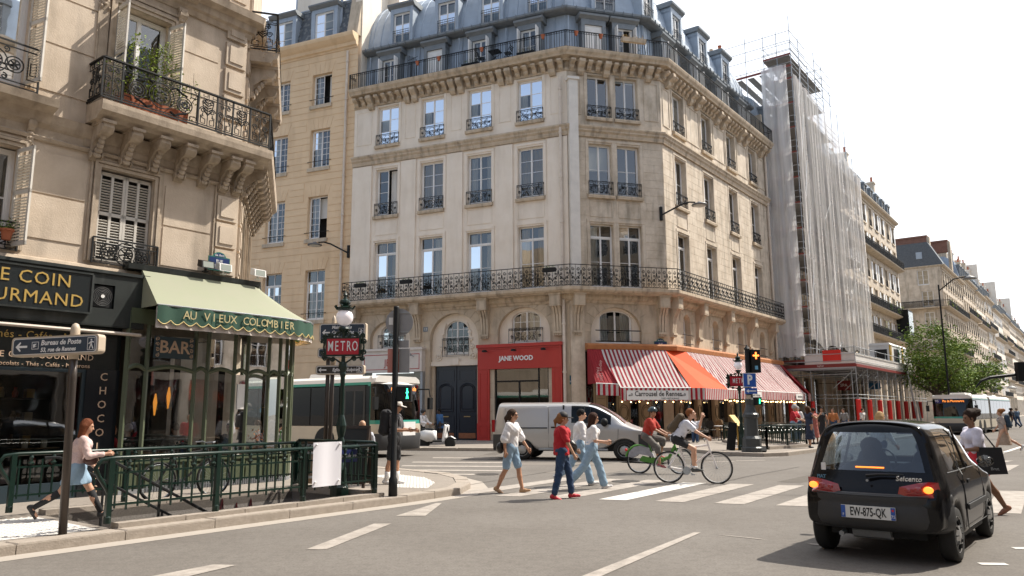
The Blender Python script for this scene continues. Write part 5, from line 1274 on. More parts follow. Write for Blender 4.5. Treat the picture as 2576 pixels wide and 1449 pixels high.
# the climbing plant on the main balcony, in terracotta troughs
t=thing('potted_shrub','tall light green climbing plant in terracotta troughs on the ornate balcony','plant',FA@T(3.7,-.35,7.78))
k=M(); k.ext([(-.13,0),(.13,0),(.16,.26),(-.16,.26)],-.75,.65,'x'); part('trough',k,PAL['pot'],t)
k=M()
for i in range(9):
 x=-.6+.15*i; pts=[Vector((x,0,.25))]
 for j in range(6): pts.append(pts[-1]+Vector((rr.gauss(0,.07)-.02,rr.gauss(0,.05),rr.uniform(.1,.24))))
 k.tube(pts,[.012-.0015*j for j in range(7)],4)
part('stem',k,PAL['bark'],t)
k=M()
for i in range(1500):
 x=rr.gauss(-.02,.42); hmax=1.55-.9*abs(x+.15)+.25*math.sin(x*9); 
 if hmax<.3: hmax=.3
 zz=.22+hmax*rr.random()**.8
 c=Vector((x,rr.gauss(0,.12),zz)); s=rr.uniform(.03,.065); d=Vector((rr.uniform(-1,1),rr.uniform(-1,1),rr.uniform(-.6,.3))).normalized()*s; n=Vector((rr.uniform(-1,1),rr.uniform(-1,1),rr.uniform(-1,1))).normalized()*s*.5
 k.poly([c,c+d*.5+n,c+d,c+d*.5-n])
o=part('foliage',k,PAL['leafl'],t); o['kind']='stuff'
t=thing('flower_pot','small red pot with a green plant on the left window ledge','flower pot',FA@T(1.3,-.16,4.75)); k=M(); k.lathe([(.07,0),(.1,.16),(.12,.16),(.12,.2)],10); part('pot',k,PAL['pot'],t)
k=M()
for i in range(120):
 c=Vector((rr.gauss(0,.08),rr.gauss(0,.05),.2+abs(rr.gauss(0,.09)))); d=Vector((rr.uniform(-1,1),rr.uniform(-1,1),rr.uniform(-1,1)))*.04; n=Vector((rr.uniform(-1,1),rr.uniform(-1,1),rr.uniform(-1,1)))*.03; k.poly([c,c+d,c+n])
o=part('leaves',k,PAL['leaf'],t); o['kind']='stuff'
# street name plate
o=name_plate(LB,FA@T(0,-.11,0),5.5,4.80,'RUE','DE RENNES',.62)
# ================================================================ chocolate shop
blackp=mat('black_green_fascia',(.022,.027,.026),.42,noise=.6,nscale=3,streak=.7,coords='World',dark=(.012,.014,.014),grime=(.075,.08,.076),spec=.5)
gold=mat('gold_leaf_letter',(.52,.35,.10),.4,metal=.3); pinkl=mat('pale_gold_letter',(.52,.37,.26),.5)
CS=thing('shopfront','black chocolate shop front with gold letters LE COIN GOURMAND and an extractor fan','shopfront',FA)
k=M(); wall(k,-4,3.82,3.34,4.36,[(2.76,3.2,3.68,4.14)],.12,y=-.32); k.box(-4,3.82,-.18,0,3.34,4.36); k.box(-4,3.86,-.36,0,4.36,4.42); k.box(3.8,3.82,-.32,-.18,3.34,4.36); k.box(-4,3.82,-.32,-.18,3.33,3.35); part('fascia',k,blackp,CS)
k=M(); k.box(-4,2.72,-.40,-.33,3.56,4.28); o=part('sign_panel',k,mat('dark_sign_panel',(.016,.02,.022),.25),CS)
k=M(); 
for q in ((-4,2.74,3.53,3.56),(-4,2.74,4.28,4.31)): k.box(q[0],q[1],-.42,-.34,q[2],q[3])
k.box(2.72,2.76,-.42,-.34,3.56,4.28); part('sign_frame',k,blackp,o)
def serif(parent,s,size,m,mt,ext=.004,align='CENTER',sx=1.,space=1.05,bold=.0): return text('lettering',s,size,m,parent,mt,ext=ext,align=align,sx=sx,space=space,bold=bold)
serif(o,'LE COIN',.33,gold,T(2.36,-.41,4.09),align='RIGHT',space=1.1); serif(o,'GOURMAND',.33,gold,T(2.6,-.41,3.74),align='RIGHT',space=1.1)
t=part('extractor_fan',M().box(2.78,3.18,-.28,-.2,3.7,4.12),PAL['iron'],CS); k=M()
for r in [.03*i for i in range(2,7)]: k.tube([(2.98+r*math.cos(a),-.3,3.91+r*math.sin(a)) for a in [2*math.pi*i/24 for i in range(24)]],.004,4,close=True)
part('fan_guard',k,mat('fan_wire',(.12,.12,.12),.5),t); k=M(); k.lathe([(.035,-.32),(.035,-.3)],12,(2.98,0,3.91),'y'); part('fan_hub',k,PAL['white'],t)
k=M(); k.tube([(-4,-.42,3.26),(3.72,-.42,3.2)],.032,8); part('lamp_tube',k,mat('lamp_tube',(.5,.43,.36),.4),CS)
k=M(); k.box(-4,3.5,-.1,.02,2.5,3.34); part('upper_panel',k,mat('dark_panel',(.012,.015,.015),.2),CS)
serif(CS,'Thés - Cafés - Macarons',.2,gold,T(2.2,-.12,3.08),align='CENTER',sx=.95); 
serif(CS,'LE COIN GOURMAND',.155,pinkl,T(2.15,-.12,2.72),space=1.12); serif(CS,'Chocolats - Thés - Cafés - Macarons',.11,pinkl,T(2.1,-.12,2.56),space=1.02)
k=M(); k.box(2.88,3.5,-.14,.02,.12,2.5); o=part('letter_panel',k,mat('dark_panel2',(.013,.015,.018),.12),CS)
for i,ch in enumerate('CHOCOLATS'): text('lettering',ch,.21,pinkl,o,T(3.2,-.15,2.36-.265*i),ext=.003)
k=M(); k.box(-4,2.88,-.12,.02,.12,.42); k.box(-4,2.88,-.1,.0,2.44,2.5); 
for x in (-1.5,.4,2.82): k.box(x,x+.06,-.1,0,.42,2.44)
part('frame',k,mat('dark_blue_sill',(.02,.035,.045),.4),CS)
k=M(); k.poly([(-4,-.06,.42),(2.88,-.06,.42),(2.88,-.06,2.44),(-4,-.06,2.44)]); part('pane',k,SG,CS)
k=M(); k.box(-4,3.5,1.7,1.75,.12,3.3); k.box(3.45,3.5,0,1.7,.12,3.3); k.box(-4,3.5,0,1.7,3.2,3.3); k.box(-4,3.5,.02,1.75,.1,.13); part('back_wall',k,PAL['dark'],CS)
warm=mat('warm_strip',(1,.7,.3),.5,emit=(1,.5,.12),estr=2.5)
for z in (1.05,1.5,1.95):
 k=M(); k.box(-1.2,2.7,1.1,1.6,z,z+.03); sh=part('shelf',k,mat('dark_wood',(.05,.03,.02),.5),CS)
 for i in range(16):
  c=random.choice([(.35,.2,.03),(.3,.24,.14),(.22,.03,.03),(.1,.06,.03)]); k=M(); x=-1.1+.235*i; 
  if i%3: k.lathe([(.05,0),(.06,.1),(.03,.15),(.03,.2)],8,(x,1.25,z+.03))
  else: k.box(x-.07,x+.07,1.15,1.3,z+.03,z+.2)
  part('chocolate_box',k,mat('goods_%d'%(hash(c)%97),c,.3,metal=.4),sh)
for z in (2.05,2.3): k=M(); k.box(-2,1.7,1.62,1.64,z,z+.02); part('light_strip',k,warm,CS)
for x,w_,c in ((1.75,.32,(.55,.4,.5)),(2.3,.18,(.5,.5,.5)),(1.2,.25,(.35,.05,.05))):
 t=thing('display_card','small picture card standing in the chocolate shop window, '+{1.75:'pastel coloured',2.3:'white',1.2:'dark red'}[x],'card',FA@T(x,.12,.44)); k=M(); k.box(-w_/2,w_/2,0,.02,0,.28); part('board',k,mat('card_%d'%int(x*10),c,.6,noise=.8,nscale=14,dark=(.2,.3,.45)),t)
k=M(); k.box(1.9,2.7,.3,.6,1.02,1.04); k.box(1.9,2.7,.3,.6,.7,.72); sh=part('display_shelf',k,mat('light_wood',(.3,.19,.1),.6),CS)
for i in range(5): k=M(); k.lathe([(.05,0),(.055,.13),(.05,.14)],10,(1.98+.16*i,.42,1.04 if i%2 else .72)); part('mug',k,PAL['white'] if i%2 else rl,sh)
# ================================================================ the bar: glazed veranda
gp=mat('olive_green_paint',(.075,.092,.052),.45,noise=.3,nscale=8,coords='World',dark=(.05,.065,.036))
BR=thing('bar_veranda','glazed green timber veranda of the corner bar with a rounded end','veranda')
VP=[V2(FA,3.55,-.28),V2(FA,7.1,-.28)]
cc=Vector((FA@Vector((7.1,.42,0)))[:2]); d1=Vector((.7934,-.6088)); d2=Vector((.6088,.7934))
ac=[cc+d1*.7*math.cos(a)+d2*.7*math.sin(a) for a in [math.pi/2*i/5 for i in range(1,6)]]
VP=[Vector(p) for p in VP]+ac+[cc+d2*.7-d1*1.9]
vx=[3.55,3.95,4.98,5.28,5.92,6.25,6.8,7.1]
posts=[Vector(V2(FA,x,-.28)) for x in vx]+ac+[cc+d2*.7-d1*.9,VP[-1]]
k=M()
for p in posts: k.box(p.x-.035,p.x+.035,p.y-.035,p.y+.035,.12,3.7)
part('post',k,gp,BR)
def band(z0,z1,t=.03,nm='rail',m=gp): k=M().sweep([(-t,z0),(t,z0),(t,z1),(-t,z1)],[tuple(p) for p in posts]); return part(nm,k,m,BR)
band(.12,.2,.05,'plinth',PAL['steel']); band(.68,.76); band(3.45,3.75,.06,'head_beam')
k=M()
for a,b in zip(posts[:-1],posts[1:]): # wavy transom
 n=8; vs=[]
 for i in range(n+1):
  p=a.lerp(b,i/n); z=2.52+.09*math.sin(math.pi*i/n)
  vs.append((p.x,p.y,z))
 k.tube(vs,.045,4,cap=False)
part('wavy_transom',k,gp,BR)
for i,(a,b) in enumerate(zip(posts[:-1],posts[1:])):
 d=(b-a); nn=Vector((d.y,-d.x)).normalized()*.02
 k=M(); k.add([(a.x-nn.x,a.y-nn.y,.2),(b.x-nn.x,b.y-nn.y,.2),(b.x-nn.x,b.y-nn.y,.68),(a.x-nn.x,a.y-nn.y,.68)],[(0,1,2,3)])
 m_=a.lerp(b,.12);n_=a.lerp(b,.88); k.add([(m_.x+nn.x*1.5,m_.y+nn.y*1.5,.27),(n_.x+nn.x*1.5,n_.y+nn.y*1.5,.27),(n_.x+nn.x*1.5,n_.y+nn.y*1.5,.62),(m_.x+nn.x*1.5,m_.y+nn.y*1.5,.62)],[(0,1,2,3)]); part('base_panel',k,gp,BR)
 for z0,z1 in ((.76,2.5),(2.6,3.45)): k=M(); k.add([(a.x,a.y,z0),(b.x,b.y,z0),(b.x,b.y,z1),(a.x,a.y,z1)],[(0,1,2,3)]); part('pane',k,SG,BR)
# perforated grey base trim
k=M()
for i in range(60): p=V2(FA,4.1+.055*i,-.345); k.bar((p[0],p[1],.13),(p[0],p[1],.26),.02)
part('grille',k,PAL['steel'],BR)
# interior: floor, ceiling, back wall behind part of it, bar light
k=M(); k.box(3.5,7.9,-.1,5,3.62,3.7); part('ceiling',k,mat('dark_ceiling',(.06,.05,.035),.8),BR,FA)
k=M(); k.box(3.5,6.1,2.8,2.85,.12,3.6); part('back_wall',k,mat('bar_wall',(.05,.035,.022),.6,noise=.6,nscale=2),BR,FA)
k=M(); k.box(3.5,6.0,.6,2.8,.121,.13); part('floor',k,PAL['dark'],BR,FA)
k=M(); k.box(4.6,5.0,1.4,1.5,.9,2.5); k.box(5.5,5.6,1.4,1.5,.12,3.4); k.box(5.9,6.0,0.2,.3,.12,3.6); part('mirror_frame',k,PAL['iron'],BR,FA)
for x,z in ((4.95,1.9),(5.25,2.05)): k=M(); k.ext([(-.035,0),(0,-.28),(.035,0),(0,.2)],-.03,.03); part('wall_light',k,mat('amber_lamp',(1,.5,.1),.4,emit=(1,.36,.05),estr=.6),BR,FA@T(x,1.2,z))
k=M(); k.box(4.05,4.92,-.34,-.32,2.78,3.22); o=part('bar_sign',k,mat('blue_grey_sign',(.03,.055,.07),.4),BR,FA); text('lettering','BAR',.36,pinkl,o,T(4.485,-.345,3.0),bold=.006,ext=.003)
k=M()
for s in (4.12,4.85):
 for i in range(4): k.tube(spiral(s,2.84+.11*i,.01,.045,i,1.2,8,-.345),.008,4)
part('scroll_ornament',k,pinkl,o)
k=M(); p=posts[5]; k.box(6.02,6.2,-.3,-.29,1.75,2.3); part('notice',k,PAL['white'],BR,FA)
# tables, chairs, flowers inside
woodt=mat('table_wood',(.22,.12,.05),.5)
for i,(x,y) in enumerate(((4.35,.5),(5.4,.6),(6.5,.35),(7.2,.6))):
 t=thing('cafe_table','wooden table inside the bar, '+['by the BAR sign','under the amber wall lights','behind the notice','with flowers at the rounded end'][i],'table',FA@T(x,y,.12))
 k=M(); k.box(-.32,.32,-.3,.3,.72,.75); part('table_top',k,woodt,t); k=M(); k.lathe([(.2,0),(.2,.03),(.03,.05),(.03,.72)],8); part('pedestal',k,PAL['iron'],t)
 if i>1:
  f=thing('flower_vase','orange flowers in a glass on a bar table, '+('behind the notice' if i==2 else 'nearest the rounded end'),'flowers',FA@T(x,y,.87)); k=M(); k.lathe([(.04,0),(.05,.14)],8); part('vase',k,PAL['steel'],f)
  k=M()
  for j in range(90): c=Vector((rr.gauss(0,.08),rr.gauss(0,.08),.24+rr.gauss(0,.07))); d=Vector((rr.uniform(-1,1),rr.uniform(-1,1),rr.uniform(-1,1)))*.045; n=Vector((rr.uniform(-1,1),rr.uniform(-1,1),rr.uniform(-1,1)))*.045; k.poly([c,c+d,c+n])
  o=part('blossom',k,mat('orange_flower',(.7,.2,.02),.7),f); o['kind']='stuff'
for i,(x,y,a) in enumerate(((4.0,.1,0),(4.75,.9,2.5),(5.15,.1,0),(5.9,.5,1.5),(6.3,.9,3))):
 cafe_chair(FA@T(x,y,.12,a),['dark chair at the left end of the bar window','dark chair behind the BAR sign table','dark chair in the middle of the bar','dark chair beside the notice','dark chair deep inside the bar'][i],wdk)['group']='dark chairs inside the bar'
# ---- green awning
ga=mat('sage_awning_cloth',(.27,.275,.20),.85,noise=.35,nscale=2.5,coords='World',dark=(.24,.28,.17)); gd=mat('bottle_green_cloth',(.025,.075,.05),.8,noise=.3,nscale=4,coords='World',dark=(.02,.06,.04)); wv=mat('white_valance_cloth',(.62,.56,.52),.85)
AWN=thing('awning','sage green awning with scalloped dark green valance reading AU VIEUX COLOMBIER','awning')
top=[Vector(V2(FA,3.74,-.22)),Vector(V2(FA,5.0,-.22)),Vector(V2(FA,6.3,-.22)),Vector(V2(FA,6.55,-.1))]
bot=[Vector(V2(FA,3.72,-1.0)),Vector(V2(FA,5.2,-1.02)),Vector(V2(FA,6.6,-1.02)),Vector(V2(FA,7.35,-.92)),Vector(V2(FA,7.85,-.55)),Vector(V2(FA,8.1,.05)),Vector(V2(FA,8.0,.8))]
def resample(P,n):
 d=[0]
 for a,b in zip(P[:-1],P[1:]): d.append(d[-1]+(b-a).length)
 r=[]
 for i in range(n+1):
  s=d[-1]*i/n; j=max(j for j in range(len(d)) if d[j]<=s+1e-9); j=min(j,len(P)-2); r.append(P[j].lerp(P[j+1],(s-d[j])/(d[j+1]-d[j])))
 return r
def smooth(P,it=2):
 for _ in range(it):
  q=[P[0]]
  for a,b in zip(P[:-1],P[1:]): q+=[a.lerp(b,.25),a.lerp(b,.75)]
  P=q+[P[-1]]
 return P
bs=resample(smooth(bot),60); cw=0
ts=[]
for i in range(61):
 f=i/60; s=min(1,f/.62); j=s*2; 
 ts.append(top[0].lerp(top[2],s) if s<1 else top[2].lerp(top[3],(f-.62)/.38))
zb=3.76
k=M(); k.smooth=True; vs=[]; m=6
for i in range(61):
 for j in range(m+1):
  g=j/m; p=ts[i].lerp(bs[i],g); vs.append((p.x,p.y,4.58+(zb-4.58)*g-.05*math.sin(math.pi*g)))
k.add(vs,[(i*(m+1)+j,(i+1)*(m+1)+j,(i+1)*(m+1)+j+1,i*(m+1)+j+1) for i in range(60) for j in range(m)]); part('cloth',k,ga,AWN)
k=M(); k.poly([(ts[0].x,ts[0].y,4.58),(bs[0].x,bs[0].y,zb),(ts[0].x,ts[0].y,zb)]); part('side_cloth',k,ga,AWN)
fine=resample(smooth(bot),360)
def val(nm,zt,zbase,amp,ph,mt,out):
 k=M(); vs=[]
 for i,p in enumerate(fine):
  sc=abs(math.sin(i/360*math.pi*21+ph)); z=zbase-amp*sc; w=.012*math.sin(i*.21); n=Vector((.7934,-.6088))*(out+w)
  vs+=[(p.x+n.x,p.y+n.y,zt),(p.x+n.x,p.y+n.y,z)]
 k.add(vs,[(2*i,2*i+2,2*i+3,2*i+1) for i in range(len(fine)-1)]); return part(nm,k,mt,AWN)
val('valance',zb+.01,zb-.30,.08,0,gd,.01)
k=M(); vs=[]
for i,p in enumerate(fine):
 sc=abs(math.sin(i/360*math.pi*21)); z=zb-.285-.08*sc; n=Vector((.7934,-.6088))*.03; vs.append((p.x+n.x,p.y+n.y,z))
k.tube(vs,.011,4,cap=False); part('gold_trim',k,mat('gold_braid',(.55,.42,.18),.5),AWN)
val('white_valance',zb-.02,zb-.44,-.0,0,wv,-.03)
# lettering follows the valance
s='AU VIEUX COLOMBIER'; i0=38; st=9.6
for n_,ch in enumerate(s):
 if ch==' ': continue
 ix=int(i0+st*n_*1.0); p=fine[ix]; q=fine[ix+2]; d=q-p; hd=math.degrees(math.atan2(d.x,d.y))
 text('lettering',ch,.24,mat('gold_print',(.50,.42,.22),.6),AWN,FR(p,hd)@T(0,-.035,zb-.155),ext=.002,sx=.95)
k=M(); k.tube([(p.x,p.y,zb+.01) for p in bs],.022,5); part('front_bar',k,PAL['steel'],AWN)
k=M(); k.sweep([(-.02,4.55),(.24,4.55),(.26,4.66),(-.02,4.7)],[V2(FA,3.45,-.02),V2(FA,6.35,-.02),(e.x+.2,e.y)]); part('awning_box',k,blackp,BR)
k=M(); k.poly([tuple((FA@Vector(p))) for p in ((3.4,0,3.7),(6.6,0,3.7),(6.6,0,4.55),(3.4,0,4.55))]); part('upper_panel',k,blackp,BR)
# bulbs under the rounded end, floodlights and cameras over the awning
for i in range(7):
 p=fine[300+i*8]; k=M(); k.ball((p.x-.25,p.y,zb-.25),.035,6,4); part('bulb',k,em,BR)
for x,m_,lb in ((5.08,PAL['iron'],'black floodlight tilted down over the green awning'),(5.5,PAL['white'],'white floodlight in front of the street name plate'),(6.38,PAL['white'],'white camera at the right end of the awning box')):
 t=thing('floodlight',lb,'floodlight',FA@T(x,-.3,4.72)); k=M(); k.ext([(-.12,.04),(.08,.1),(.06,.24),(-.1,.2)],-.15,.15,'x'); part('housing',k,m_,t); k=M(); k.bar((0,0,-.02),(0,0,.12),.04); k.box(-.05,.05,-.05,.05,-.03,-.0); part('stand',k,m_,t)
 k=M(); k.add([(-.12,-.122,.06),(.12,-.122,.06),(.12,-.103,.19),(-.12,-.103,.19)],[(0,1,2,3)]); part('lens',k,mat('lamp_window',(.3,.33,.3),.2),t)
# ================================================================ generic street-front house
SIMPLE={}
def hauss(name,label,fr,W_,floors,bays,wallm,first=4.2,balc=(0,3),roof='zinc',H_ceil=None,depth=11,end_left=False,win_h=2.0,detail=True,chim=2,cat='building',plants=(),shop=None,end_bays=(),rise=3.6,mans=None,pots=4,shut=False,group=None):
 t=thing(name,label,cat,group=group)
 fh=3.1; bw=W_/bays; ww=min(1.25,bw*.45); zs=[first+fh*i+.25 for i in range(floors)]; top=first+fh*floors
 ops=[(bw*(i+.5)-ww/2,bw*(i+.5)+ww/2,z,z+win_h) for i in range(bays) for z in zs]
 k=M(); wall(k,0,W_,first,top,ops,.3); part('wall',k,PAL[wallm],t,fr)
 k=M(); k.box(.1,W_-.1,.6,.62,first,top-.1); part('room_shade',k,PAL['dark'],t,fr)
 key=(round(ww,2),win_h)
 if key not in SIMPLE:
  k=M(); 
  for a,b in ((0,.07),(ww/2-.05,ww/2+.05),(ww-.07,ww)): k.box(a,b,0,.05,0,win_h)
  for z in (0,win_h*.33,win_h*.66,win_h-.08): k.box(.07,ww-.07,.005,.045,z,z+(.08 if z in(0,win_h-.08) else .03))
  SIMPLE[key]=(mesh('window',k,PAL['white']),mesh('pane',M().poly([(.07,.03,.08),(ww-.07,.03,.08),(ww-.07,.03,win_h-.08),(.07,.03,win_h-.08)]),PAL['glass']),mesh('window_guard',bar_panel(ww,.8,7),PAL['iron'],False),mesh('window_surround',M().box(-.14,-.02,-.04,.01,0,win_h).box(ww+.02,ww+.14,-.04,.01,0,win_h).box(-.16,ww+.16,-.08,.01,win_h+.02,win_h+.2).box(-.16,ww+.16,-.1,.01,-.18,0),PAL['O']),mesh('open_shutter',M().box(0,ww*.48,-.04,-.01,0,win_h),PAL['white']))
 wm,pm,gm_,sm_,shm_=SIMPLE[key]
 for i in range(bays):
  for j,z in enumerate(zs):
   x=bw*(i+.5)-ww/2; o=OB('window',wm,t,fr@T(x,.16,z)); OB('pane',pm,o); 
   if detail: OB('window_surround',sm_,t,fr@T(x,0,z))
   if j not in balc: OB('window_guard',gm_,t,fr@T(x,-.05,z))
   if shut and (i+j)%3: OB('open_shutter',shm_,t,fr@T(x-ww*.5,0,z)); OB('open_shutter',shm_,t,fr@T(x+ww,0,z))
 k=M(); wall(k,0,W_,0,first,[(bw*i+.25,bw*(i+1)-.25,.12,first-.7) for i in range(bays)],.4); part('ground_floor_wall',k,PAL[shop or wallm],t,fr)
 k=M(); k.box(.1,W_-.1,.5,.52,0,first); part('shop_shade',k,PAL['dark'],t,fr)
 for i in range(bays):
  k=M(); k.poly([(bw*i+.25,.3,.12),(bw*(i+1)-.25,.3,.12),(bw*(i+1)-.25,.3,first-.7),(bw*i+.25,.3,first-.7)]); part('shop_pane',k,PAL['glass'],t,fr)
 pth=[fr@Vector((0,0,0)),fr@Vector((W_,0,0))]
 if end_left: pth=[fr@Vector((0,depth,0))]+pth
 pth=[(p.x,p.y) for p in pth]
 k=M().sweep([(-.02,top-.5),(.1,top-.45),(.15,top-.25),(.45,top-.15),(.55,top),(.55,top+.08),(-.02,top+.1)],pth); part('cornice',k,PAL['O'],t)
 for j in balc:
  z=zs[j]-.1 if j<len(zs) else top+.1
  k=M().sweep([(-.02,z-.3),(.3,z-.28),(.75,z-.12),(.8,z),(-.02,z+.02)],pth); part('balcony_slab',k,PAL['O'],t)
  rp_=[tuple(p) for p in offpath(.72,[Vector(p) for p in pth])]
  k=M()
  for a,b in zip(rp_[:-1],rp_[1:]): k.bar((a[0],a[1],z+.95),(b[0],b[1],z+.95),.05,.03); k.bar((a[0],a[1],z+.05),(b[0],b[1],z+.05),.03)
  r=part('balcony_railing',k,PAL['iron'],t)
  for a,b in zip(rp_[:-1],rp_[1:]):
   a,b=Vector(a),Vector(b); d=b-a; n=max(1,int(d.length/1.1))
   for i in range(n): OB('railing_panel',RPM,r,FR(a+d*i/n,math.degrees(math.atan2(d.x,d.y)))@T(0,0,z)@SC(d.length/n/1.1,1,1))
 for (x,j,c) in plants:
  z=zs[j] if j<len(zs) else top+.2
  q=thing('balcony_plant','bushy green plant on a balcony of the '+label[:40].rsplit(' ',1)[0],'plant',fr@T(x,-.5,z-.05)) if False else None
  k=M(); rr=random.Random(int(x*7+j))
  for i in range(260):
   p=Vector((x+rr.gauss(0,.45),-.55+rr.gauss(0,.16),z+.1+abs(rr.gauss(0,.5)))); a=Vector((rr.uniform(-1,1),rr.uniform(-1,1),rr.uniform(-1,1)))*.12; b_=Vector((rr.uniform(-1,1),rr.uniform(-1,1),rr.uniform(-1,1)))*.12; k.poly([p,p+a,p+b_])
  o=part('balcony_plant',k,PAL[c],t,fr); o['kind']='stuff'
 # roof
 rz=top+.1; k=M(); k.ext([(.3,rz),(.9 if roof!='slate' else 1.6,rz+rise*.75),(2.2,rz+rise),(depth,rz+rise+.3),(depth,rz)],0,W_,'x'); part('mansard_roof',k,PAL[roof],t,fr)
 if roof=='zinc':
  for i in range(int(W_/.9)): k=M(); x=.4+.9*i; k.bar((x,.32,rz),(x,.9,rz+rise*.75),.06); part('standing_seam',k,PAL['zinc'],t,fr)
 for i in range(bays):
  x=bw*(i+.5); k=M(); k.box(x-.7,x-.45,.2,1.3,rz,rz+2.0); k.box(x+.45,x+.7,.2,1.3,rz,rz+2.0); k.box(x-.75,x+.75,.12,1.3,rz+1.9,rz+2.15)
  if roof!='slate':
   part('dormer',k,PAL['zincd'],t,fr); o=OB('window',wm,t,fr@T(x-ww/2*.8,.3,rz+.1)@SC(.8,1,.88)); OB('pane',pm,o)
   k=M(); k.box(x-.5,x+.5,.45,.47,rz,rz+1.9); part('room_shade',k,PAL['dark'],t,fr)
 k=M(); k.box(0,.3,0,depth,0,rz); k.box(W_-.3,W_,0.3,depth,0,rz); k.box(.3,W_-.3,depth-.3,depth,0,rz); part('side_wall',k,PAL[wallm],t,fr)
 for i in range(chim):
  x=(W_-.5 if i%2==0 else .5) if chim<=2 else .5+(W_-1)*i/(chim-1)
  stack(fr,x-.35,x+.35,1.8,6.5,rz,rz+rise+1.3+.4*(i%2),pots,'O' if (i+int(W_))%2 else 'L',t)
 return t
RPM=mesh('railing_panel',bar_panel(1.1,.95,8),PAL['iron'],False)
# ---- house behind the scaffolding, and the one after it
FX=lambda x,o=0: FR(tuple((CRp+Vector((.6088,.7934))*x+Vector((.7934,-.6088))*o)),37.5)
SB=hauss('apartment_building','pale stone building wrapped in scaffolding and white netting','building' and FX(18.45,0),19.4,6,7,'C',first=5.0,balc=(4,),chim=1)
N1=hauss('apartment_building','stone building with plant-covered balconies just beyond the netted scaffolding',FX(38.2,.3),27,6,9,'C',first=6.4,balc=(0,1,2,4),plants=((17,2,'leaf'),(21,2,'leaf'),(24,2,'leafl'),(15,1,'leafl'),(26,1,'leafl'),(17,0,'leaf')),shut=True,rise=4.2,chim=3)
# dark glazed oriel on the next house
k=M(); k.box(23.2,26,-1.35,.0,10.6,13.6); part('oriel_window',k,PAL['iron'],N1,FX(38.2,.3))
for i in range(4): k=M(); k.box(23.35+.65*i,23.9+.65*i,-1.38,-1.36,10.9,13.4); part('oriel_pane',k,PAL['glass'],N1,FX(38.2,.3))
# ---- the building across the side street with its end wall facing us
E2=84.
B2=hauss('apartment_building','stone building with a dark slate roof, brick chimneys and an end wall facing the square',FX(E2,2.6),21,6,9,'C',first=3.7,balc=(2,4),roof='slate',end_left=True,chim=0,plants=((2,4,'leafl'),(6,4,'leafl'),(4,2,'leaf')),rise=3.2)
p=CRp+Vector((.6088,.7934))*E2+Vector((.7934,-.6088))*2.58; back=p+Vector((-.7934,.6088))*11
FE=FR(back,127.5)@T(0,-.36,-1.5)
k=M(); ops=[(6.2,7.5,z,z+2.3) for z in (11.6,14.7,20.8)]+[(6.0,7.4,17.7,20.2)]; 
k=M(); wall(k,0,11,1.4,23.75,[(8.4,9.7,11.7,13.9),(8.4,9.7,14.9,17.1),(8.3,9.8,17.9,20.2),(7.9,9.4,21.1,23.3)],.3,y=-.02); part('end_wall',k,PAL['C'],B2,FE)
for x,z,w,h in ((8.4,11.7,1.3,2.2),(8.4,14.9,1.3,2.2),(8.3,17.9,1.5,2.3),(7.9,21.1,1.5,2.2)): window(B2,FE,x,.12,z,w,h,rows=3)
k=M(); k.ext([(3.9,17.6),(10.5,17.6),(10.5,17.75),(3.9,17.75)],-.9,0); part('balcony_slab',k,PAL['O'],B2,FE); 
for i in range(6): OB('railing_panel',RPM,B2,FE@T(3.9+1.1*i,-.85,17.75))
k=M(); k.bar((3.9,-.85,18.7),(10.5,-.85,18.7),.05); part('balcony_railing',k,PAL['iron'],B2,FE)
brick=mat('red_brick',(.26,.13,.09),.9,noise=.6,nscale=3,coords='World',dark=(.16,.08,.06))
k=M(); k.ext([(0,23.9),(.0,24.1),(2.6,27.4),(9.6,27.4),(11.3,24.1),(11.3,23.9)],-.02,4,'y'); part('slate_hip',k,PAL['slate'],B2,FE)
k=M(); k.box(8.0,8.8,-.08,.3,25.0,26.0); part('skylight',k,PAL['zinc'],B2,FE@RX(0))
for a,b,d0,h,n in ((3.2,9.2,2.6,28.7,9),(8.9,11.2,7.5,28.6,4)):
 k=M(); k.box(a,b,d0,d0+1.0,27,h); k.box(a-.1,b+.1,d0-.1,d0+1.1,h,h+.25); o=part('chimney_stack',k,brick,B2,FE)
 for i in range(n): k=M(); k.lathe([(.15,0),(.12,.7),(.15,.8)],8,(a+.4+(b-a-.8)*i/(n-1),d0+.5,h+.25)); part('chimney_pot',k,PAL['pot'],o,FE)
 k=M(); k.box(b,b+.35,d0-.02,d0+1.02,24,h); part('stone_quoins',k,PAL['O'],B2,FE)
# ---- the long row that follows
x=E2+21.3; rnd2=random.Random(11)
labs=['cream building with arched top-floor windows beyond the slate-roofed one','grey-white building with a tall blank chimney wall','narrow pale building with iron balconies on every floor','white building with a zinc mansard and bay balconies','cream building with plants on its fourth-floor balcony','pale building far down the street with tall white chimneys','hazy cream building near the far end of the row','last distinct building of the row before the frame edge']
for i in range(8):
 w=[17,14,15,19,18,20,22,24][i]; 
 hauss('apartment_building',labs[i],FX(x,2.6+.0*i),w,6,int(w/2.6),['C','L','O','L','C','L','C','L'][i],first=[5.0,4.6,5.4,4.4,5.2,4.8,5.0,4.6][i],balc=((1,4),(0,1,4),(1,2,4),(0,4),(1,3,4),(1,4),(1,4),(1,4))[i],chim=3,detail=i<3,plants=((w*.6,[4,4,0,4,1,4,4,4][i],'leafl'),),rise=[3.6,4.6,3.8,4.4,3.5,4.6,4,4][i],shut=i in (2,3),pots=5)
 if i in (1,3,5): k=M(); k.box(w-.4,w,.5,9,20,[0,30.5,0,31.5,0,32][i]); part('party_wall',k,PAL['L'],[o for o in bpy.data.objects if o.get('label')==labs[i]][0],FX(x,2.6))
 x+=w+.05
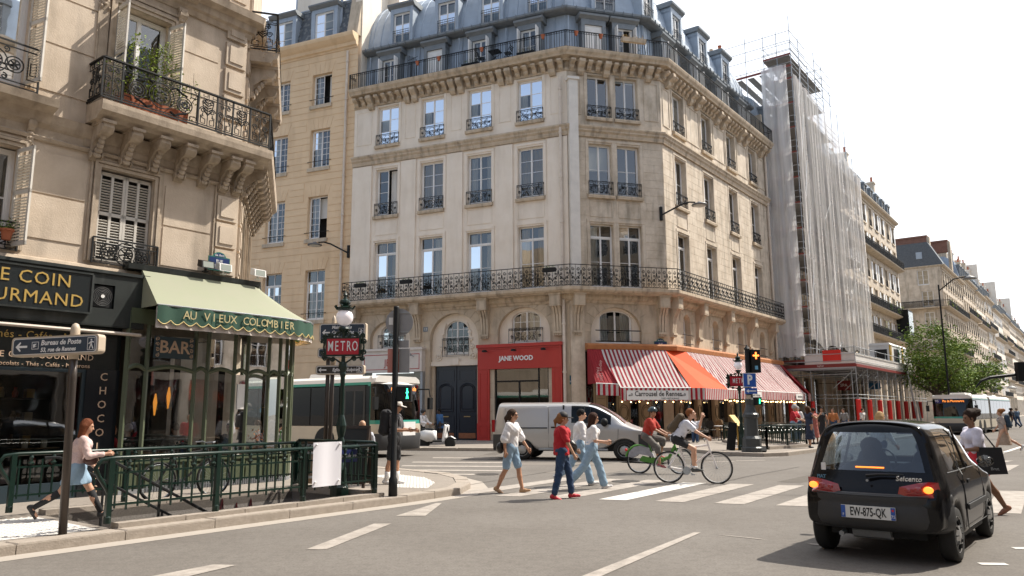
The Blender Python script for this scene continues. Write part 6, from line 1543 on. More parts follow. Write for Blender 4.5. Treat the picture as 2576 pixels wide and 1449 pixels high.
# ---- unseen houses opposite, beside and behind the camera, added to darken window reflections
xo=-44
for i in range(8):
 w=[22,20,18,24,20,22,26,24][i]
 p=Vector((.7934,-.6088))*9.5+Vector((.6088,.7934))*(xo+w)
 hauss('apartment_building','plain stone building on the near side of the street, number %s from the back'%['one','two','three','four','five','six','seven','eight'][i],FR(p,217.5),w,5,int(w/3),['C','Y','L','C','L','Y','C','L'][i],detail=False,balc=(1,),chim=0)
 xo+=w+.1
for i,(x0,w) in enumerate(((-27,22.8),(-52,24.8))):
 hauss('apartment_building','stone building behind the chocolate shop along the same pavement'+(' further back' if i else ''),FX(0,0)@Matrix() if False else FR(tuple(A0+Vector((.6088,.7934))*x0),37.5),w,4,int(w/2.8),'O',detail=False,balc=(1,),chim=0)
for i in range(4):
 p=Vector((-38+22*i,-46+3*i)); hauss('apartment_building','ochre stone building closing the square behind the viewer, '+['first','second','third','fourth'][i]+' from the left',FR((p.x+21,p.y+3),270-8),21,6,7,['Y','C','Y','L'][i],detail=False,balc=(1,4),chim=0)
# ================================================================ SCAFFOLDING
SCF=thing('scaffolding','tall tube scaffolding with translucent white netting around the pale building','scaffolding')
FSf=FX(18.42,0)      # x along the street from the first bay, -y towards the street
tubem=PAL['steel']; Lx=19.6; D_=2.35
bm_=M()
vt=M().tube([(0,0,0),(0,0,1)],.03,5); vm_=mesh('standard_tube',vt,tubem,False)
xs=[Lx*i/9 for i in range(10)]
for i,xx in enumerate(xs):
 for y in (-.25,-1.3,-D_):
  z1=[31.5,30.5,29,31,30.5,29,27.5,26.5,24.5,23.5][i]+(.9 if y==-D_ else 0)
  OB('standard_tube',vm_,SCF,FSf@T(xx,y,4.6)@SC(1,1,z1-4.6))
lv=[5.2+2.0*i for i in range(13)]
ht=mesh('ledger_tube',M().tube([(0,0,0),(1,0,0)],.026,5),tubem,False)
plank=mesh('deck_plank',M().box(0,1,0,1,0,1),mat('steel_deck',(.22,.20,.18),.6,metal=.3,noise=.4,nscale=3,coords='World'))
toe=mesh('toe_board',M().box(0,1,0,1,0,1),mat('toe_board_red',(.20,.045,.03),.7))
for j,z in enumerate(lv):
 xe=Lx if z<24 else (Lx*.66 if z<26.5 else Lx*.45)
 for y in (-.25,-D_):
  for dz in (0,.5,1.0): OB('ledger_tube',ht,SCF,FSf@T(0,y,z+dz)@SC(xe,1,1))
 for xx in xs:
  if xx>xe+.1: continue
  OB('ledger_tube',ht,SCF,FSf@T(xx,-.1,z)@RZ(R_(-90))@SC(D_,1,1))
 for q in range(9):
  if xs[q+1]>xe+.1: continue
  OB('deck_plank',plank,SCF,FSf@T(xs[q]+.04,-D_+.1,z-.06)@SC(xs[1]-.08,D_-.3,.05))
 OB('toe_board',toe,SCF,FSf@T(0,-D_+.22,z)@SC(xe,.02,.12)); OB('toe_board',toe,SCF,FSf@T(-.03,-D_,z)@SC(.02,D_-.2,.14))
 for dz in (.5,1.0): OB('ledger_tube',ht,SCF,FSf@T(0,-.1,z+dz)@RZ(R_(-90))@SC(D_,1,1))
for j in range(6): k=M(); z=5.2+4*j; k.tube([(1.1,-D_-.05,z),(2.2,-D_-.05,z+3.9)],.04,5); part('brace_tube',k,PAL['white'],SCF,FSf)
for q in (3,6):
 for j in range(0,12,3): k=M(); z=5.2+2*j; k.tube([(xs[q],-D_,z),(xs[q+1],-D_,z+2)],.022,4); part('brace_tube',k,tubem,SCF,FSf) if z<22 else None
# top cross frames over the roof
for z in (28.6,29.6,30.4,31.2):
 OB('ledger_tube',ht,SCF,FSf@T(0,-D_,z)@SC(Lx*.2,1,1)); OB('ledger_tube',ht,SCF,FSf@T(-.0,5,z)@RZ(R_(-90))@SC(5+D_,1,1)); OB('ledger_tube',ht,SCF,FSf@T(Lx/9*4,5,z)@RZ(R_(-90))@SC(5+D_,1,1)); OB('ledger_tube',ht,SCF,FSf@T(Lx/9*3,-D_,z)@SC(Lx*.25,1,1))
for y in (1.2,3.2,5): OB('standard_tube',vm_,SCF,FSf@T(0,y,26)@SC(1,1,5.6)); OB('standard_tube',vm_,SCF,FSf@T(Lx/9*2,y,26)@SC(1,1,4.6))
for i in range(6): OB('deck_plank',plank,SCF,FSf@T(.1,-.3+.95*i,28.1)@SC(Lx*.33,.5,.06))
OB('toe_board',toe,SCF,FSf@T(-.05,-.2,28.2)@SC(.03,5.2,.18)); OB('toe_board',toe,SCF,FSf@T(-.05,-D_,28.2)@SC(.03,2.2,.18))
# netting
def net_mat(name,base,col):
 m=bpy.data.materials.new(name); m.use_nodes=True; n=m.node_tree; b=n.nodes['Principled BSDF']; out=n.nodes['Material Output']
 b.inputs['Base Color'].default_value=col+(1,); b.inputs['Roughness'].default_value=.7
 tr=n.nodes.new('ShaderNodeBsdfTransparent'); tl=n.nodes.new('ShaderNodeBsdfTranslucent'); tl.inputs[0].default_value=col+(1,)
 m1=n.nodes.new('ShaderNodeMixShader'); m1.inputs[0].default_value=.6; n.links.new(b.outputs[0],m1.inputs[1]); n.links.new(tl.outputs[0],m1.inputs[2])
 g=n.nodes.new('ShaderNodeNewGeometry'); mp=n.nodes.new('ShaderNodeMapping'); mp.inputs['Scale'].default_value=(2.4,2.4,.12); n.links.new(g.outputs['Position'],mp.inputs[0])
 z=n.nodes.new('ShaderNodeTexNoise'); z.inputs['Scale'].default_value=1.3; z.inputs['Detail'].default_value=6; n.links.new(mp.outputs[0],z.inputs[0])
 r=n.nodes.new('ShaderNodeMapRange'); r.inputs['From Min'].default_value=.32; r.inputs['From Max'].default_value=.72; r.inputs['To Min'].default_value=base-.2; r.inputs['To Max'].default_value=base+.28; n.links.new(z.outputs['Fac'],r.inputs[0])
 m2=n.nodes.new('ShaderNodeMixShader'); n.links.new(r.outputs[0],m2.inputs[0]); n.links.new(tr.outputs[0],m2.inputs[1]); n.links.new(m1.outputs[0],m2.inputs[2]); n.links.new(m2.outputs[0],out.inputs[0]); return m
nw=net_mat('white_net',.58,(.97,.93,.89)); ng=net_mat('grey_net',.76,(.93,.93,.94))
def net(fr,x0,x1,z0,tops,m,y,fold=.14,nm='netting',nx=120,label=None,ragged=.5):
 k=M(); k.smooth=True; nz_=34; vs=[]; rr=random.Random(int(x1*10)); ph=[rr.uniform(0,6) for _ in range(8)]
 for i in range(nx+1):
  f=i/nx; x=x0+(x1-x0)*f; zt=tops(f); zb=z0+ragged*abs(math.sin(f*9+ph[0]))*.9+ragged*.3*math.sin(f*31)
  for j in range(nz_+1):
   g=j/nz_; z=zb+(zt-zb)*g
   yy=y-fold*(.5*math.sin(f*nx*.55+ph[1]+g*1.3)+.5*math.sin(f*nx*.21+ph[2]-g*2.1)+.35*math.sin(f*nx*.9+g*4))*(.45+.55*abs(math.sin(g*math.pi*3+f*5)))
   vs.append((x,yy,z))
 k.add(vs,[(i*(nz_+1)+j,(i+1)*(nz_+1)+j,(i+1)*(nz_+1)+j+1,i*(nz_+1)+j+1) for i in range(nx) for j in range(nz_)])
 o=part(nm,k,m,SCF,fr); 
 if label: o['label']=label
 return o
def topf(f): return 27.6-1.0*f if f<.45 else (26.4-1.4*(f-.45) if f<.7 else 24.6-2.5*(f-.7))
net(FSf,0.1,Lx+.6,6.3,topf,nw,-D_-.08,fold=.12,nx=170,label='white netting along the street side, hanging in folds')
FSe=FR(tuple(CRp+Vector((.6088,.7934))*18.25+Vector((-.7934,.6088))*.2),127.5)
net(FSe,0.25,2.2,5.5,lambda f:28.4,ng,-.1,fold=.1,nx=30,label='greyer netting over the narrow end of the scaffolding',ragged=.1)
# site deck over the pavement
XD=-.1; OD=5.35; LD_=26.5
k=M(); k.box(XD,LD_,-OD,-.3,4.72,4.84); part('site_deck',k,mat('deck_steel',(.16,.16,.17),.6,metal=.4),SCF,FSf)
hb=mat('site_hoarding',(.66,.63,.60),.6,noise=.5,nscale=1.5,coords='World',dark=(.5,.47,.44)); rb=mat('dark_red_board',(.20,.025,.02),.6)
k=M(); k.box(XD-.04,XD,-OD,-1.9,4.9,5.75); part('white_hoarding',k,hb,SCF,FSf); k=M(); k.box(XD,LD_-8,-OD-.04,-OD,4.9,5.65); part('white_hoarding',k,hb,SCF,FSf)
k=M(); k.box(XD-.06,XD-.02,-OD-.05,-.2,4.72,4.96); k.box(XD-.02,LD_,-OD-.08,-OD-.04,4.72,4.92); part('deck_edge_board',k,rb,SCF,FSf)
k=M(); k.box(XD-.02,XD+.0,-OD,-.4,4.6,4.71); part('edge_beam',k,PAL['steel'],SCF,FSf)
rs_=mat('red_sign',(.62,.02,.01),.6); ys=mat('yellow_print',(.8,.4,.03),.6)
k=M(); k.box(XD-.09,XD-.06,-4.45,-3.2,5.1,5.95); o=part('red_notice_board',k,rs_,SCF,FSf)
for i in range(7):
 k=M(); w=[.45,.4,.42,.38,.5,.55,.3][i]; k.box(XD-.1,XD-.09,-3.82-w,-3.82+w,5.82-.105*i,5.86-.105*i); part('printed_line',k,ys,o,FSf)
for z in (5.15,5.65,6.1):
 OB('ledger_tube',ht,SCF,FSf@T(XD-.1,-.3,z)@RZ(R_(-90))@SC(OD-.3,1,1)); OB('ledger_tube',ht,SCF,FSf@T(XD,-OD-.1,z)@SC(LD_,1,1))
text('lettering','layher',.2,hb,SCF,FSf@T(XD-.07,-3.0,4.84)@RZ(R_(-90)))
for i in range(9):
 xx=XD+LD_*i/8
 for y in (-OD,-OD+.35,-2.2,-.5):
  z1=6.2 if y==-OD else 4.75
  OB('standard_tube',vm_,SCF,FSf@T(xx+(.2 if y!=-OD else 0),y,.12)@SC(1,1,z1-.12))
 OB('ledger_tube',ht,SCF,FSf@T(xx,-.3,4.55)@RZ(R_(-90))@SC(OD-.3,1,1)); OB('ledger_tube',ht,SCF,FSf@T(xx,-.3,4.2)@RZ(R_(-90))@SC(OD-.3,1,1))
 k=M(); k.tube([(xx,-OD,4.6),(xx,-OD+1.6,3.2)],.025,4); part('brace_tube',k,tubem,SCF,FSf)
 if i in (0,1,2,3,4,5,6,7): 
  o=thing('tube_guard','red foam guard round a scaffold leg, '+['nearest to the restaurant','second','third','fourth','fifth','sixth','seventh','eighth'][i]+' along the street','guard',FSf@T(xx,-OD,.9),'red foam guards on the scaffold legs'); k=M(); k.lathe([(.17,0),(.17,1.5),(.12,1.52)],12); part('sleeve',k,PAL['redp'],o)
for y,lb in ((-2.2,'red foam guard deeper under the deck beside the awning end'),(-.6,'red foam guard against the wall end of the deck')):
 o=thing('tube_guard',lb,'guard',FSf@T(XD+.2,y,.9),'red foam guards on the scaffold legs'); k=M(); k.lathe([(.15,0),(.15,1.4),(.1,1.42)],12); part('sleeve',k,PAL['redp'],o)
for z in (2.5,2.75): OB('ledger_tube',ht,SCF,FSf@T(XD,-OD-.06,z)@SC(LD_,1,1)); OB('ledger_tube',ht,SCF,FSf@T(XD,-.4,z)@RZ(R_(-90))@SC(OD-.4,1,1))
for z in (2.05,1.1): OB('ledger_tube',ht,SCF,FSf@T(XD,-2.2,z)@SC(LD_,1,1))
for i in range(10): k=M(); xx=1+2.4*i; k.tube([(xx,-OD+.3,4.5),(xx+1.2,-OD+.3,4.1),(xx+2.4,-OD+.3,4.5)],.02,4); part('lattice_tube',k,tubem,SCF,FSf)
k=M(); k.tube([(18.0,-OD-.6,.2),(16.2,-OD-.4,5.0)],.07,6); part('leaning_pole',k,PAL['white'],SCF,FSf)
k=M(); k.tube([(19.6,-OD-.6,.2),(18.8,-OD-.5,2.4)],.07,6); part('leaning_pole',k,PAL['white'],SCF,FSf)
# white tarpaulin hanging on the deck rail and site cabin
k=M(); k.smooth=True; vs=[]
for i in range(9):
 for j in range(7): vs.append((17.2+.28*i+.1*math.sin(j),-OD-.2-.08*math.sin(i*1.7+j*.6),4.15+.4*j-.1*abs(math.sin(i*.8))))
k.add(vs,[(i*7+j,(i+1)*7+j,(i+1)*7+j+1,i*7+j+1) for i in range(8) for j in range(6)])
o=thing('tarpaulin','crumpled white tarpaulin tied over the scaffold rail','tarpaulin',FSf); part('sheet',k,mat('tarp',(.72,.68,.66),.6,noise=.3,nscale=3),o)
SCB=thing('site_cabin','white site toilet cabins with yellow stripes standing on the scaffold deck','cabin',FSf@T(14.2,-OD+.4,4.86))
k=M(); k.box(0,6.6,0,1.7,0,2.35); part('body',k,PAL['white'],SCB); k=M(); k.smooth=False
k.ext([(-.05,2.35),(1.75,2.35),(1.6,2.55),(.1,2.55)],-.1,6.7,'x'); part('roof',k,PAL['white'],SCB)
k=M(); k.box(1.2,2.8,-.02,0,.6,2.1); k.box(-.02,0,.3,1.3,.3,2.0); part('window',k,PAL['dark'],SCB); k=M(); k.box(.1,.25,-.03,-.0,0,2.35); k.box(4.6,5.1,-.03,0,0,2.35); k.box(-.03,0,.0,.12,0,2.35); part('yellow_stripe',k,mat('yellow',(.7,.42,.03),.5),SCB)
k=M(); k.box(2.85,3.3,-.04,0,.1,2.1); part('green_door',k,mat('green_door_paint',(.02,.12,.08),.5),SCB); k=M(); k.box(4.75,5.0,-.035,-.03,.9,1.7); part('notice',k,PAL['iron'],SCB)
# blue and red shop signs under the deck
for x,z,c,lb in ((20.5,3.6,(.04,.22,.45),'small blue projecting sign under the scaffold deck'),(9.5,3.3,(.2,.02,.02),'dark red projecting sign SPA under the scaffold deck')):
 o=thing('projecting_sign',lb,'sign',FSf@T(x,-1.6,z)); k=M(); k.box(-.05,.05,-1.0,0,0,.8); part('board',k,mat('sign_%d'%int(x),c,.5),o); k=M(); k.bar((0,0,.6),(0,1.5,.6),.04); part('arm',k,PAL['iron'],o)
 if x<10: text('lettering','SPA',.35,PAL['white'],o,T(-.06,-.5,.4)@RZ(R_(-90)))
# ================================================================ TREE, LAMPS, SIGNAL ARM down the street
def tree(label,base,h,cr,seed,n=9000,leafs=(.16,.3)):
 rr=random.Random(seed); t=thing('street_tree',label,'tree',T(base[0],base[1],0)); k=M(); th=h*.34
 k.tube([(0,0,0),(.05,0,th*.5),(-.1,.05,th)],[.28,.22,.17],9); tips=[]
 for i in range(13):
  a=i*2.4; z0=th*rr.uniform(.8,1.2); L=cr*rr.uniform(.6,1.05); up=rr.uniform(.25,1.3)
  p0=Vector((0,0,z0)); p1=p0+Vector((math.cos(a),math.sin(a),up*.7))*L*.5; p2=p1+Vector((math.cos(a+.3),math.sin(a+.3),up))*L*.5
  k.tube([p0,p1,p2],[.11,.07,.03],5); tips+= [p1,p2,(p1+p2)/2]
  for j in range(3):
   q=p1.lerp(p2,rr.random()); e=q+Vector((rr.gauss(0,1),rr.gauss(0,1),rr.uniform(0,1))).normalized()*cr*.35; k.tube([q,e],[.035,.012],4); tips.append(e)
 part('trunk',k,PAL['bark'],t)
 cl=[]
 for i in range(95):
  a=rr.uniform(0,6.28); f=rr.random()**.6; zz=rr.uniform(-.6,1); rad=cr*f*math.sqrt(max(0.05,1-zz*zz*.8)); cl.append((Vector((rad*math.cos(a),rad*math.sin(a),th*1.0+h*.28+zz*h*.31)),cr*rr.uniform(.12,.3)))
 cl+=[(p,cr*.24) for p in tips]
 for nm,mt_,part_n in (('foliage',PAL['leaf'],n*2//3),('foliage',PAL['leafl'],n//3)):
  k=M()
  for i in range(part_n):
   c,r=rr.choice(cl); p=c+Vector((rr.gauss(0,1),rr.gauss(0,1),rr.gauss(0,.75)))*r*.6; s=rr.uniform(*leafs)
   a=Vector((rr.gauss(0,1),rr.gauss(0,1),rr.gauss(0,.5))).normalized()*s; b=Vector((rr.gauss(0,1),rr.gauss(0,1),rr.gauss(0,.7))).normalized()*s*.6
   k.poly([p,p+a*.5+b*.5,p+a,p+a*.5-b*.5])
  o=part(nm,k,mt_,t); o['kind']='stuff'
 return t
def ongr(u,dist):  # ground point seen in column u at a depth
 d=ray(u,1037); return Vector((d.x/d.y*dist,dist,0))
p=ongr(2362,66); tree('leafy green street tree behind the site cabin, left of the pair',p,9.7,2.8,3,10500)
p=ongr(2425,70); tree('leafy green street tree above the articulated bus, right of the pair',p,8.3,3.3,5,10500)
def street_lamp(label,p,h,arm,dirv):
 t=thing('street_lamp',label,'street lamp',T(p[0],p[1],0)); k=M(); k.lathe([(.16,0),(.14,1.2),(.08,1.4),(.06,h)],8); part('pole',k,PAL['iron'],t)
 k=M(); d=Vector(dirv).normalized(); k.tube([(0,0,h-.5),tuple(d*arm*.5+Vector((0,0,h+.35))),tuple(d*arm*.9+Vector((0,0,h+.45)))],.05,6); part('arm',k,PAL['iron'],t)
 k=M(); k.smooth=True; k.lathe([(.05,.18),(.15,.12),(.5,-.05),(.5,-.12)],12,tuple(d*arm+Vector((0,0,h+.35)))); part('lamp_shade',k,mat('lamp_grey2',(.2,.2,.2),.5),t); return t
street_lamp('tall lamp rising through the street trees',ongr(2392,60),11.6,2.2,(.79,-.6,0))
for i,(u,v,d,lb) in enumerate(((2275,808,92,'bracket lamp between the balcony house and the slate-roofed building'),(2490,918,95,'bracket lamp over the row beyond the trees'),(2545,975,120,'bracket lamp farthest down the row'))):
 dd=ray(u,v); q=Vector((0,0,EYE))+dd*(d/dd.y)
 t=thing('wall_lamp',lb,'street lamp',Matrix.Translation(q)); k=M(); k.tube([(-2.2,1.2,-1.0),(-1.2,.6,.1),(0,0,.2)],.06,6); part('bracket',k,PAL['iron'],t); k=M(); k.lathe([(.1,.3),(.7,0),(.7,-.12)],12); part('lamp_shade',k,mat('lamp_grey2',(.2,.2,.2),.5),t)
t=thing('traffic_signal_arm','long bent arm with a black traffic signal reaching in from the right','traffic light')
q=lambda u,v,d:Vector((0,0,EYE))+ray(u,v)*(d/ray(u,v).y)
k=M(); k.tube([q(2455,975,44),q(2468,958,44),q(2490,950,44),q(2560,942,44),q(2640,934,44)],[.05,.07,.09,.1,.1],6); part('arm',k,PAL['iron'],t)
c=q(2568,935,43.8); k=M(); k.cbox(c,(.5,.3,1.1)); part('signal_head',k,PAL['iron'],t); k=M(); k.tube([q(2455,975,44),q(2455,1100,44)*1.0],.06,6)
# ================================================================ METRO ENTRANCE (near pavement)
gi=PAL['green']; gran=mat('grey_granite',(.23,.21,.19),.85,noise=.7,nscale=40,coords='World',dark=(.10,.09,.085),bump=.2,bscale=60); kst=PAL['kerb']
SW=thing('metro_stairwell','granite stairwell of the metro entrance going down behind the green railing','stairs',KA)
k=M(); k.box(HX0,HX1,HY1,HY1+.12,-4,.11); k.box(HX0,HX1,HY0-.12,HY0,-4,.11); k.box(HX1,HX1+.12,HY0,HY1,-4,.11); part('granite_wall',k,gran,SW)
st_=mesh('step',M().box(0,.31,HY0,HY1,-.6,0),gran)
for i in range(15): OB('step',st_,SW,T(HX0+.3*i,0,.1-.17*(i+1)))
for a,b,c,d in ((HX0,HX1+.3,HY0-.28,HY0-.0),(HX0,HX1+.3,HY1,HY1+.28)):
 n=5
 for i in range(n): x0=a+(b-a)*i/n; k=M(); k.box(x0+.006,x0+(b-a)/n-.006,c+(.06 if c<1 else 0),d,.1,.2); part('base_stone',k,kst,SW)
k=M(); k.box(HX1+.0,HX1+.28,HY0,HY1,.1,.25); part('base_stone',k,kst,SW)
k=M(); gr=[(3.9,.35),(3.95,.7),(4.15,.8),(4.2,.45)]
gm2=mat('faded_graffiti',(.16,.03,.03),.8)
for a,b,c in ((4.3,-.6,.1),(4.6,-.75,.0),(4.9,-.6,.05)): k.tube([(a,HY1-.012,b),(a+.12,HY1-.012,c),(a+.2,HY1-.012,b+.1)],.02,4)
part('graffiti',k,gm2,SW)
# railing built from posts, tubes and finialled balusters
bal=M(); bal.bar((0,0,-.06),(0,0,.50),.022); bal.lathe([(.012,.46),(.04,.48),(.045,.5),(.02,.52),(.024,.55),(.036,.58),(.02,.62),(.004,.64)],8)
balm=mesh('finial_bar',bal,gi); bb=M().bar((0,0,-.06),(0,0,.52),.022); bb_=mesh('upright_bar',bb,gi)
postm=mesh('post',M().bar((0,0,0),(0,0,.86),.07).lathe([(.05,0),(.05,.08),(.035,.1)],8),gi)
def metro_rail(name,label,frm,pts,z0,curl=(0,0),posts=None,h=.86,sc=1.0):
 t=thing(name,label,'railing',frm,'green metro railings')
 P=[Vector((p[0],p[1],z0)) for p in pts]
 for a,b in zip(P[:-1],P[1:]):
  L=(b-a).length; n=max(1,round(L/1.55)); d=(b-a)/n; dn=(b-a).normalized()
  for i in range(n+1):
   OB('post',postm,t,Matrix.Translation(a+d*i)) if i<n or b==P[-1] else None
  m=round(L/.158)
  for i in range(m):
   q=a+(b-a)*((i+.5)/m)
   OB('finial_bar' if i%2 else 'upright_bar',balm if i%2 else bb_,t,Matrix.Translation(q+Vector((0,0,.22 if i%2 else .25))))
  for zz,w_ in ((.24,.03),(.66,.028)): k=M(); k.bar(a+Vector((0,0,zz)),b+Vector((0,0,zz)),w_); part('cross_rail',k,gi,t)
 top=[p+Vector((0,0,h)) for p in P]
 if curl[0]: 
  d=(P[1]-P[0]).normalized(); q=P[0]; top=[q+Vector((0,0,.38))-d*.0,q-d*.04+Vector((0,0,.46)),q-d*.15+Vector((0,0,.62)),q-d*.2+Vector((0,0,.74)),q-d*.13+Vector((0,0,.84)),q+d*.05+Vector((0,0,h))]+top[1:]
 k=M(); k.smooth=True; k.tube(top,.03,8); part('top_rail',k,gi,t)
 return t
metro_rail('metro_railing','green railing with finials along the kerb side of the metro stairs',KA,[(1.35,.34),(6.1,.34)],.2,(1,0))
metro_rail('metro_railing','green railing with finials on the cafe side of the metro stairs',KA,[(1.0,2.75),(6.1,2.75)],.2,(1,0))
metro_rail('metro_railing','short green railing closing the metro stairs by the lamp mast',KA,[(6.14,.4),(6.14,2.7)],.25)
for y,lb in ((.62,'sloping dark handrail on the kerb side of the stairs'),(2.42,'sloping dark handrail on the cafe side of the stairs')):
 t=thing('stair_handrail',lb,'handrail',KA); k=M(); k.tube([(1.3,y,1.0),(1.5,y,1.0),(5.6,y,-1.35)],.022,6); part('rail',k,PAL['iron'],t); k=M(); 
 for x in (2.2,3.2,4.2): k.bar((x,y,1.0-(x-1.5)*.573),(x,y,-.2-(x-1.5)*.573),.03)
 part('upright',k,PAL['iron'],t)
t=thing('poster','blank white poster tied to the green metro railing','poster',KA@T(4.62,.26,.42)); k=M(); k.smooth=True
vs=[]
for i in range(9):
 for j in range(5): vs.append((.6*i/8,-.02-.012*math.sin(i*.9),.0+.74*j/4))
k.add(vs,[(i*5+j,(i+1)*5+j,(i+1)*5+j+1,i*5+j+1) for i in range(8) for j in range(4)]); part('sheet',k,mat('white_poster',(.72,.71,.76),.7),t)
for x in (.05,.55):
 for z in (.08,.7): k=M(); k.ball((x,-.04,z),.02,6,4); part('tie',k,PAL['white'],t)
t=thing('station_sign','dark blue enamel sign reading Saint-Sulpice on the metro railing','sign',KA@T(5.22,.42,.78)); k=M(); k.box(0,.52,0,.02,0,.22); part('panel',k,mat('ratp_blue',(.01,.02,.11),.35),t); text('lettering','Saint-Sulpice',.11,ew,t,T(.25,-.004,.11),sx=.9)
# ---- Metro lamp mast
def metro_mast(label,p,h,rot,s=1.,letters='METRO',sw=.68,sh=.36,zs=2.6,gr_=.165):
 t=thing('metro_lamp_sign',label,'metro sign',T(p[0],p[1],p[2],rot))
 k=M(); k.lathe([(.17,0),(.17,.18),(.14,.22),(.12,.5),(.1,.55),(.075,.62),(.06,.9),(.075,1.0),(.055,1.08),(.085,1.2),(.1,1.3),(.07,1.42),(.045,1.5),(.042,2.2),(.06,2.26),(.05,2.3),(.09,2.4),(.075,2.46),(.04,2.5),(.035,3.0),(.05,3.05),(.12,3.12),(.1,3.16)],12); part('mast',k,gi,t)
 k=M(); k.smooth=True; zc=3.18+gr_; k.ball((0,0,zc),gr_,16,10); part('globe',k,mat('opal_globe',(.82,.76,.78),.25,emit=(.8,.75,.78),estr=.12),t)
 k=M(); k.lathe([(.10,0),(.16,.03),(.17,.06),(.07,.1),(.11,.16),(.1,.2),(.04,.24),(.03,.28),(.045,.31),(.02,.36),(.004,.4)],12,(0,0,zc+gr_*.75))
 for i in range(8): a=i*.785; k.bar((.15*math.cos(a),.15*math.sin(a),zc+gr_*.75+.03),(.2*math.cos(a),.2*math.sin(a),zc+gr_*.75+.1),.025)
 part('crown',k,gi,t)
 k=M(); k.box(-sw/2,sw/2,-.06,.06,zs,zs+sh); part('sign_box',k,gi,t)
 for s_ in (-1,1):
  k=M(); k.box(-sw/2+.03,sw/2-.03,s_*.062-.002,s_*.062+.002,zs+.03,zs+sh-.03); f=part('red_face',k,mat('metro_red',(.42,.012,.03),.35),t)
  for i,ch in enumerate(letters): text('lettering',ch,.27,ew,f,T((i-(len(letters)-1)/2)*.118*s_*-1 if s_>0 else (i-(len(letters)-1)/2)*.118,s_*.068,zs+sh/2)@RZ(math.pi if s_>0 else 0),bold=.002,sx=.55)
 k=M(); k.ball((0,0,0),.001,4,3); q=[]
 for s_ in (-1,1):
  for (x,z,r,tn) in ((sw/2+.05,sh*.2,.06,1.6),(sw/2+.05,sh*.8,.06,-1.6),(sw*.36,sh+.05,.055,1.6),(sw*.15,sh+.06,.06,-1.6),(sw*.3,-.05,.05,1.5),(sw/2+.03,sh+.03,.05,1.5),(sw/2+.03,-.04,.05,-1.5)): k.tube(spiral(s_*x,zs+z,.01,r,0,tn*s_,14),.016,5)
  k.tube([(s_*(sw/2+.02),0,zs-.05),(s_*(sw/2+.05),0,zs+sh*.5),(s_*(sw/2+.02),0,zs+sh+.05)],.02,5); k.tube([(0,0,zs+sh+.16),(s_*.15,0,zs+sh+.06),(s_*sw/2,0,zs+sh+.02)],.018,5); k.tube([(0,0,zs-.16),(s_*.15,0,zs-.06),(s_*sw/2,0,zs-.02)],.018,5)
 part('scroll_frame',k,gi,t); return t
g1=G(853,1250,.12); metro_mast('green cast-iron metro mast with globe lamp beside the chalkboard, fully readable METRO sign',(g1.x,g1.y,.12),3.3,R_(-4))
g2=G(1868,1133,.12); metro_mast('farther metro mast with globe lamp, its sign half hidden by the blue parking sign',(g2.x,g2.y,.12),3.3,R_(8),zs=2.5,sw=.86,sh=.42)
# ---- direction signs
navy=mat('navy_sign',(.018,.034,.06),.35); beige=mat('beige_frame',(.46,.38,.29),.5); steel2=mat('brown_grey_pole',(.075,.062,.055),.35,metal=.5)
def dir_sign(parent,x0,x1,z0,z1,lines,m=navy,arrow=True,man=True,y=-.09,d=.14):
 r=.06; k=M(); 
 def rr(a,b,c,e,rad): 
  pts=[]
  for cx,cz,s in ((b-rad,c+rad,-math.pi/2),(b-rad,e-rad,0),(a+rad,e-rad,math.pi/2),(a+rad,c+rad,math.pi)):
   for i in range(5): t_=s+math.pi/2*i/4; pts.append((cx+rad*math.cos(t_),cz+rad*math.sin(t_)))
  return pts
 k.ext(rr(x0,x1,z0,z1,.05),y,y+d); o=part('sign_case',k,beige,parent)
 k=M(); k.ext(rr(x0+.025,x1-.025,z0+.022,z1-.022,.04),y-.004,y-.001); part('white_line',k,ew,o)
 k=M(); k.ext(rr(x0+.035,x1-.035,z0+.03,z1-.03,.035),y-.007,y-.0045); f=part('sign_face',k,m,o)
 h=z1-z0; zc=(z0+z1)/2
 if arrow:
  k=M(); a=x0+.07; s=min(.07,h*.25); k.ext([(a,zc),(a+s,zc+s),(a+s*1.2,zc+s*.8),(a+s*.75,zc+.014),(a+.17,zc+.014),(a+.17,zc-.014),(a+s*.75,zc-.014),(a+s*1.2,zc-s*.8),(a+s,zc-s)],y-.011,y-.0075); part('arrow',k,ew,f)
 if man:
  b=x1-.1; k=M(); hs=min(.085,h*.32)
  for q in ((b-.055,b+.055,zc-hs,zc-hs+.006),(b-.055,b+.055,zc+hs-.006,zc+hs),(b-.055,b-.05,zc-hs,zc+hs),(b+.05,b+.055,zc-hs,zc+hs)): k.box(q[0],q[1],y-.01,y-.008,q[2],q[3])
  part('pictogram_frame',k,ew,f)
  k=M(); k.lathe([(.012,-.001),(.012,.001)],8,(b,y-.009,zc+hs*.62),'y'); k.tube([(b,y-.009,zc+hs*.4),(b,y-.009,zc-.02*hs)],.012,4)
  for a2,b2 in (((b,zc),(b-.025,zc-hs*.8)),((b,zc),(b+.028,zc-hs*.8)),((b,zc+hs*.35),(b-.035,zc)),((b,zc+hs*.35),(b+.035,zc+.02))): k.tube([(a2[0],y-.009,a2[1]),(b2[0],y-.009,b2[1])],.008,4)
  part('pedestrian_pictogram',k,ew,f)
 for tx,sz,x,z in lines: text('lettering',tx,sz,ew,f,T(x,y-.008,z),bold=.0022,align='LEFT',shear=.18,sx=.9,ext=.001)
 return o
p=G(157,1345,.12); t=thing('direction_sign','blue direction sign reading Bureau de Poste on a slightly leaning pole by the kerb','sign',T(p.x,p.y,.12,R_(-8))@RY(R_(-1.6)))
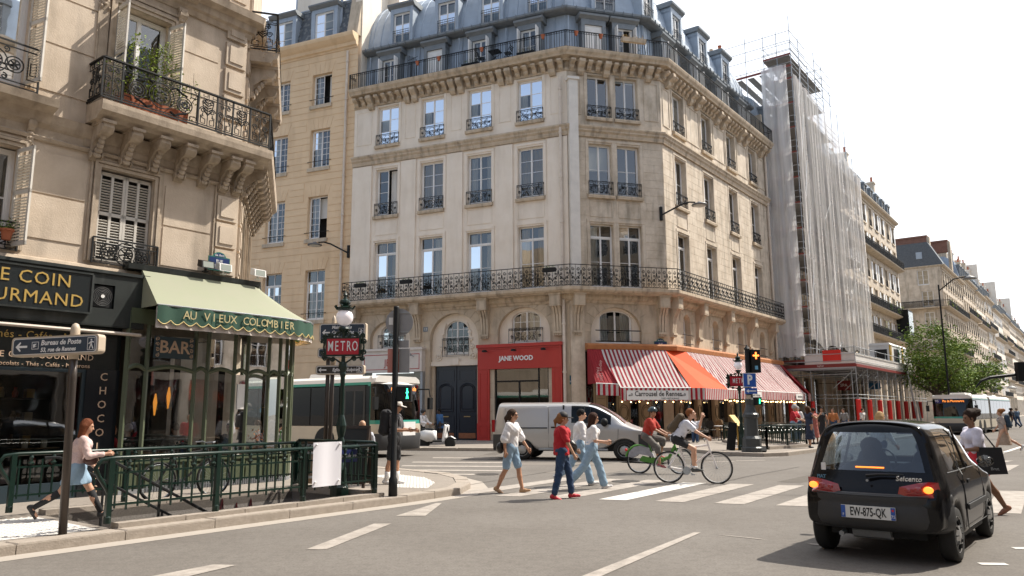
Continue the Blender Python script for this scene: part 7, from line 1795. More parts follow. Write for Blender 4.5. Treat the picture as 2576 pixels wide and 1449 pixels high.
k=M(); k.smooth=True; k.lathe([(.052,0),(.052,2.0),(.052,2.28)],12); part('pole',k,steel2,t); k=M(); k.smooth=True; k.lathe([(.06,2.26),(.06,2.62),(.058,2.68),(.04,2.73),(.01,2.75)],12); part('pole_cap',k,beige,t)
o=dir_sign(t,-.86,.42,2.32,2.58,[('Bureau de Poste',.098,-.42,2.49),('53, rue de Rennes',.078,-.42,2.395)])
k=M(); 
for q in ((-.55,-.45,2.41,2.416),(-.55,-.45,2.504,2.51),(-.55,-.545,2.41,2.51),(-.455,-.45,2.41,2.51)): k.box(q[0],q[1],-.101,-.098,q[2],q[3])
k.ext([(-.53,2.48),(-.48,2.485),(-.51,2.45),(-.47,2.455),(-.53,2.43)],-.101,-.098); part('post_pictogram',k,ew,o)
p=G(816,1228,.12); t=thing('direction_sign','group of three stacked direction signs on twin poles behind the METRO sign','sign',T(p.x,p.y,.12,R_(-6)))
for x,m_ in ((-.02,steel2),(.09,steel2)): k=M(); k.smooth=True; k.lathe([(.045,0),(.045,3.42)],10,(x,.03 if x<0 else 0,0)); part('pole',k,m_,t)
k=M(); k.smooth=True; k.lathe([(.05,2.4),(.05,3.5),(.03,3.56),(.005,3.6)],10,(.09,0,0)); part('pole_cap',k,beige,t)
dir_sign(t,-.2,.82,3.02,3.42,[('Mairie du 6e',.095,.08,3.33),('Commissariat',.095,.08,3.22),('78, Rue Bonaparte',.08,.08,3.11)])
dir_sign(t,-.22,.55,2.68,2.9,[('Théâtre',.09,.1,2.79)],man=False); dir_sign(t,-.25,.80,2.33,2.53,[('Eglise St-Sulpice',.095,.12,2.43)],m=mat('brown_black_sign',(.02,.017,.016),.35))
# ---- pole with the backs of road signs and the green-man signal
p=G(988,1250,.12); t=thing('signal_pole','dark pole with the backs of road signs and a lit green pedestrian signal','traffic light',T(p.x,p.y,.12))
k=M(); k.smooth=True; k.lathe([(.085,0),(.08,.32),(.058,.36),(.055,3.52),(.05,3.55)],12); part('pole',k,PAL['iron'],t)
gback=mat('sign_back_grey',(.30,.30,.31),.45,metal=.4,noise=.3,nscale=4)
k=M(); k.lathe([(.265,0),(.265,.03),(.25,.035)],32,(.05,.07,3.25),'y'); o=part('round_sign_back',k,gback,t)
k=M(); k.box(-.1,.24,.055,.075,3.42,3.45); k.box(-.15,.24,.055,.075,3.05,3.08); part('bracket',k,PAL['steel'],o); k=M(); k.box(-.15,-.07,.06,.068,3.2,3.34); part('sticker',k,PAL['white'],o)
k=M(); k.box(.0,.24,.06,.08,2.76,2.9); part('plate_back',k,gback,t); k=M(); k.box(-.16,.06,.06,.08,2.28,2.74); part('plate_back',k,mat('red_tint_plate',(.45,.18,.15),.4),t); k=M(); k.box(.06,.26,.06,.08,2.28,2.74); part('plate_back',k,gback,t)
k=M(); k.box(.05,.32,-.12,.12,1.74,2.02); part('signal_box',k,PAL['iron'],t)
gm3=mat('green_signal',(.05,.8,.4),.4,emit=(.05,1,.45),estr=2.2)
k=M(); k.lathe([(.014,-.001),(.014,.001)],8,(.25,-.125,1.97),'y')
for a2,b2,w_ in (((.25,1.95),(.25,1.88),.014),((.25,1.88),(.235,1.79),.009),((.25,1.88),(.268,1.79),.009),((.25,1.94),(.228,1.89),.007),((.25,1.94),(.272,1.9),.007)): k.tube([(a2[0],-.125,a2[1]),(b2[0],-.125,b2[1])],w_,5)
part('green_man',k,gm3,t)
# ---- right-hand column with signal, parking sign
p=G(1893,1137,.12); RCm=thing('lamp_column','ornate cast-iron column carrying a traffic signal, blue P sign and arrow sign','traffic light',T(p.x,p.y,.12,R_(6)))
k=M(); k.lathe([(.40,0),(.40,.16),(.35,.2),(.35,.5),(.31,.55),(.27,.6),(.26,1.25),(.31,1.3),(.31,1.4),(.24,1.47),(.2,1.6),(.16,1.75),(.18,1.95),(.14,2.03),(.13,2.25),(.11,2.35)],12); part('pedestal',k,mat('column_grey',(.045,.05,.052),.45,noise=.3,nscale=6),RCm)
k=M(); k.lathe([(.1,2.3),(.095,3.85),(.12,3.9),(.06,3.98),(.02,4.05)],10); part('pole',k,PAL['iron'],RCm)
k=M(); k.box(.1,.46,-.15,.15,2.98,3.86); k.ext([(-.2,0),(-.3,.05),(-.2,.22),(0,.22),(0,0)],.12,.44,'x') ; part('signal_head',k,PAL['iron'],RCm)
om=mat('orange_signal',(1,.25,.05),.4,emit=(1,.16,.03),estr=3.0)
k=M(); k.box(.16,.40,-.17,-.16,3.6,3.66); k.box(.25,.31,-.1705,-.1605,3.5,3.76); part('lit_cross',k,om,RCm)
k=M(); k.box(.22,.34,-.16,-.152,3.1,3.24); part('sticker',k,mat('pale_blue',(.15,.4,.6),.4),RCm)
pb=mat('parking_blue',(.02,.09,.38),.35)
k=M(); k.box(-.3,.22,-.2,-.17,2.42,2.96); o=part('parking_sign',k,ew,RCm); k=M(); k.box(-.28,.2,-.205,-.2,2.44,2.94); part('blue_field',k,pb,o); text('letter','P',.5,ew,o,T(-.04,-.21,2.69),bold=.02,sx=.8)
k=M(); k.box(-.24,.24,-.2,-.17,2.17,2.39); o=part('arrow_sign',k,pb,RCm); k=M(); k.ext([(-.2,2.28),(-.1,2.35),(-.1,2.3),(.2,2.3),(.2,2.26),(-.1,2.26),(-.1,2.21)],-.206,-.2); part('arrow',k,ew,o)
k=M(); k.box(-.22,-.02,-.18,-.17,1.98,2.12); part('small_plate',k,beige,RCm)
k=M(); k.box(.12,.42,-.14,.1,1.75,2.05); part('pedestrian_signal',k,PAL['iron'],RCm); k=M(); k.tube([(.33,-.145,1.8),(.34,-.145,1.98)],.02,5); part('green_man',k,gm3,RCm)
# ---- second metro enclosure, menu stands
cs_=[G(1822,1112,.12),G(1930,1131,.12),G(2030,1124,.12)]
f4=cs_[2]+(cs_[0]-cs_[1])*.9
nm=['far green metro railing facing the terrace chairs','far green metro railing along the kerb by the column','far green metro railing closing the enclosure by the standing people']
for i,(a,b) in enumerate(((cs_[0],cs_[1]),(cs_[1],cs_[2]),(cs_[2],f4))):
 metro_rail('metro_railing',nm[i],Matrix.Identity(4),[(a.x,a.y),(b.x,b.y)],.14,h=.92)
 k=M(); d=(b-a).normalized(); n=Vector((-d.y,d.x,0))*.12; k.add([tuple(a-n),tuple(b-n),tuple(b+n),tuple(a+n)]+[tuple(q+Vector((0,0,.12))) for q in (a-n,b-n,b+n,a+n)],[(3,2,1,0),(4,5,6,7),(0,1,5,4),(1,2,6,5),(2,3,7,6),(3,0,4,7)]); tag(part('railing_plinth',k,kst),'low stone plinth under the far metro railing, '+['terrace side','kerb side','side of the standing people'][i],'plinth','stone plinths')
p=G(1858,1131,.12); t=thing('menu_stand','gold menu stand with a slanted lit board next to the black menu panel','menu stand',T(p.x,p.y,.12,.1))
k=M(); k.lathe([(.22,0),(.22,.03),(.03,.05),(.025,1.0)],12); part('stand',k,mat('brass2',(.5,.3,.07),.35,metal=.8),t); k=M(); k.box(-.22,.22,-.02,.02,-.28,.28); part('menu_board',k,mat('yellow_menu',(.6,.4,.1),.5),t,T(-.05,0,1.15,0)@RZ(.7)@RX(-.7))
p=G(1838,1133,.12); t=thing('menu_board','tall leaning black menu panel in front of the far railing','menu board',T(p.x,p.y,.12,.5)); k=M(); k.box(-.17,.17,-.02,.02,0,1.1); part('panel',k,PAL['iron'],t,RY(.18)@RZ(-.4)); 
# ---- A-frame chalkboard
p=G(893,1240,.12); t=thing('chalkboard','black A-frame chalkboard with HAPPY HOUR 17h30-21h in blue and white chalk','chalkboard',T(p.x,p.y,.12,R_(-12)))
brn=mat('dark_brown_wood',(.045,.03,.022),.5); chb=mat('chalk_blue',(.16,.42,.55),.9); chw=mat('chalk_white',(.55,.5,.52),.9); sl0=mat('slate_board',(.02,.022,.022),.55)
for sgn,nm_ in ((1,'front_board'),(-1,'back_board')):
 m=T(0,-.0,1.28)@RX(R_(11*sgn))@T(0,0,-1.28); k=M(); k.box(-.25,.25,-.02,.005,.2,1.24); o=part(nm_,k,sl0,t,m)
 k=M(); 
 for q in ((-.29,-.24,0,1.28),(.24,.29,0,1.28),(-.24,.24,1.22,1.28),(-.24,.24,.86,.9),(-.24,.24,.16,.21)): k.box(q[0],q[1],-.035,.015,q[2],q[3])
 part('frame',k,brn,o)
 if sgn>0:
  text('lettering','HAPPY HOUR',.105,chb,o,T(0,-.024,1.13),sx=.8); text('lettering','17h30-21h',.09,chw,o,T(0,-.024,.99),sx=.8); text('lettering','Pint Bière',.08,chb,o,T(-.03,-.024,.77),shear=.2); text('lettering','Cocktails',.07,chw,o,T(0,-.024,.66)); text('lettering','Grignotez',.07,chb,o,T(0,-.024,.4))
# ---- barrel
p=G(778,1228,.12); t=thing('barrel','wooden wine barrel used as a table behind the white poster','barrel',T(p.x,p.y,.12)); k=M(); k.smooth=True
k.lathe([(.24,0),(.29,.25),(.31,.47),(.29,.7),(.245,.93),(.24,.94)],16); part('staves',k,mat('oak',(.20,.14,.09),.7,noise=.5,nscale=8,streak=.3),t)
for z,r in ((.06,.262),(.22,.293),(.7,.297),(.86,.268)): k=M(); k.lathe([(r,0),(r+.004,.02),(r,.05)],20,(0,0,z)); part('hoop',k,PAL['steel'],t)
k=M(); k.lathe([(.3,.94),(.3,.97)],20); part('top',k,mat('oak_top',(.34,.25,.17),.6,noise=.4,nscale=6),t)
# ================================================================ BICYCLES
def wheel(k_tyre,k_rim,k_sp,c,r,n=26):
 c=Vector(c); 
 k_tyre.tube([c+Vector((r*math.cos(a),0,r*math.sin(a))) for a in [2*math.pi*i/n for i in range(n)]],.02,6,close=True)
 k_rim.tube([c+Vector(((r-.028)*math.cos(a),0,(r-.028)*math.sin(a))) for a in [2*math.pi*i/n for i in range(n)]],.012,4,close=True)
 for i in range(20): a=2*math.pi*i/20; k_sp.bar(c+Vector((0,.02*(-1)**i,0)),c+Vector(((r-.03)*math.cos(a),0,(r-.03)*math.sin(a))),.003)
 k_sp.lathe([(.025,-.04),(.025,.04)],8,tuple(c),'y')
def bicycle(label,mtx,framem,rimm,wb=1.05,r=.335,kind='city',group=None,basket=False):
 t=thing('bicycle',label,'bicycle',mtx,group)
 for nm_,x in (('wheel',0),('wheel',wb)):
  a,b,c=M(),M(),M(); wheel(a,b,c,(x,0,r),r); o=part('wheel',a,mat('tyre_rubber',(.018,.018,.018),.85),t); part('rim',b,rimm,o); o2=part('spokes',c,PAL['steel'],o)
 k=M(); bb=(.42,0,.28); st=(.28,0,.78); hd=(wb-.17,0,.86); hb=(wb-.13,0,.72)
 if kind=='share':
  k.tube([bb,(wb-.3,0,.42),hb],.045,8); k.tube([(0,0,r),bb],.02,6); k.tube([bb,(.27,0,.82)],.025,6); k.tube([(wb-.1,0,.62),hd,(wb-.2,0,1.02)],.022,6)
  k.ext([(.02,.35),(.12,.30),(.55,.24),(.72,.33),(.62,.42),(.35,.40),(.1,.45)],-.05,.05)
 else:
  for a,b in ((bb,st),(bb,hb),(st,hd),((0,0,r),bb),((0,0,r),st)): k.tube([a,b],.024,6)
  k.tube([hb,hd,(wb-.2,0,.98)],.026,6)
 k.tube([hb,(wb-.05,0,.5),(wb,0,r)],.022,6)
 part('frame',k,framem,t)
 k=M(); k.smooth=True; k.ext([(.1,.93),(.2,.95),(.40,.93),(.4,.91),(.25,.9),(.12,.88)],-.06,.06); part('saddle',k,PAL['iron'],t); k=M(); k.tube([st,(.26,0,.9)],.013,6); part('seat_post',k,PAL['steel'],t)
 k=M(); k.tube([(wb-.24,-.28,1.0),(wb-.14,-.2,1.01),(wb-.2,0,.99),(wb-.14,.2,1.01),(wb-.24,.28,1.0)],.013,6); part('handlebar',k,PAL['steel'],t)
 k=M(); k.lathe([(.09,-.03),(.09,-.02)],16,bb,'y'); k.bar((bb[0],-.07,.28),(bb[0]+.15,-.07,.2),.02); k.bar((bb[0],.07,.28),(bb[0]-.15,.07,.36),.02); k.cbox((bb[0]+.15,-.12,.2),(.09,.09,.02)); k.cbox((bb[0]-.15,.12,.36),(.09,.09,.02)); k.bar((0,-.03,r+.03),(bb[0],-.03,.36),.008); k.bar((0,-.03,r-.03),(bb[0],-.03,.2),.008); part('crankset',k,PAL['steel'],t)
 return t
blk2=mat('gloss_black',(.015,.015,.015),.3); whp=mat('white_bike_paint',(.78,.74,.72),.3); grp=mat('green_bike_paint',(.07,.24,.03),.35)
bicycle('black bicycle parked between the far metro railing and the bar',KA@T(3.4,3.02,.12,R_(2)),blk2,PAL['steel'],wb=1.1)
# ================================================================ VEHICLES
_tmp=bpy.data.scenes.new('tmp')
def subsurf(mb,mats,level=2):
 me=mesh('cage',mb,mats); o=bpy.data.objects.new('cage',me); _tmp.collection.objects.link(o)
 m=o.modifiers.new('s','SUBSURF'); m.levels=level; m.render_levels=level
 if me.attributes.get('crease_edge') is None and CRE:
  a=me.attributes.new('crease_edge','FLOAT','EDGE')
  for e in me.edges:
   va=me.vertices[e.vertices[0]].co; vb=me.vertices[e.vertices[1]].co
   a.data[e.index].value=CRE(va,vb)
 vl=_tmp.view_layers[0]; vl.update(); dg=vl.depsgraph
 r=bpy.data.meshes.new_from_object(o.evaluated_get(dg)); bpy.data.objects.remove(o); return r
CRE=None
def split_by_mat(me,names,mats,parent,mtx=None,smooth=True):
 out={}
 vs=[v.co.copy() for v in me.vertices]; groups={}
 for p in me.polygons: groups.setdefault(p.material_index,[]).append(list(p.vertices))
 comps=[]
 for i,fs in groups.items():
  par={}
  def fd(a):
   while par.setdefault(a,a)!=a: par[a]=par[par[a]]; a=par[a]
   return a
  for f in fs:
   for v in f[1:]: par[fd(f[0])]=fd(v)
  g={}
  for f in fs: g.setdefault(fd(f[0]),[]).append(f)
  comps+=[(i,q) for q in g.values()]
 for i,fs in comps:
  used={}; k=M(); k.smooth=smooth
  for f in fs:
   for v in f:
    if v not in used: used[v]=len(k.v); k.v.append(tuple(vs[v]))
   k.f.append(tuple(used[v] for v in f)); k.m.append(0); k.sm.append(smooth)
  me2=mesh(names[i],k,mats[i],False); out[names[i]]=OB(names[i],me2,parent,mtx)
 return out
def cage(st,colf,tagf):
 """st: stations of half-profile points (x,y,z), y>=0, bottom to roof centre. caps at both ends with columns colf"""
 k=M(); n=len(st[0]); m=len(st); idx={}
 for i in range(m):
  for j in range(n):
   for s in (1,-1):
    p=st[i][j]
    if abs(p[1])<1e-6 and s==-1: idx[i,j,s]=idx[i,j,1]; continue
    idx[i,j,s]=len(k.v); k.v.append((p[0],p[1]*s,p[2]))
 def face(vs,c): k.f.append(tuple(vs)); k.m.append(c); k.sm.append(True)
 for i in range(m-1):
  for j in range(n-1):
   for s in (1,-1): face([idx[i,j,s],idx[i+1,j,s],idx[i+1,j+1,s],idx[i,j+1,s]],tagf('side',i,j))
 for e,nm_ in ((0,'rear'),(m-1,'front')):
  cols=[1]+list(colf)+[-c for c in reversed(colf) if c>0]+[-1]
  g={}
  for j in range(n-1):
   for ci,c in enumerate(cols):
    if c==1: g[j,ci]=idx[e,j,1]
    elif c==-1: g[j,ci]=idx[e,j,-1]
    else:
     p=st[e][j]; bul=(1-c*c)*(.05 if nm_=='rear' else .12); g[j,ci]=len(k.v); k.v.append((p[0]+(-bul if nm_=='rear' else bul),p[1]*c,p[2]))
  for j in range(n-2):
   for ci in range(len(cols)-1): face([g[j,ci],g[j,ci+1],g[j+1,ci+1],g[j+1,ci]],tagf(nm_,ci,j))
  # top row closes on the roof-centre vertex
  j=n-2; top=idx[e,n-1,1]
  for ci in range(len(cols)-1): face([g[j,ci],g[j,ci+1],top],tagf(nm_,ci,j))
 return k
tyre=mat('tyre_rubber',(.018,.018,.018),.85); hub=mat('wheel_cover',(.42,.42,.42),.35,metal=.6)
def carwheel(parent,x,y,r,w,side,hubm=hub,rr=.66):
 k=M(); k.smooth=True; s=side; y0=y-w/2; 
 k.lathe([(r*.62,-w/2+.01),(r*.93,-w/2),(r,-w/2+.03),(r,w/2-.03),(r*.93,w/2),(r*.62,w/2-.01)],28,(x,y,r),'y'); o=part('wheel',k,tyre,parent)
 k=M(); ys=s*(w/2-.005); k.lathe([(r*rr,ys-.02*s),(r*rr,ys),(r*rr*.9,ys-.015*s),(r*.3,ys+.005*s),(r*.12,ys+.02*s)],24,(x,y,r),'y')
 p=part('rim',k,hubm,o)
 k=M()
 for i in range(10): a=i*.628; k.bar((x+r*.36*math.cos(a),y+ys+.006*s,r+r*.36*math.sin(a)),(x+r*.55*math.cos(a),y+ys-.004*s,r+r*.55*math.sin(a)),.035,.008)
 part('rim_slot',k,PAL['iron'],p); return o
paint=mat('black_car_paint',(.006,.006,.007),.1,spec=.3); plas=mat('grey_black_plastic',(.035,.036,.038),.55,noise=.2,nscale=6); cglass=glass_mat('car_glass',(.42,.5,.55),1,1.9)
# ---- black hatchback
def arch(x,cx,r,base):
 d=abs(x-cx)
 return base if d>=r else .30+math.sqrt(max(0,r*r-d*d))*1.02
CAR=thing('parked_car','small black three-door hatchback with lit brake lights waiting at the crossing','car',T(4.35,9.15,0,R_(90-39.5))@SC(1.03,1.0,1.03))
xs_=[-.52,-.44,-.36,-.2,0,.2,.36,.55,.95,1.30,1.50,1.62,1.80,1.95,2.15,2.35,2.5,2.62,2.72]
def roofz(x):   # (belt z, mid glass, roof edge z, top z, roof half width factor)
 if x<-.3: t=(x+.52)/.22; return (.93,1.16+.02*t,1.385+.03*t,1.44+.02*t,1.47+.02*t)
 if x<.95: return (.92,1.19,1.42,1.475,1.50)
 if x<1.35: t=(x-.95)/.4; return (.92,1.18-.02*t,1.41-.05*t,1.47-.055*t,1.495-.06*t)
 if x<1.98: t=(x-1.35)/.63; return (.91-.01*t,1.15-.2*t,1.36-.40*t,1.41-.45*t,1.435-.46*t)
 t=(x-1.98)/.74; return (.88-.16*t,.93-.18*t,.95-.19*t,.965-.19*t,.975-.2*t)
st=[]
for x in xs_:
 b,mg,re_,rt_,tp=roofz(x); bz=.36 if x<-.3 else .24; zb=max(arch(x,0,.33,bz),arch(x,2.13,.33,.24)); zb=min(zb,.64)
 W_=.755-(.05 if x<-.4 else 0)-(.08*max(0,(x-2.3)/.42)**1.5 if x>2.3 else 0)
 g=1 if x<1.98 else 0; rx=x
 def dx(z): # rear face rakes forward with height
  if x>-.3: return 0
  f=(x+.52)/.22; return (1-min(1,f))*(max(0,(z-.72))*.38 - (.03 if z<.72 else 0))
 gw=lambda y,z:y
 zz=[zb,zb+.03,max(.5,zb+.06),.68 if zb<.6 else .72,.80,b,mg,re_,rt_,tp]
 yy=[W_-.05,W_,W_+.005,W_+.005,W_-.01,W_-.055,(W_-.12 if g else W_-.14),(W_-.20 if g else W_-.24),(W_-.36 if g else W_-.42),0]
 st.append([(x+dx(z),max(0,y),z) for y,z in zip(yy,zz)])
def tg(kind,i,j):
 if kind=='side':
  x=(xs_[i]+xs_[i+1])/2
  if j in (5,6):
   if .02<x<.93 : return 1
   if 1.0<x<1.9 and not (j==6 and x>1.8): return 2
  if j in(7,8) and 1.36<x<1.98: return 3
  if j==7 and False: return 3
  return 0
 if kind=='rear':
  n=len(COLS)*2+1-(0)
  if j in (5,6) and 1<=i<=ncf-2: return 4
  return 0
 return 0
COLS=[.9,.55,0]; ncf=len([1]+COLS+[-c for c in reversed(COLS) if c>0]+[-1])-1
kc=cage(st,COLS,tg)
me=subsurf(kc,[paint]*5,2)
pr=split_by_mat(me,['body','quarter_window','door_window','windscreen','rear_window'],[paint,cglass,cglass,cglass,cglass],CAR)
# bumper: a swept plastic band round the tail
def band_pts(x0,x1,out): return [(x1,-.762-out),(-.30,-.758-out),(-.46,-.70-out),(-.575-out,-.55),(-.62-out,-.25),(-.63-out,0),(-.62-out,.25),(-.575-out,.55),(-.46,.70+out),(-.30,.758+out),(x1,.762+out)]
def smooth_pts(P,it=2): return [tuple(p) for p in smooth([Vector(p) for p in P],it)]
k=M(); k.smooth=True; k.sweep([(-.08,.71),(-.01,.725),(.004,.70),(.006,.64),(-.002,.62),(.012,.59),(.018,.46),(.006,.38),(-.05,.33),(-.12,.36),(-.12,.69)],[(p[0],-p[1]) for p in smooth_pts(band_pts(0,-.26,0))][::1]); part('rear_bumper',k,plas,CAR)
k=M(); k.cbox((-.672,0,.525),(.02,.56,.13)); pl=part('number_plate',k,mat('plate_white',(.68,.68,.66),.4),CAR)
RV=RZ(R_(-90)) # faces -x
k=M(); k.cbox((-.684,.257,.525),(.003,.045,.125)); part('blue_band',k,pb,pl); k=M(); k.cbox((-.684,-.257,.525),(.003,.045,.125)); part('blue_band',k,pb,pl)
text('plate_number','EW-875-QK',.125,mat('plate_black',(.01,.01,.01),.5),pl,T(-.684,0,.525)@RV,bold=.002,sx=.58,ext=.001); text('region_number','75',.045,ew,pl,T(-.687,-.257,.495)@RV); text('country_letter','F',.04,ew,pl,T(-.687,.257,.49)@RV)
k=M(); k.lathe([(.013,-.001),(.013,.001)],8,(-.687,-.257,.56),'x'); part('red_star',k,PAL['redp'],pl)
rl_=mat('tail_lamp_red',(.30,.01,.015),.15,coat=1); br_=mat('brake_glow',(1,.3,.05),.3,emit=(1,.22,.03),estr=1.5)
def tail(s):
 k=M(); k.smooth=False; pts=[(-.595,.30,.73),(-.59,.32,.80),(-.575,.5,.845),(-.55,.60,.86),(-.50,.685,.855),(-.47,.695,.74),(-.54,.64,.70),(-.585,.5,.70),(-.6,.34,.70)]
 c=Vector((-.59,.5,.78)); vs=[(x,y*s,z) for x,y,z in pts]; k.add(vs+[(c.x-.015,c.y*s,c.z)],[(i,(i+1)%9,9) for i in range(9)]); o=part('tail_light',k,rl_,CAR)
 for (y,z,r,m_) in ((.60,.78,.05,br_),(.50,.775,.045,rl_),(.41,.765,.04,rl_)): q=M(); q.smooth=True; q.ball((-.592+.12*max(0,y-.52),y*s,z),r,12,8,(.35,1,.72)); part('lamp_bulb',q,m_,o)
tail(1); tail(-1)
k=M(); k.bar((-.475,-.15,.985),(-.475,.15,.985),.012,.014); part('high_brake_light',k,br_,CAR)
k=M(); k.tube([(-.575,.02,.90),(-.555,-.1,.915),(-.55,-.36,.925)],[.018,.014,.008],6); part('rear_wiper',k,PAL['iron'],CAR)
ch=mat('chrome_text',(.6,.6,.6),.3,metal=.7)
text('badge','FIAT',.05,mat('badge_blue',(.08,.2,.3),.4),CAR,T(-.592,.5,.875)@RV,bold=.002); text('badge','Seicento',.075,ch,CAR,T(-.605,-.42,.885)@RV@RX(.25),bold=.001,shear=.2)
k=M(); k.lathe([(.014,-.004),(.014,.004)],10,(-.612,0,.855),'x'); part('lock',k,PAL['steel'],CAR)
k=M(); k.cbox((-.50,.50,.98),(.006,.05,.08)); part('window_sticker',k,PAL['white'],CAR)
k=M(); k.tube([(-.60,.6,.715),(-.645,.3,.70),(-.655,0,.70),(-.645,-.3,.70),(-.60,-.6,.715)],.006,4,cap=False); part('tailgate_seam',k,plas,CAR)
for x,s in ((0,1),(0,-1),(2.13,1),(2.13,-1)): carwheel(CAR,x,s*.665,.285,.165,s)
k=M(); k.box(-.35,2.5,-.5,.5,.24,.42); k.box(-.3,2.4,-.68,.68,.42,.5); k.box(.3,1.8,-.7,.7,.2,.3); part('underbody',k,PAL['iron'],CAR)
k=M(); k.tube([(-.5,.35,.26),(-.2,.35,.28)],.03,6); k.lathe([(.09,-.2),(.09,.2)],8,(-.35,.05,.3),'y'); part('exhaust',k,PAL['steel'],CAR)
for s in (1,-1):
 k=M(); k.smooth=True; k.ball((1.52,s*.84,.98),.1,12,8,(.45,1,.62)); o=part('door_mirror',k,paint,CAR); k=M(); k.lathe([(.075,0),(.075,.002)],14,(1.475,s*.84,.98),'x'); part('mirror_glass',k,mat('mirror',(.5,.5,.5),.03,metal=1),o)
 k=M(); k.bar((.62,s*.772,.8),(.74,s*.772,.8),.02,.04); part('door_handle',k,PAL['iron'],CAR)
 k=M(); k.bar((.55,s*.776,.52),(1.72,s*.776,.52),.02,.06); part('side_moulding',k,plas,CAR)
 k=M(); k.tube([(.50,s*.762,.30),(.48,s*.765,.6),(.50,s*.745,.88),(.56,s*.70,.95),(.66,s*.62,1.36)],.005,4); k.tube([(1.72,s*.766,.30),(1.74,s*.766,.6),(1.70,s*.73,.88)],.005,4); k.tube([(.50,s*.765,.30),(1.72,s*.768,.30)],.005,4); part('door_seam',k,plas,CAR)
 k=M(); k.tube([(-.1,s*.70,.93),(.4,s*.705,.925),(.97,s*.705,.925),(1.5,s*.70,.92)],.007,4); part('window_seal',k,plas,CAR)
 k=M(); k.bar((.97,s*.705,.93),(.97,s*.57,1.41),.05,.02); part('door_pillar',k,paint,CAR)
# interior
seatm=mat('seat_cloth',(.04,.05,.07),.9)
for s,lb in ((1,0),(-1,1)):
 k=M(); k.smooth=True; k.ball((.92,s*.33,.82),.3,12,8,(.35,.75,1.2)); k.ball((.88,s*.33,1.16),.14,10,6,(.4,1,.8)); part('seat',k,seatm,CAR)
k=M(); k.smooth=True; k.ball((.25,.3,.75),.3,10,6,(.3,1.1,.9)); k.ball((.25,-.3,.75),.3,10,6,(.3,1.1,.9)); k.box(-.4,.2,-.6,.6,.5,.86); part('rear_bench',k,seatm,CAR)
k=M(); k.box(1.45,1.8,-.6,.6,.6,.92); part('dashboard',k,PAL['iron'],CAR); k=M(); k.tube([(1.35+.06*math.sin(a),.33+.17*math.cos(a),.93+.17*math.sin(a)) for a in [2*math.pi*i/18 for i in range(18)]],.015,5,close=True); part('steering_wheel',k,PAL['iron'],CAR)
k=M(); k.cbox((1.3,0,1.33),(.02,.22,.06)); part('inner_mirror',k,PAL['iron'],CAR)
# ---- silver van (nose to the right)
silver=mat('silver_paint',(.43,.42,.41),.3,metal=.4,coat=.6); VAN=thing('delivery_van','silver panel van crossing behind the walking women','van')
pa=G(1312,1157); pbv=G(1572,1160)
hv=math.atan2(pbv.y-pa.y,pbv.x-pa.x); wbv=(pbv-pa).length
s_=wbv/3.2; VAN.matrix_local=T(pa.x,pa.y,0,hv)@T(0,1.0,0)@SC(s_,1,1.02)
xs2=[-.95,-.85,-.6,-.42,-.3,0,.3,.42,.9,1.6,2.15,2.45,2.85,2.95,3.2,3.45,3.6,3.85,4.0]
st=[]
for x in xs2:
 zb=max(arch(x,0,.42,.32),arch(x,3.2,.42,.32)); zb=min(zb,.80)
 if x<2.15: b,mg,re_,rt_,tp=1.22,1.6,1.86,1.93,1.97
 elif x<3.2: t=(x-2.15)/1.05; b,mg,re_,rt_,tp=1.2-.02*t,1.58-.40*t,1.85-.62*t**1.3,1.92-.66*t**1.3,1.96-.68*t**1.3
 else: t=(x-3.2)/.8; b,mg,re_,rt_,tp=1.15-.3*t,1.16-.28*t,1.2-.3*t,1.22-.31*t,1.25-.32*t
 W_=.97-(.04 if x<-.8 else 0)-(.16*max(0,(x-3.4)/.6)**1.6 if x>3.4 else 0); dxr=lambda z:(max(0,z-.9)*.16 if x<-.8 else 0)
 zz=[zb,zb+.03,max(.62,zb+.05),.88,1.02,b,mg,re_,rt_,tp]; yy=[W_-.06,W_,W_+.01,W_+.01,W_,W_-.03,W_-.09,W_-.16,W_-.34,0]
 st.append([(x+dxr(z),y,z) for y,z in zip(yy,zz)])
def tg2(kind,i,j):
 if kind=='side':
  x=(xs2[i]+xs2[i+1])/2
  if j in(5,6) and 1.62<x<2.9: return 1
  if j in (7,8) and 2.15<x<3.2: return 2
  if j<=2 and (x>3.6 or x<-.7): return 3
 if kind=='rear' and j in (5,6) and 1<=i<=ncf-2: return 2
 if kind in('rear','front') and j<=2: return 3
 return 0
me=subsurf(cage(st,COLS,tg2),[silver]*4,2); split_by_mat(me,['body','door_window','windscreen','bumper'],[silver,glass_mat('van_glass',(.14,.19,.2),.8,1.4),glass_mat('van_glass'),plas],VAN)
def vp_(pts,r,nm_,m_,y=-.985): k=M(); k.tube([(x,y,z) for x,z in pts],r,4,cap=False); part(nm_,k,m_,VAN)
vp_([(-.6,1.25),(-.52,1.75),(-.35,1.82),(.8,1.82),(.86,1.78),(.86,1.25)],.008,'panel_crease',silver,-.93); vp_([(.86,.42),(.86,1.78),(2.0,1.80),(2.06,1.2),(2.06,.42),(.86,.42)],.006,'sliding_door_seam',plas,-.975)
vp_([(2.15,.42),(2.12,1.2),(2.2,1.75)],.006,'door_seam',plas,-.97); vp_([(3.0,.5),(3.02,1.05)],.006,'door_seam',plas,-.985); vp_([(-.3,1.08),(.82,1.08)],.018,'slide_rail',PAL['iron'],-.985)
for x in (.95,2.25): k=M(); k.bar((x,-1.0,1.1),(x+.16,-1.0,1.1),.03,.05); part('door_handle',k,PAL['iron'],VAN)
k=M(); k.smooth=True; k.ball((2.62,-1.1,1.27),.14,12,8,(.8,.8,1)); part('door_mirror',k,PAL['iron'],VAN)
for x in (0,3.2):
 for s in (-1,1): carwheel(VAN,x,s*.87,.345,.22,s,hub,.62)
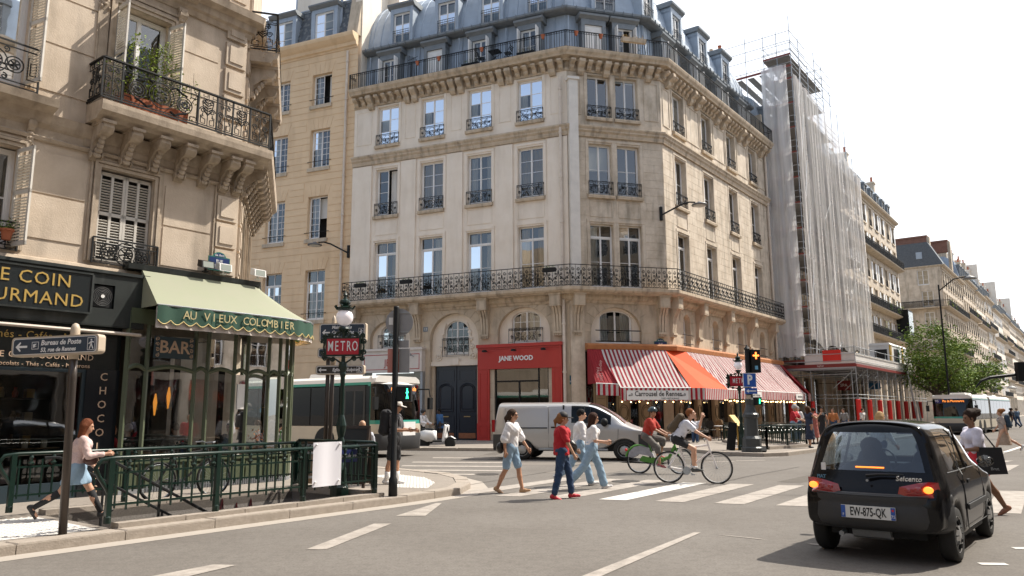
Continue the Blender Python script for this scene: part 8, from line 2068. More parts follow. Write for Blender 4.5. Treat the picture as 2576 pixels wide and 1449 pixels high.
k=M(); k.box(-.7,3.7,-.8,.8,.3,.6); part('underbody',k,PAL['iron'],VAN); k=M(); k.tube([(.55,-1.0,.36),(2.7,-1.0,.36)],.035,6); part('side_step',k,PAL['steel'],VAN)
k=M(); k.cbox((-.93,-.9,1.15),(.1,.1,.42)); part('tail_light',k,rl_,VAN); k=M(); k.smooth=True; k.ball((3.82,-.72,.86),.2,12,8,(.8,.6,.5)); part('headlight',k,mat('headlight',(.4,.42,.45),.1,coat=1),VAN)
k=M(); k.box(1.3,1.35,-.85,.85,.4,1.85); k.box(2.6,3.3,-.85,.85,.5,1.15); part('bulkhead',k,PAL['iron'],VAN); k=M(); k.cbox((1.9,-.45,1.0),(.5,.5,.9)); k.cbox((1.9,.45,1.0),(.5,.5,.9)); part('seat',k,seatm,VAN)
# ---- buses
teal=mat('teal_paint',(.02,.26,.20),.35,coat=.5); busw=mat('bus_cream',(.50,.45,.36),.4,noise=.15,nscale=2); busr=mat('bus_roof',(.66,.64,.6),.5); bglass=glass_mat('bus_glass',(.10,.13,.125),.9,1.55); amber=mat('amber_led',(.9,.3,.05),.5,emit=(1,.28,.04),estr=1.2)
def bus(label,mtx,L,dest,num=None,artic=False):
 t=thing('city_bus',label,'bus',mtx); W2=1.25; H=3.05
 # front at x=0, body towards -x ; right side y=-W2
 def rbox(k,x0,x1,z0,z1,y=W2): k.box(x0,x1,-y,y,z0,z1)
 segs=[(-L,0)] if not artic else [(-L*.56,0),(-L*1.5,-L*.56-.9)]
 for si,(a,b) in enumerate(segs):
  k=M(); bs_=.0 if si==0 else 0
  x1=b-.35 if si==0 else b
  pr_=[(-W2,.95),(-W2,.32),(W2,.32),(W2,.95)]
  k.ext([(-W2,.45),(-W2,1.12),(W2,1.12),(W2,.45)],a,x1,'x'); part('lower_body',k,busw,t)
  k=M(); k.ext([(-W2+.02,.28),(W2-.02,.28),(W2-.02,.46),(-W2+.02,.46)],a,x1,'x'); part('skirt',k,plas,t)
  k=M(); k.ext([(-W2,2.62),(-W2-.005,2.72),(W2+.005,2.72),(W2,2.62)],a,x1,'x'); part('teal_band',k,teal,t)
  k=M(); k.smooth=False; k.ext([(-W2,2.72),(-W2+.06,2.86),(-W2+.25,2.96),(W2-.25,2.96),(W2-.06,2.86),(W2,2.72)],a,x1+.2,'x'); part('roof',k,busr,t)
  n=int((x1-a)/1.45)
  for i in range(n):
   xa=a+(x1-a)*i/n; xb=a+(x1-a)*(i+1)/n
   for s in (-1,1): k=M(); k.box(xa+.03,xb-.03,s*W2-.012,s*W2+.012,1.14,2.58); part('window_pane',k,bglass,t)
   k=M(); k.box(xa-.035,xa+.035,-W2+.02,W2-.02,2.45,2.6); 
   for s in (-1,1): k.box(xa-.04,xa+.04,s*(W2-.03)-.02,s*(W2-.03)+.02,1.12,2.62)
   part('window_pillar',k,PAL['iron'],t)
  k=M(); k.box(a+.02,x1-.02,-W2+.1,W2-.1,.5,.56); k.box(a,a+.05,-W2,W2,.4,2.8); part('floor',k,PAL['dark'],t)
  for i in range(int((b-a)/2.2)): 
   x=a+1.2+2.2*i
   for y in (-.85,.85): k=M(); k.box(x-.2,x+.22,y-.3,y+.3,.56,1.0); k.box(x-.25,x-.18,y-.3,y+.3,1.0,1.75); part('seat',k,mat('bus_seat',(.05,.10,.09),.8),t)
  for x in ([b-2.7,a+2.6] if si==0 else [a+2.6]):
   for s in (-1,1):
    carwheel(t,x,s*(W2-.16),.48,.28,s,hub,.6); k=M(); k.lathe([(.56,-.01),(.56,.012)],24,(x,s*W2,.52),'y'); part('wheel_arch',k,PAL['iron'],t)
  for x in (b-3.5,a+3): k=M(); k.ext([(-.55,2.95),(-.45,3.15),(.45,3.15),(.55,2.95)],x-1,x+1,'x'); part('roof_unit',k,busr,t)
 if artic: k=M(); a=-L*.56-.9; [k.box(a+.09*i,a+.09*i+.06,-W2+.02,W2-.02,.4,2.85) for i in range(10)]; part('bellows',k,mat('bellows_grey',(.12,.11,.10),.8),t)
 # front
 k=M(); k.smooth=True; st=[]
 for i in range(7): 
  pass
 def fr_(z,out): 
  return [(-.36,-W2,z),(-.12+out*.5,-W2+.02,z),(.0+out,-W2+.28,z),(.06+out,-.5,z),(.08+out,0,z),(.06+out,.5,z),(.0+out,W2-.28,z),(-.12+out*.5,W2-.02,z),(-.36,W2,z)]
 def skin(nm_,rows,m_):
  k=M(); k.smooth=True; vs=[]; 
  for z,o_ in rows: vs+=fr_(z,o_)
  k.add(vs,[(r*9+c,r*9+c+1,(r+1)*9+c+1,(r+1)*9+c) for r in range(len(rows)-1) for c in range(8)]); return part(nm_,k,m_,t)
 skin('front_bumper',[(.26,.0),(.36,.08),(.75,.1),(.86,.06)],plas); skin('front_panel',[(.86,.06),(1.0,.08),(1.2,.06)],busw); skin('front_teal',[(1.2,.06),(1.34,.04)],teal); skin('windscreen',[(1.34,.04),(1.8,.0),(2.3,-.08)],bglass); skin('destination_glass',[(2.3,-.08),(2.66,-.18)],bglass); skin('front_roof',[(2.66,-.18),(2.8,-.26),(2.95,-.6)],busr)
 k=M(); k.box(-.5,-.46,-1.1,1.1,2.32,2.62); part('display_board',k,PAL['dark'],t)
 fx=RZ(R_(90)); text('destination',dest,.24,amber,t,T(.03,.12,2.49)@fx,sx=.72)
 if num: k=M(); k.box(-.44,-.40,-1.1,-.72,2.34,2.62); part('number_box',k,mat('bus_number_blue',(.03,.02,.25),.5,emit=(.08,.05,.5),estr=.5),t); text('number',num,.24,ew,t,T(.03,-.92,2.49)@fx)
 for s in (-1,1):
  k=M(); k.smooth=True; k.ball((-.02,s*.93,.96),.17,12,8,(.5,1,.6)); o=part('headlight',k,mat('headlight',(.4,.42,.45),.1,coat=1),t); k=M(); k.smooth=True; k.ball((.06,s*.86,.95),.075,10,6,(.6,1,1)); part('lamp_lens',k,PAL['steel'],o)
  k=M(); k.tube([(-.3,s*1.2,2.5),(.1,s*1.5,2.5),(.15,s*1.52,2.2)],.03,6); k.cbox((.15,s*1.52,1.95),(.12,.2,.45)); part('mirror',k,PAL['iron'],t)
  k=M(); k.ext([(s*(W2+.004),1.12),(s*(W2+.004),2.72),(s*(W2-.05),2.72),(s*(W2-.05),1.12)],-.5,-.36,'x'); part('teal_pillar',k,teal,t)
 k=M(); k.box(-.3,-.1,-1.1,1.1,.86,1.3); part('dashboard',k,PAL['iron'],t)
 for s in(-1,): # doors on the kerb side
  k=M(); k.box(-1.7,-.6,s*W2-.03,s*W2+.02,.42,2.6); part('door',k,mat('door_black',(.015,.015,.015),.4),t); k=M(); k.box(-1.6,-1.2,s*W2-.035,s*W2-.034,.7,2.4); k.box(-1.1,-.7,s*W2-.035,s*W2-.034,.7,2.4); part('door_pane',k,bglass,t)
 return t
# left bus: nose to the right, seen three-quarter from its right side; heading along the L street
hb_=125
b1=bus('green and cream city bus turning out of the side street beside the cafe',T(-4.3,29.4,0,R_(90-hb_))@SC(1.05,1,1.03),11.5,'ne monte - Je valide')
k=M(); k.box(-6.2,-5.0,-1.285,-1.27,1.95,2.2); o=part('side_display',k,PAL['dark'],b1); text('lettering','je monte - je valide',.15,amber,o,T(-5.6,-1.29,2.07)); text('lettering','îledeFrance',.24,mat('sky_blue_text',(.12,.42,.65),.5),b1,T(-6.0,-1.285,1.72),bold=.004); text('lettering','mobilités',.15,mat('grey_text',(.4,.4,.4),.5),b1,T(-5.75,-1.285,1.52)); k=M(); k.box(-5.1,-4.8,-1.285,-1.27,1.5,1.8); part('walker_logo',k,mat('sky_blue_text'if 0 else 'logo_blue',(.15,.4,.6),.5),b1)
k=M(); k.cbox((.16,.3,1.02),(.02,.7,.5)); part('paper_poster',k,PAL['white'],b1)
pq=G(2442,1094); b2=bus('articulated city bus with lit destination Porte de Montmartre coming up the far street',T(pq.x-.9,pq.y+.3,0,R_(270-40+.0))@SC(.9,.95,.9),13,'Pte de Montmartre','95',artic=True)
# ---- scooter
p=G(1068,1128,.0); SCO=thing('motor_scooter','white and black motor scooter beside the bus front','scooter',T(p.x,p.y,.0,R_(-25))@SC(1.1,1.1,1.1)); a,b,c=M(),M(),M()
for x in (0,1.25): k=M(); k.smooth=True; k.lathe([(.14,-.05),(.24,-.055),(.25,-.03),(.25,.03),(.24,.055),(.14,.05)],20,(x,0,.25),'y'); o=part('wheel',k,tyre,SCO); k=M(); k.lathe([(.14,-.03),(.14,.03)],14,(x,0,.25),'y'); part('rim',k,PAL['steel'],o)
k=M(); k.smooth=True; k.ext([(-.25,.45),(-.2,.7),(.1,.78),(.5,.74),(.52,.35),(.2,.28)],-.14,.14); part('rear_body',k,ew,SCO); k=M(); k.ext([(.5,.28),(.95,.28),(.98,.34),(.5,.34)],-.17,.17); part('footboard',k,PAL['iron'],SCO)
k=M(); k.ext([(.93,.3),(1.02,.3),(1.12,.95),(1.05,1.0)],-.17,.17); part('leg_shield',k,ew,SCO); k=M(); k.tube([(1.25,0,.25),(1.08,0,.95),(1.0,0,1.05)],.03,6); k.tube([(.98,-.3,1.05),(1.03,0,1.06),(.98,.3,1.05)],.016,6); part('handlebar',k,PAL['iron'],SCO); k=M(); k.smooth=True; k.ball((.15,0,.8),.2,10,6,(1.7,.7,.3)); part('seat',k,PAL['iron'],SCO); k=M(); k.ext([(1.05,.47),(1.3,.53),(1.5,.42),(1.3,.5)],-.06,.06); part('mudguard',k,ew,SCO)
bpy.data.scenes.remove(_tmp)
# ================================================================ PEOPLE (distance fields meshed by surface nets)
class SDF:
 def __init__(s,lo,hi,res):
  s.lo=np.array(lo,float); s.res=res; s.n=np.maximum(4,np.ceil((np.array(hi)-s.lo)/res).astype(int)+1); s.f=np.full(s.n,1.0,np.float32)
 def _box(s,lo,hi):
  a=np.maximum(0,((np.array(lo)-s.lo)/s.res).astype(int)-1); b=np.minimum(s.n,((np.array(hi)-s.lo)/s.res).astype(int)+3)
  if (b<=a+1).any(): return None
  g=np.ogrid[a[0]:b[0],a[1]:b[1],a[2]:b[2]]
  return (slice(a[0],b[0]),slice(a[1],b[1]),slice(a[2],b[2])),[g[i]*s.res+s.lo[i] for i in range(3)]
 def smin(s,sl,d,k):
  f=s.f[sl]; 
  if k<=0: s.f[sl]=np.minimum(f,d); return
  h=np.clip(.5+.5*(f-d)/k,0,1); s.f[sl]=f+(d-f)*h-k*h*(1-h)
 def cone(s,a,b,ra,rb,k=.02,sq=1.0):
  a=np.array(a,float); b=np.array(b,float); m=max(ra,rb)+.09; r=s._box(np.minimum(a,b)-m,np.maximum(a,b)+m)
  if r is None: return s
  sl,(X,Y,Z)=r; ab=b-a; L=max(1e-9,ab@ab); t=np.clip(((X-a[0])*ab[0]+(Y-a[1])*ab[1]+(Z-a[2])*ab[2])/L,0,1)
  dx=X-a[0]-t*ab[0]; dy=Y-a[1]-t*ab[1]; dz=Z-a[2]-t*ab[2]
  s.smin(sl,(np.sqrt(dx*dx*sq+dy*dy+dz*dz)-(ra+(rb-ra)*t)).astype(np.float32),k); return s
 def ell(s,c,r,k=.02,M_=None,sub=False):
  c=np.array(c,float); r=np.array(r,float); m=r.max()+.08; q=s._box(c-m,c+m)
  if q is None: return s
  sl,(X,Y,Z)=q; X=X-c[0];Y=Y-c[1];Z=Z-c[2]
  if M_ is not None:
   A=M_; X,Y,Z=(A[0][0]*X+A[1][0]*Y+A[2][0]*Z, A[0][1]*X+A[1][1]*Y+A[2][1]*Z, A[0][2]*X+A[1][2]*Y+A[2][2]*Z)
  k0=np.sqrt((X/r[0])**2+(Y/r[1])**2+(Z/r[2])**2); k1=np.sqrt((X/r[0]**2)**2+(Y/r[1]**2)**2+(Z/r[2]**2)**2)+1e-9
  d=(k0*(k0-1)/k1).astype(np.float32)
  if sub: s.f[sl]=np.maximum(s.f[sl],-d)
  else: s.smin(sl,d,k)
  return s
 def cut(s,n,c):  # keep n.p < c
  g=np.ogrid[0:s.n[0],0:s.n[1],0:s.n[2]]; d=sum(n[i]*(g[i]*s.res+s.lo[i]) for i in range(3))-c; s.f=np.maximum(s.f,d.astype(np.float32)); return s
 def noise(s,amp,fr,ph=0):
  g=np.ogrid[0:s.n[0],0:s.n[1],0:s.n[2]]; X,Y,Z=[g[i]*s.res+s.lo[i] for i in range(3)]
  s.f=s.f+(amp*(np.sin(X*fr+ph+Z*fr*.4)*np.sin(Z*fr*.8+Y*fr*.5+ph)+.5*np.sin(Y*fr*1.7+Z*fr*1.3))).astype(np.float32); return s
 def mesh(s):
  f=s.f.copy(); 
  for ax in range(3):
   sl=[slice(None)]*3; sl[ax]=0; f[tuple(sl)]=1; sl[ax]=-1; f[tuple(sl)]=1
  ins=f<0; n=s.n-1; cnt=np.zeros(n,int); pos=np.zeros(tuple(n)+(3,),np.float32)
  offs=[(i,j,k) for i in(0,1) for j in(0,1) for k in(0,1)]
  v=lambda o,A: A[o[0]:o[0]+n[0],o[1]:o[1]+n[1],o[2]:o[2]+n[2]]
  for a in offs:
   for ax in range(3):
    if a[ax]==0:
     b=list(a); b[ax]=1; b=tuple(b); fa=v(a,f); fb=v(b,f); cr=(fa<0)!=(fb<0); t=np.where(cr,fa/(fa-fb+1e-12),0)
     cnt+=cr
     for c in range(3): pos[...,c]+=np.where(cr,a[c]+(t if c==ax else 0),0)
  act=cnt>0; ids=-np.ones(n,int); ids[act]=np.arange(act.sum()); idx=np.argwhere(act)
  P=(pos[act]/cnt[act][:,None]+idx)*s.res+s.lo; F=[]
  for ax in range(3):
   u,w=[(1,2),(2,0),(0,1)][ax]
   a=[slice(1,-1)]*3; a[ax]=slice(0,-1); b=list(a); b[ax]=slice(1,None)
   A=ins[tuple(a)]; B_=ins[tuple(b)]; cr=A!=B_; loc=np.argwhere(cr); fl=A[cr]
   if len(loc)==0: continue
   base=loc.copy(); 
   for d in range(3):
    if d!=ax: base[:,d]+=1
   def cell(du,dw):
    c=base.copy(); c[:,u]-=du; c[:,w]-=dw; return ids[c[:,0],c[:,1],c[:,2]]
   q=np.stack([cell(0,0),cell(1,0),cell(1,1),cell(0,1)],1); q[~fl]=q[~fl][:,::-1]; F.append(q)
  F=np.concatenate(F); F=F[(F>=0).all(1)]
  return P,F
def sdf_part(name,sd,m,parent,extra=None):
 P,F=sd.mesh(); me=bpy.data.meshes.new(name)
 V=P.tolist(); Fl=F.tolist()
 if extra is not None:
  b=len(V); V+= [list(p) for p in extra.v]; Fl+=[[b+i for i in f] for f in extra.f]
 me.from_pydata(V,[],Fl); me.materials.append(m); me.polygons.foreach_set('use_smooth',[True]*len(Fl)); me.update(); return OB(name,me,parent)
skins={'fair':(.52,.29,.19),'tan':(.42,.215,.125),'brown':(.20,.095,.05),'dark':(.055,.03,.02),'olive':(.46,.26,.16)}
def skinm(k): return mat('skin_'+k,skins[k],.5,noise=.15,nscale=6)
def cloth(name,c,noise=.25,sc=9,**kw): return mat('cloth_'+name,c,.85,noise=noise,nscale=sc,bump=.15,bscale=18,**kw)
def person(label,pos,heading,height=1.72,skin='fair',lean=4,thigh=(25,-18),knee=(8,25),arm=((-15,8,15),(18,8,20)),head=(0,0),hair=('short',(.05,.03,.02)),top=None,sleeve=.35,bottom=None,leg=1.0,skirt=None,shoes=(.03,.03,.03),sock=None,female=False,res=.0165,seat=None,z0=0.,group=None,hold=None,bulk=1.0,puff=0,twist=0,ankle=None,hem=.0,spread=1.0,tilt=0,hips_at=None):
 """x forward, y left, z up. arm=(swing forward deg, out deg, elbow bend deg); thigh/knee degrees (left,right)"""
 S_=height/1.75; A=lambda d:R_(d)
 hz=.93
 th=.44; sh=.44; hip=Vector((0,0,0))
 J={}
 for s,n in ((1,'L'),(-1,'R')):
  i=0 if s==1 else 1; a=A(thigh[i]); k_=A(knee[i]); h=Vector((0,.088*s*(1.05 if female else 1),0)); J['hip'+n]=h
  kn=h+Vector((math.sin(a),.012*s*spread,-math.cos(a)))*th; an=kn+Vector((math.sin(a-k_),.0,-math.cos(a-k_)))*sh; J['kn'+n]=kn; J['an'+n]=an; J['fa'+n]=a-k_
 low=min(J['anL'].z,J['anR'].z)
 l=A(lean); up=Vector((math.sin(l),0,math.cos(l))); tw=A(twist)
 J['pel']=Vector((0,0,.02)); J['waist']=up*.17; J['chest']=up*.36; J['nb']=up*.50; 
 hy=A(head[0]); hp=A(head[1]); nd=Vector((math.sin(l*.6),0,math.cos(l*.6)))
 J['head']=J['nb']+nd*.165+Vector((.02*math.cos(hy),.02*math.sin(hy),0))
 sw=(.165 if female else .19)*(.5+.5*bulk)
 for s,n in ((1,'L'),(-1,'R')):
  i=0 if s==1 else 1; f_,o_,e_=[A(q) for q in arm[i]]
  sp=up*.455+Vector((-math.sin(tw)*s*sw*1.0,s*sw,0)); J['sh'+n]=sp
  d=Vector((math.sin(f_)*math.cos(o_),s*math.sin(o_),-math.cos(f_)*math.cos(o_))); el=sp+d*.29; J['el'+n]=el
  d2=Vector((math.sin(f_+e_)*math.cos(o_*.4),s*math.sin(o_*.4)-s*.12*math.sin(e_),-math.cos(f_+e_))).normalized(); wr=el+d2*.25; J['wr'+n]=wr; J['hd'+n]=d2
 base=-(low-.075) if hips_at is None else hips_at/S_
 for k in list(J): 
  if isinstance(J[k],Vector) and not k.startswith('hd'): J[k]=J[k]+Vector((0,0,base))
 t=thing('person',label,'person',T(pos[0],pos[1],z0,R_(90-heading))@SC(S_,S_,S_)@RX(R_(tilt)),group)
 pts=[J[k] for k in J if isinstance(J[k],Vector) and not k.startswith('hd')]; lo=[min(p[i] for p in pts)-.22 for i in range(3)]; hi=[max(p[i] for p in pts)+.24 for i in range(3)]
 b=bulk; sd=SDF(lo,hi,res)
 # body
 sd.cone(J['pel'],J['waist'],.115*b,.105*b,.05,.9); sd.cone(J['waist'],J['chest'],.105*b,.125*b,.05); 
 for n in 'LR':
  s=1 if n=='L' else -1
  sd.cone(J['pel']+Vector((0,.07*s,0)),J['waist']+Vector((0,.05*s,0)),.095*b,.08*b,.05); sd.cone(J['chest']+Vector((0,.06*s,0)),J['sh'+n]-Vector((0,.03*s,.02)),.10*b,.06,.05)
  sd.cone(J['hip'+n],J['kn'+n],.083*b,.055,.035); sd.cone(J['kn'+n],(J['kn'+n]*.6+J['an'+n]*.4)-Vector((.012,0,0)),.052,.053,.02); sd.cone(J['kn'+n]*.6+J['an'+n]*.4-Vector((.012,0,0)),J['an'+n],.052,.035,.02)
  a=J['fa'+n]; ft=J['an'+n]+Vector((.10*math.cos(a),0,.10*math.sin(a)-.045)); sd.cone(J['an'+n]-Vector((.02,0,.03)),ft,.038,.028,.02)
  sd.cone(J['sh'+n],J['el'+n],.05*(.6+.4*b),.039,.02); sd.cone(J['el'+n],J['wr'+n],.038,.026,.015)
  d=J['hd'+n]; sd.cone(J['wr'+n],J['wr'+n]+d*.075,.026,.034,.015)
 if female: sd.ell(J['chest']+Vector((.085,.065,.0)),(.055,.06,.06),.04).ell(J['chest']+Vector((.085,-.065,.0)),(.055,.06,.06),.04)
 sd.cone(J['nb']-Vector((0,0,.04)),J['head']-Vector((.01,0,.06)),.052,.047,.02)
 H_=J['head']; Rm=(RZ(hy)@RY(hp)).to_3x3(); Mx=[[Rm[r][c] for c in range(3)] for r in range(3)]; hv=lambda x,y,z: H_+Rm@Vector((x,y,z))
 sd.ell(hv(-.01,0,.025),(.094,.074,.096),.01,Mx); sd.ell(hv(.03,0,-.035),(.062,.055,.075),.025,Mx); sd.cone(hv(.085,0,.01),hv(.106,0,-.03),.009,.014,.012); sd.ell(hv(.078,0,-.068),(.02,.026,.01),.012,Mx); sd.ell(hv(.075,0,.03),(.02,.05,.01),.012,Mx)
 for s in (-1,1): sd.ell(hv(-.005,.075*s,-.01),(.02,.011,.032),.008,Mx); sd.ell(hv(.084,.03*s,.012),(.012,.016,.01),0,Mx,sub=True)
 # hands: five bent fingers and a thumb grown from the palm
 fk=M()
 for n in 'LR':
  s=1 if n=='L' else -1; d=J['hd'+n]; side=Vector((1,0,0))-d*d.x; side=side.normalized() if side.length>.2 else Vector((0,0,1)); nrm=d.cross(side)*s; p0=J['wr'+n]+d*.06
  for q,(o_,L) in enumerate(((-.027,.062),(-.009,.075),(.009,.08),(.027,.07))):
   c=p0+side*(-o_); m1=c+d*L*.5-nrm*(-.0); e=m1+(d*.8+nrm*.55).normalized()*L*.5; fk.tube([c,m1,e],[.0105,.0095,.007],6)
  c=J['wr'+n]+d*.03+side*.026; fk.tube([c,c+(d*.7+side*.7)*.035+nrm*.01,c+(d+side*.35)*.062+nrm*.02],[.013,.011,.008],6)
 body=sdf_part('body',sd,skinm(skin),t,fk)
 for s in (-1,1): k=M(); k.ball(hv(.083,.03*s,.012),.0095,8,5); part('eye',k,mat('eye_dark',(.03,.02,.015),.2),t)
 # clothes
 if top:
  m_,loose=top[0],top[1]; c=SDF(lo,hi,res); g=.009+loose*.65
  c.cone(J['pel']+Vector((0,0,.02-hem)),J['waist'],(.118+g)*b,(.106+g)*b,.05).cone(J['waist'],J['chest'],(.106+g)*b,(.125+g)*b,.05)
  for n in 'LR':
   s=1 if n=='L' else -1
   c.cone(J['pel']+Vector((0,.06*s,.03-hem)),J['waist']+Vector((0,.05*s,0)),(.09+g)*b,(.08+g)*b,.05); c.cone(J['chest']+Vector((0,.06*s,0)),J['sh'+n]-Vector((0,.03*s,.02)),(.10+g)*b,.062+g*.5,.05)
   e=J['sh'+n].lerp(J['el'+n],min(1,sleeve/.5)); c.cone(J['sh'+n],e,.052*(.6+.4*b)+g,.044+g+puff*.6,.02+puff)
   if sleeve>.5: w_=J['el'+n].lerp(J['wr'+n],(sleeve-.5)/.5); c.cone(J['el'+n],w_,.042+g,.031+g*.7,.02)
   if puff: c.ell(J['sh'+n].lerp(J['el'+n],.75),(.07,.07,.085),.03)
  if female: c.ell(J['chest']+Vector((.085,.065,.0)),(.06+g,.065+g,.065+g),.04).ell(J['chest']+Vector((.085,-.065,0)),(.06+g,.065+g,.065+g),.04)
  c.cone(J['nb']-Vector((0,0,.06)),J['nb']-Vector((0,0,.02)),.07,.058,.03); c.noise(.0055,27,len(label)).noise(.003,58,1); c.cut((0,0,-1),-(J['pel'].z-.03-hem)); c.cut((0,0,1),J['nb'].z+.025); sdf_part('top',c,m_,t)
 if bottom:
  c=SDF(lo,hi,res); g=.008+bottom[1]*.5; c.cone(J['pel'],J['waist'],.118*b+g,.107*b+g,.05)
  for n in 'LR':
   s=1 if n=='L' else -1; c.cone(J['pel']+Vector((0,.07*s,0)),J['waist']+Vector((0,.05*s,-.04)),.098*b+g,.085*b+g,.04)
   f1=min(1,leg/.5); c.cone(J['hip'+n],J['hip'+n].lerp(J['kn'+n],f1),.086*b+g,.060+g+(.086*b-.06)*(1-f1)*.4,.03)
   if leg>.5: c.cone(J['kn'+n],J['kn'+n].lerp(J['an'+n],(leg-.5)/.5),.060+g,.044+g+bottom[1]*.6,.02)
  c.noise(.0045,30,1.3).noise(.0025,64,2); c.cut((0,0,1),J['waist'].z-.02); sdf_part('bottom',c,bottom[0],t)
 if skirt: # (material, length, hem radius)
  c=SDF([lo[0]-.1,lo[1]-.1,lo[2]],[hi[0]+.1,hi[1]+.1,hi[2]],res); mid=(J['knL']+J['knR'])/2; z1=max(.05,J['pel'].z-skirt[1]); off=(mid-J['pel'])*min(1,skirt[1]/.45)*.6
  e=Vector((J['pel'].x+off.x,0,z1)); c.cone(J['waist']-Vector((0,0,.02)),J['pel']-Vector((0,0,.03)),.115*b,.145*b,.03).cone(J['pel']-Vector((0,0,.03)),e,.145*b,skirt[2],.03)
  for n in 'LR': 
   if skirt[1]<.5: c.cone(J['hip'+n],J['hip'+n].lerp(J['kn'+n],skirt[1]/.5),.10,.10,.04)
  c.noise(.008 if skirt[1]>.5 else .003,26,.4); c.cut((0,0,-1),-z1); c.cut((0,0,1),J['waist'].z); sdf_part('skirt',c,skirt[0],t)
 for n in 'LR':
  a=J['fa'+n]; 
  if ankle: a=A(ankle[0 if n=='L' else 1])
  an=J['an'+n]; ca,sa=math.cos(a),math.sin(a); w=lambda x,z:Vector((an.x+x*ca-z*sa,an.y,an.z+x*sa+z*ca))
  c=SDF([an.x-.24,an.y-.1,an.z-.26],[an.x+.26,an.y+.1,an.z+.26],.011)
  c.cone(w(-.035,-.035),w(.06,-.04),.042,.04,.02).cone(w(.06,-.042),w(.155,-.05),.041,.027,.02).cone(w(-.03,-.03),w(-.02,.0),.040,.040,.02); 
  nn=(sa,0,-ca); cc=nn[0]*an.x+nn[2]*an.z+.072; c.cut(nn,cc); sm=shoes[0 if n=='L' else 1] if isinstance(shoes[0],tuple) else shoes
  o=sdf_part('shoe',c,mat('shoe_%d_%d_%d'%tuple(int(q*99) for q in sm),sm,.5),t)
  if sock: q=M(); q.smooth=True; q.tube([an+Vector((0,0,0)),an.lerp(J['kn'+n],sock[1]*.5),an.lerp(J['kn'+n],sock[1])],[.042,.052 if sock[1]>.4 else .043,.062 if sock[1]>.4 else .045],12); part('sock',q,mat('sock_%d'%int(sock[0][0]*99),sock[0],.9),t)
 # hair and headgear
 kind,hc=hair[0],hair[1]; hm=mat('hair_%d_%d_%d'%tuple(int(q*200) for q in hc),hc,.75,noise=.5,nscale=30,bump=.5,bscale=60,spec=.15)
 if kind!='bald':
  lo2=[H_.x-.3,H_.y-.3,H_.z-.52]; hi2=[H_.x+.25,H_.y+.3,H_.z+.26]; c=SDF(lo2,hi2,.012)
  c.ell(hv(-.018,0,.035),(.102,.086,.105),.01,Mx); 
  if kind in('long','pony'): c.cone(hv(-.05,0,.03),hv(-.07,0,-.05),.09,.07,.03)
  if kind=='long': 
   for s in (-1,0,1): c.cone(hv(-.06,.045*s,-.02),hv(-.09,.05*s,-.30),.055,.03,.03)
   for s in (-1,1): c.cone(hv(.02,.072*s,.04),hv(.0,.078*s,-.22),.026,.02,.02)
  if kind=='bob': 
   for s in (-1,0,1): c.cone(hv(-.04,.05*s,.0),hv(-.05,.06*s,-.17),.065,.05,.03)
  if kind=='pony': c.cone(hv(-.10,0,.03),hv(-.16,0,-.06),.035,.04,.02).cone(hv(-.16,0,-.06),hv(-.15,0,-.2),.035,.012,.02)
  if kind=='bun': c.ell(hv(-.13,0,.09),(.075,.075,.07),.03).ell(hv(-.03,0,.07),(.10,.095,.09),.02)
  if kind=='curly': c.ell(hv(-.03,0,.05),(.13,.12,.12),.03)
  if kind in ('curly','bun'): c.noise(.007,55)
  c.ell(hv(.075,0,-.045),(.062,.082,.115),0,Mx,sub=True); 
  if kind in ('short','curly'): c.ell(hv(.02,0,-.09),(.11,.12,.09),0,Mx,sub=True)
  c.noise(.0015,90); sdf_part('hair',c,hm,t)
 for hd_ in hair[2:]:
  if hd_[0]=='cap':
   cm=mat('cap_%d'%int(hd_[1][0]*99),hd_[1],.7); c=SDF([H_.x-.16,H_.y-.16,H_.z-.06],[H_.x+.26,H_.y+.16,H_.z+.2],.011); c.ell(hv(-.012,0,.045),(.113,.096,.105),.01,Mx); u_=Rm@Vector((0,0,1)); c.cut((-u_.x,-u_.y,-u_.z),-(u_.dot(hv(0,0,.035)))); 
   c.ell(hv(.135,0,.038),(.075,.07,.012),.012,Mx); sdf_part('cap',c,cm,t)
  if hd_[0]=='helmet': c=SDF([H_.x-.2,H_.y-.2,H_.z-.12],[H_.x+.2,H_.y+.2,H_.z+.22],.013); c.ell(hv(-.01,0,.05),(.135,.115,.125),.01,Mx); c.ell(hv(.12,0,-.04),(.07,.1,.07),0,Mx,sub=True); u_=Rm@Vector((0,0,1)); c.cut((-u_.x,-u_.y,-u_.z),-(u_.dot(hv(0,0,hd_[2])))); sdf_part('helmet',c,mat('helmet_%d'%int(hd_[1][0]*99),hd_[1],.25),t)
  if hd_[0]=='shades': k=M(); k.smooth=True; [k.ball(hv(.09,.032*s,.012),.022,8,6,(.35,1,.75)) for s in (-1,1)]; k.bar(hv(.095,-.03,.016),hv(.095,.03,.016),.005); [k.bar(hv(.09,.05*s,.016),hv(-.0,.078*s,.014),.005) for s in (-1,1)]; part('sunglasses',k,mat('shades',(.015,.012,.01),.1),t)
 return t,J
def bagp(label,name,cat,t,J,fn,m_,group=None):
 o=thing(name,label,cat,MW[t.name],group); fn(o,m_); return o
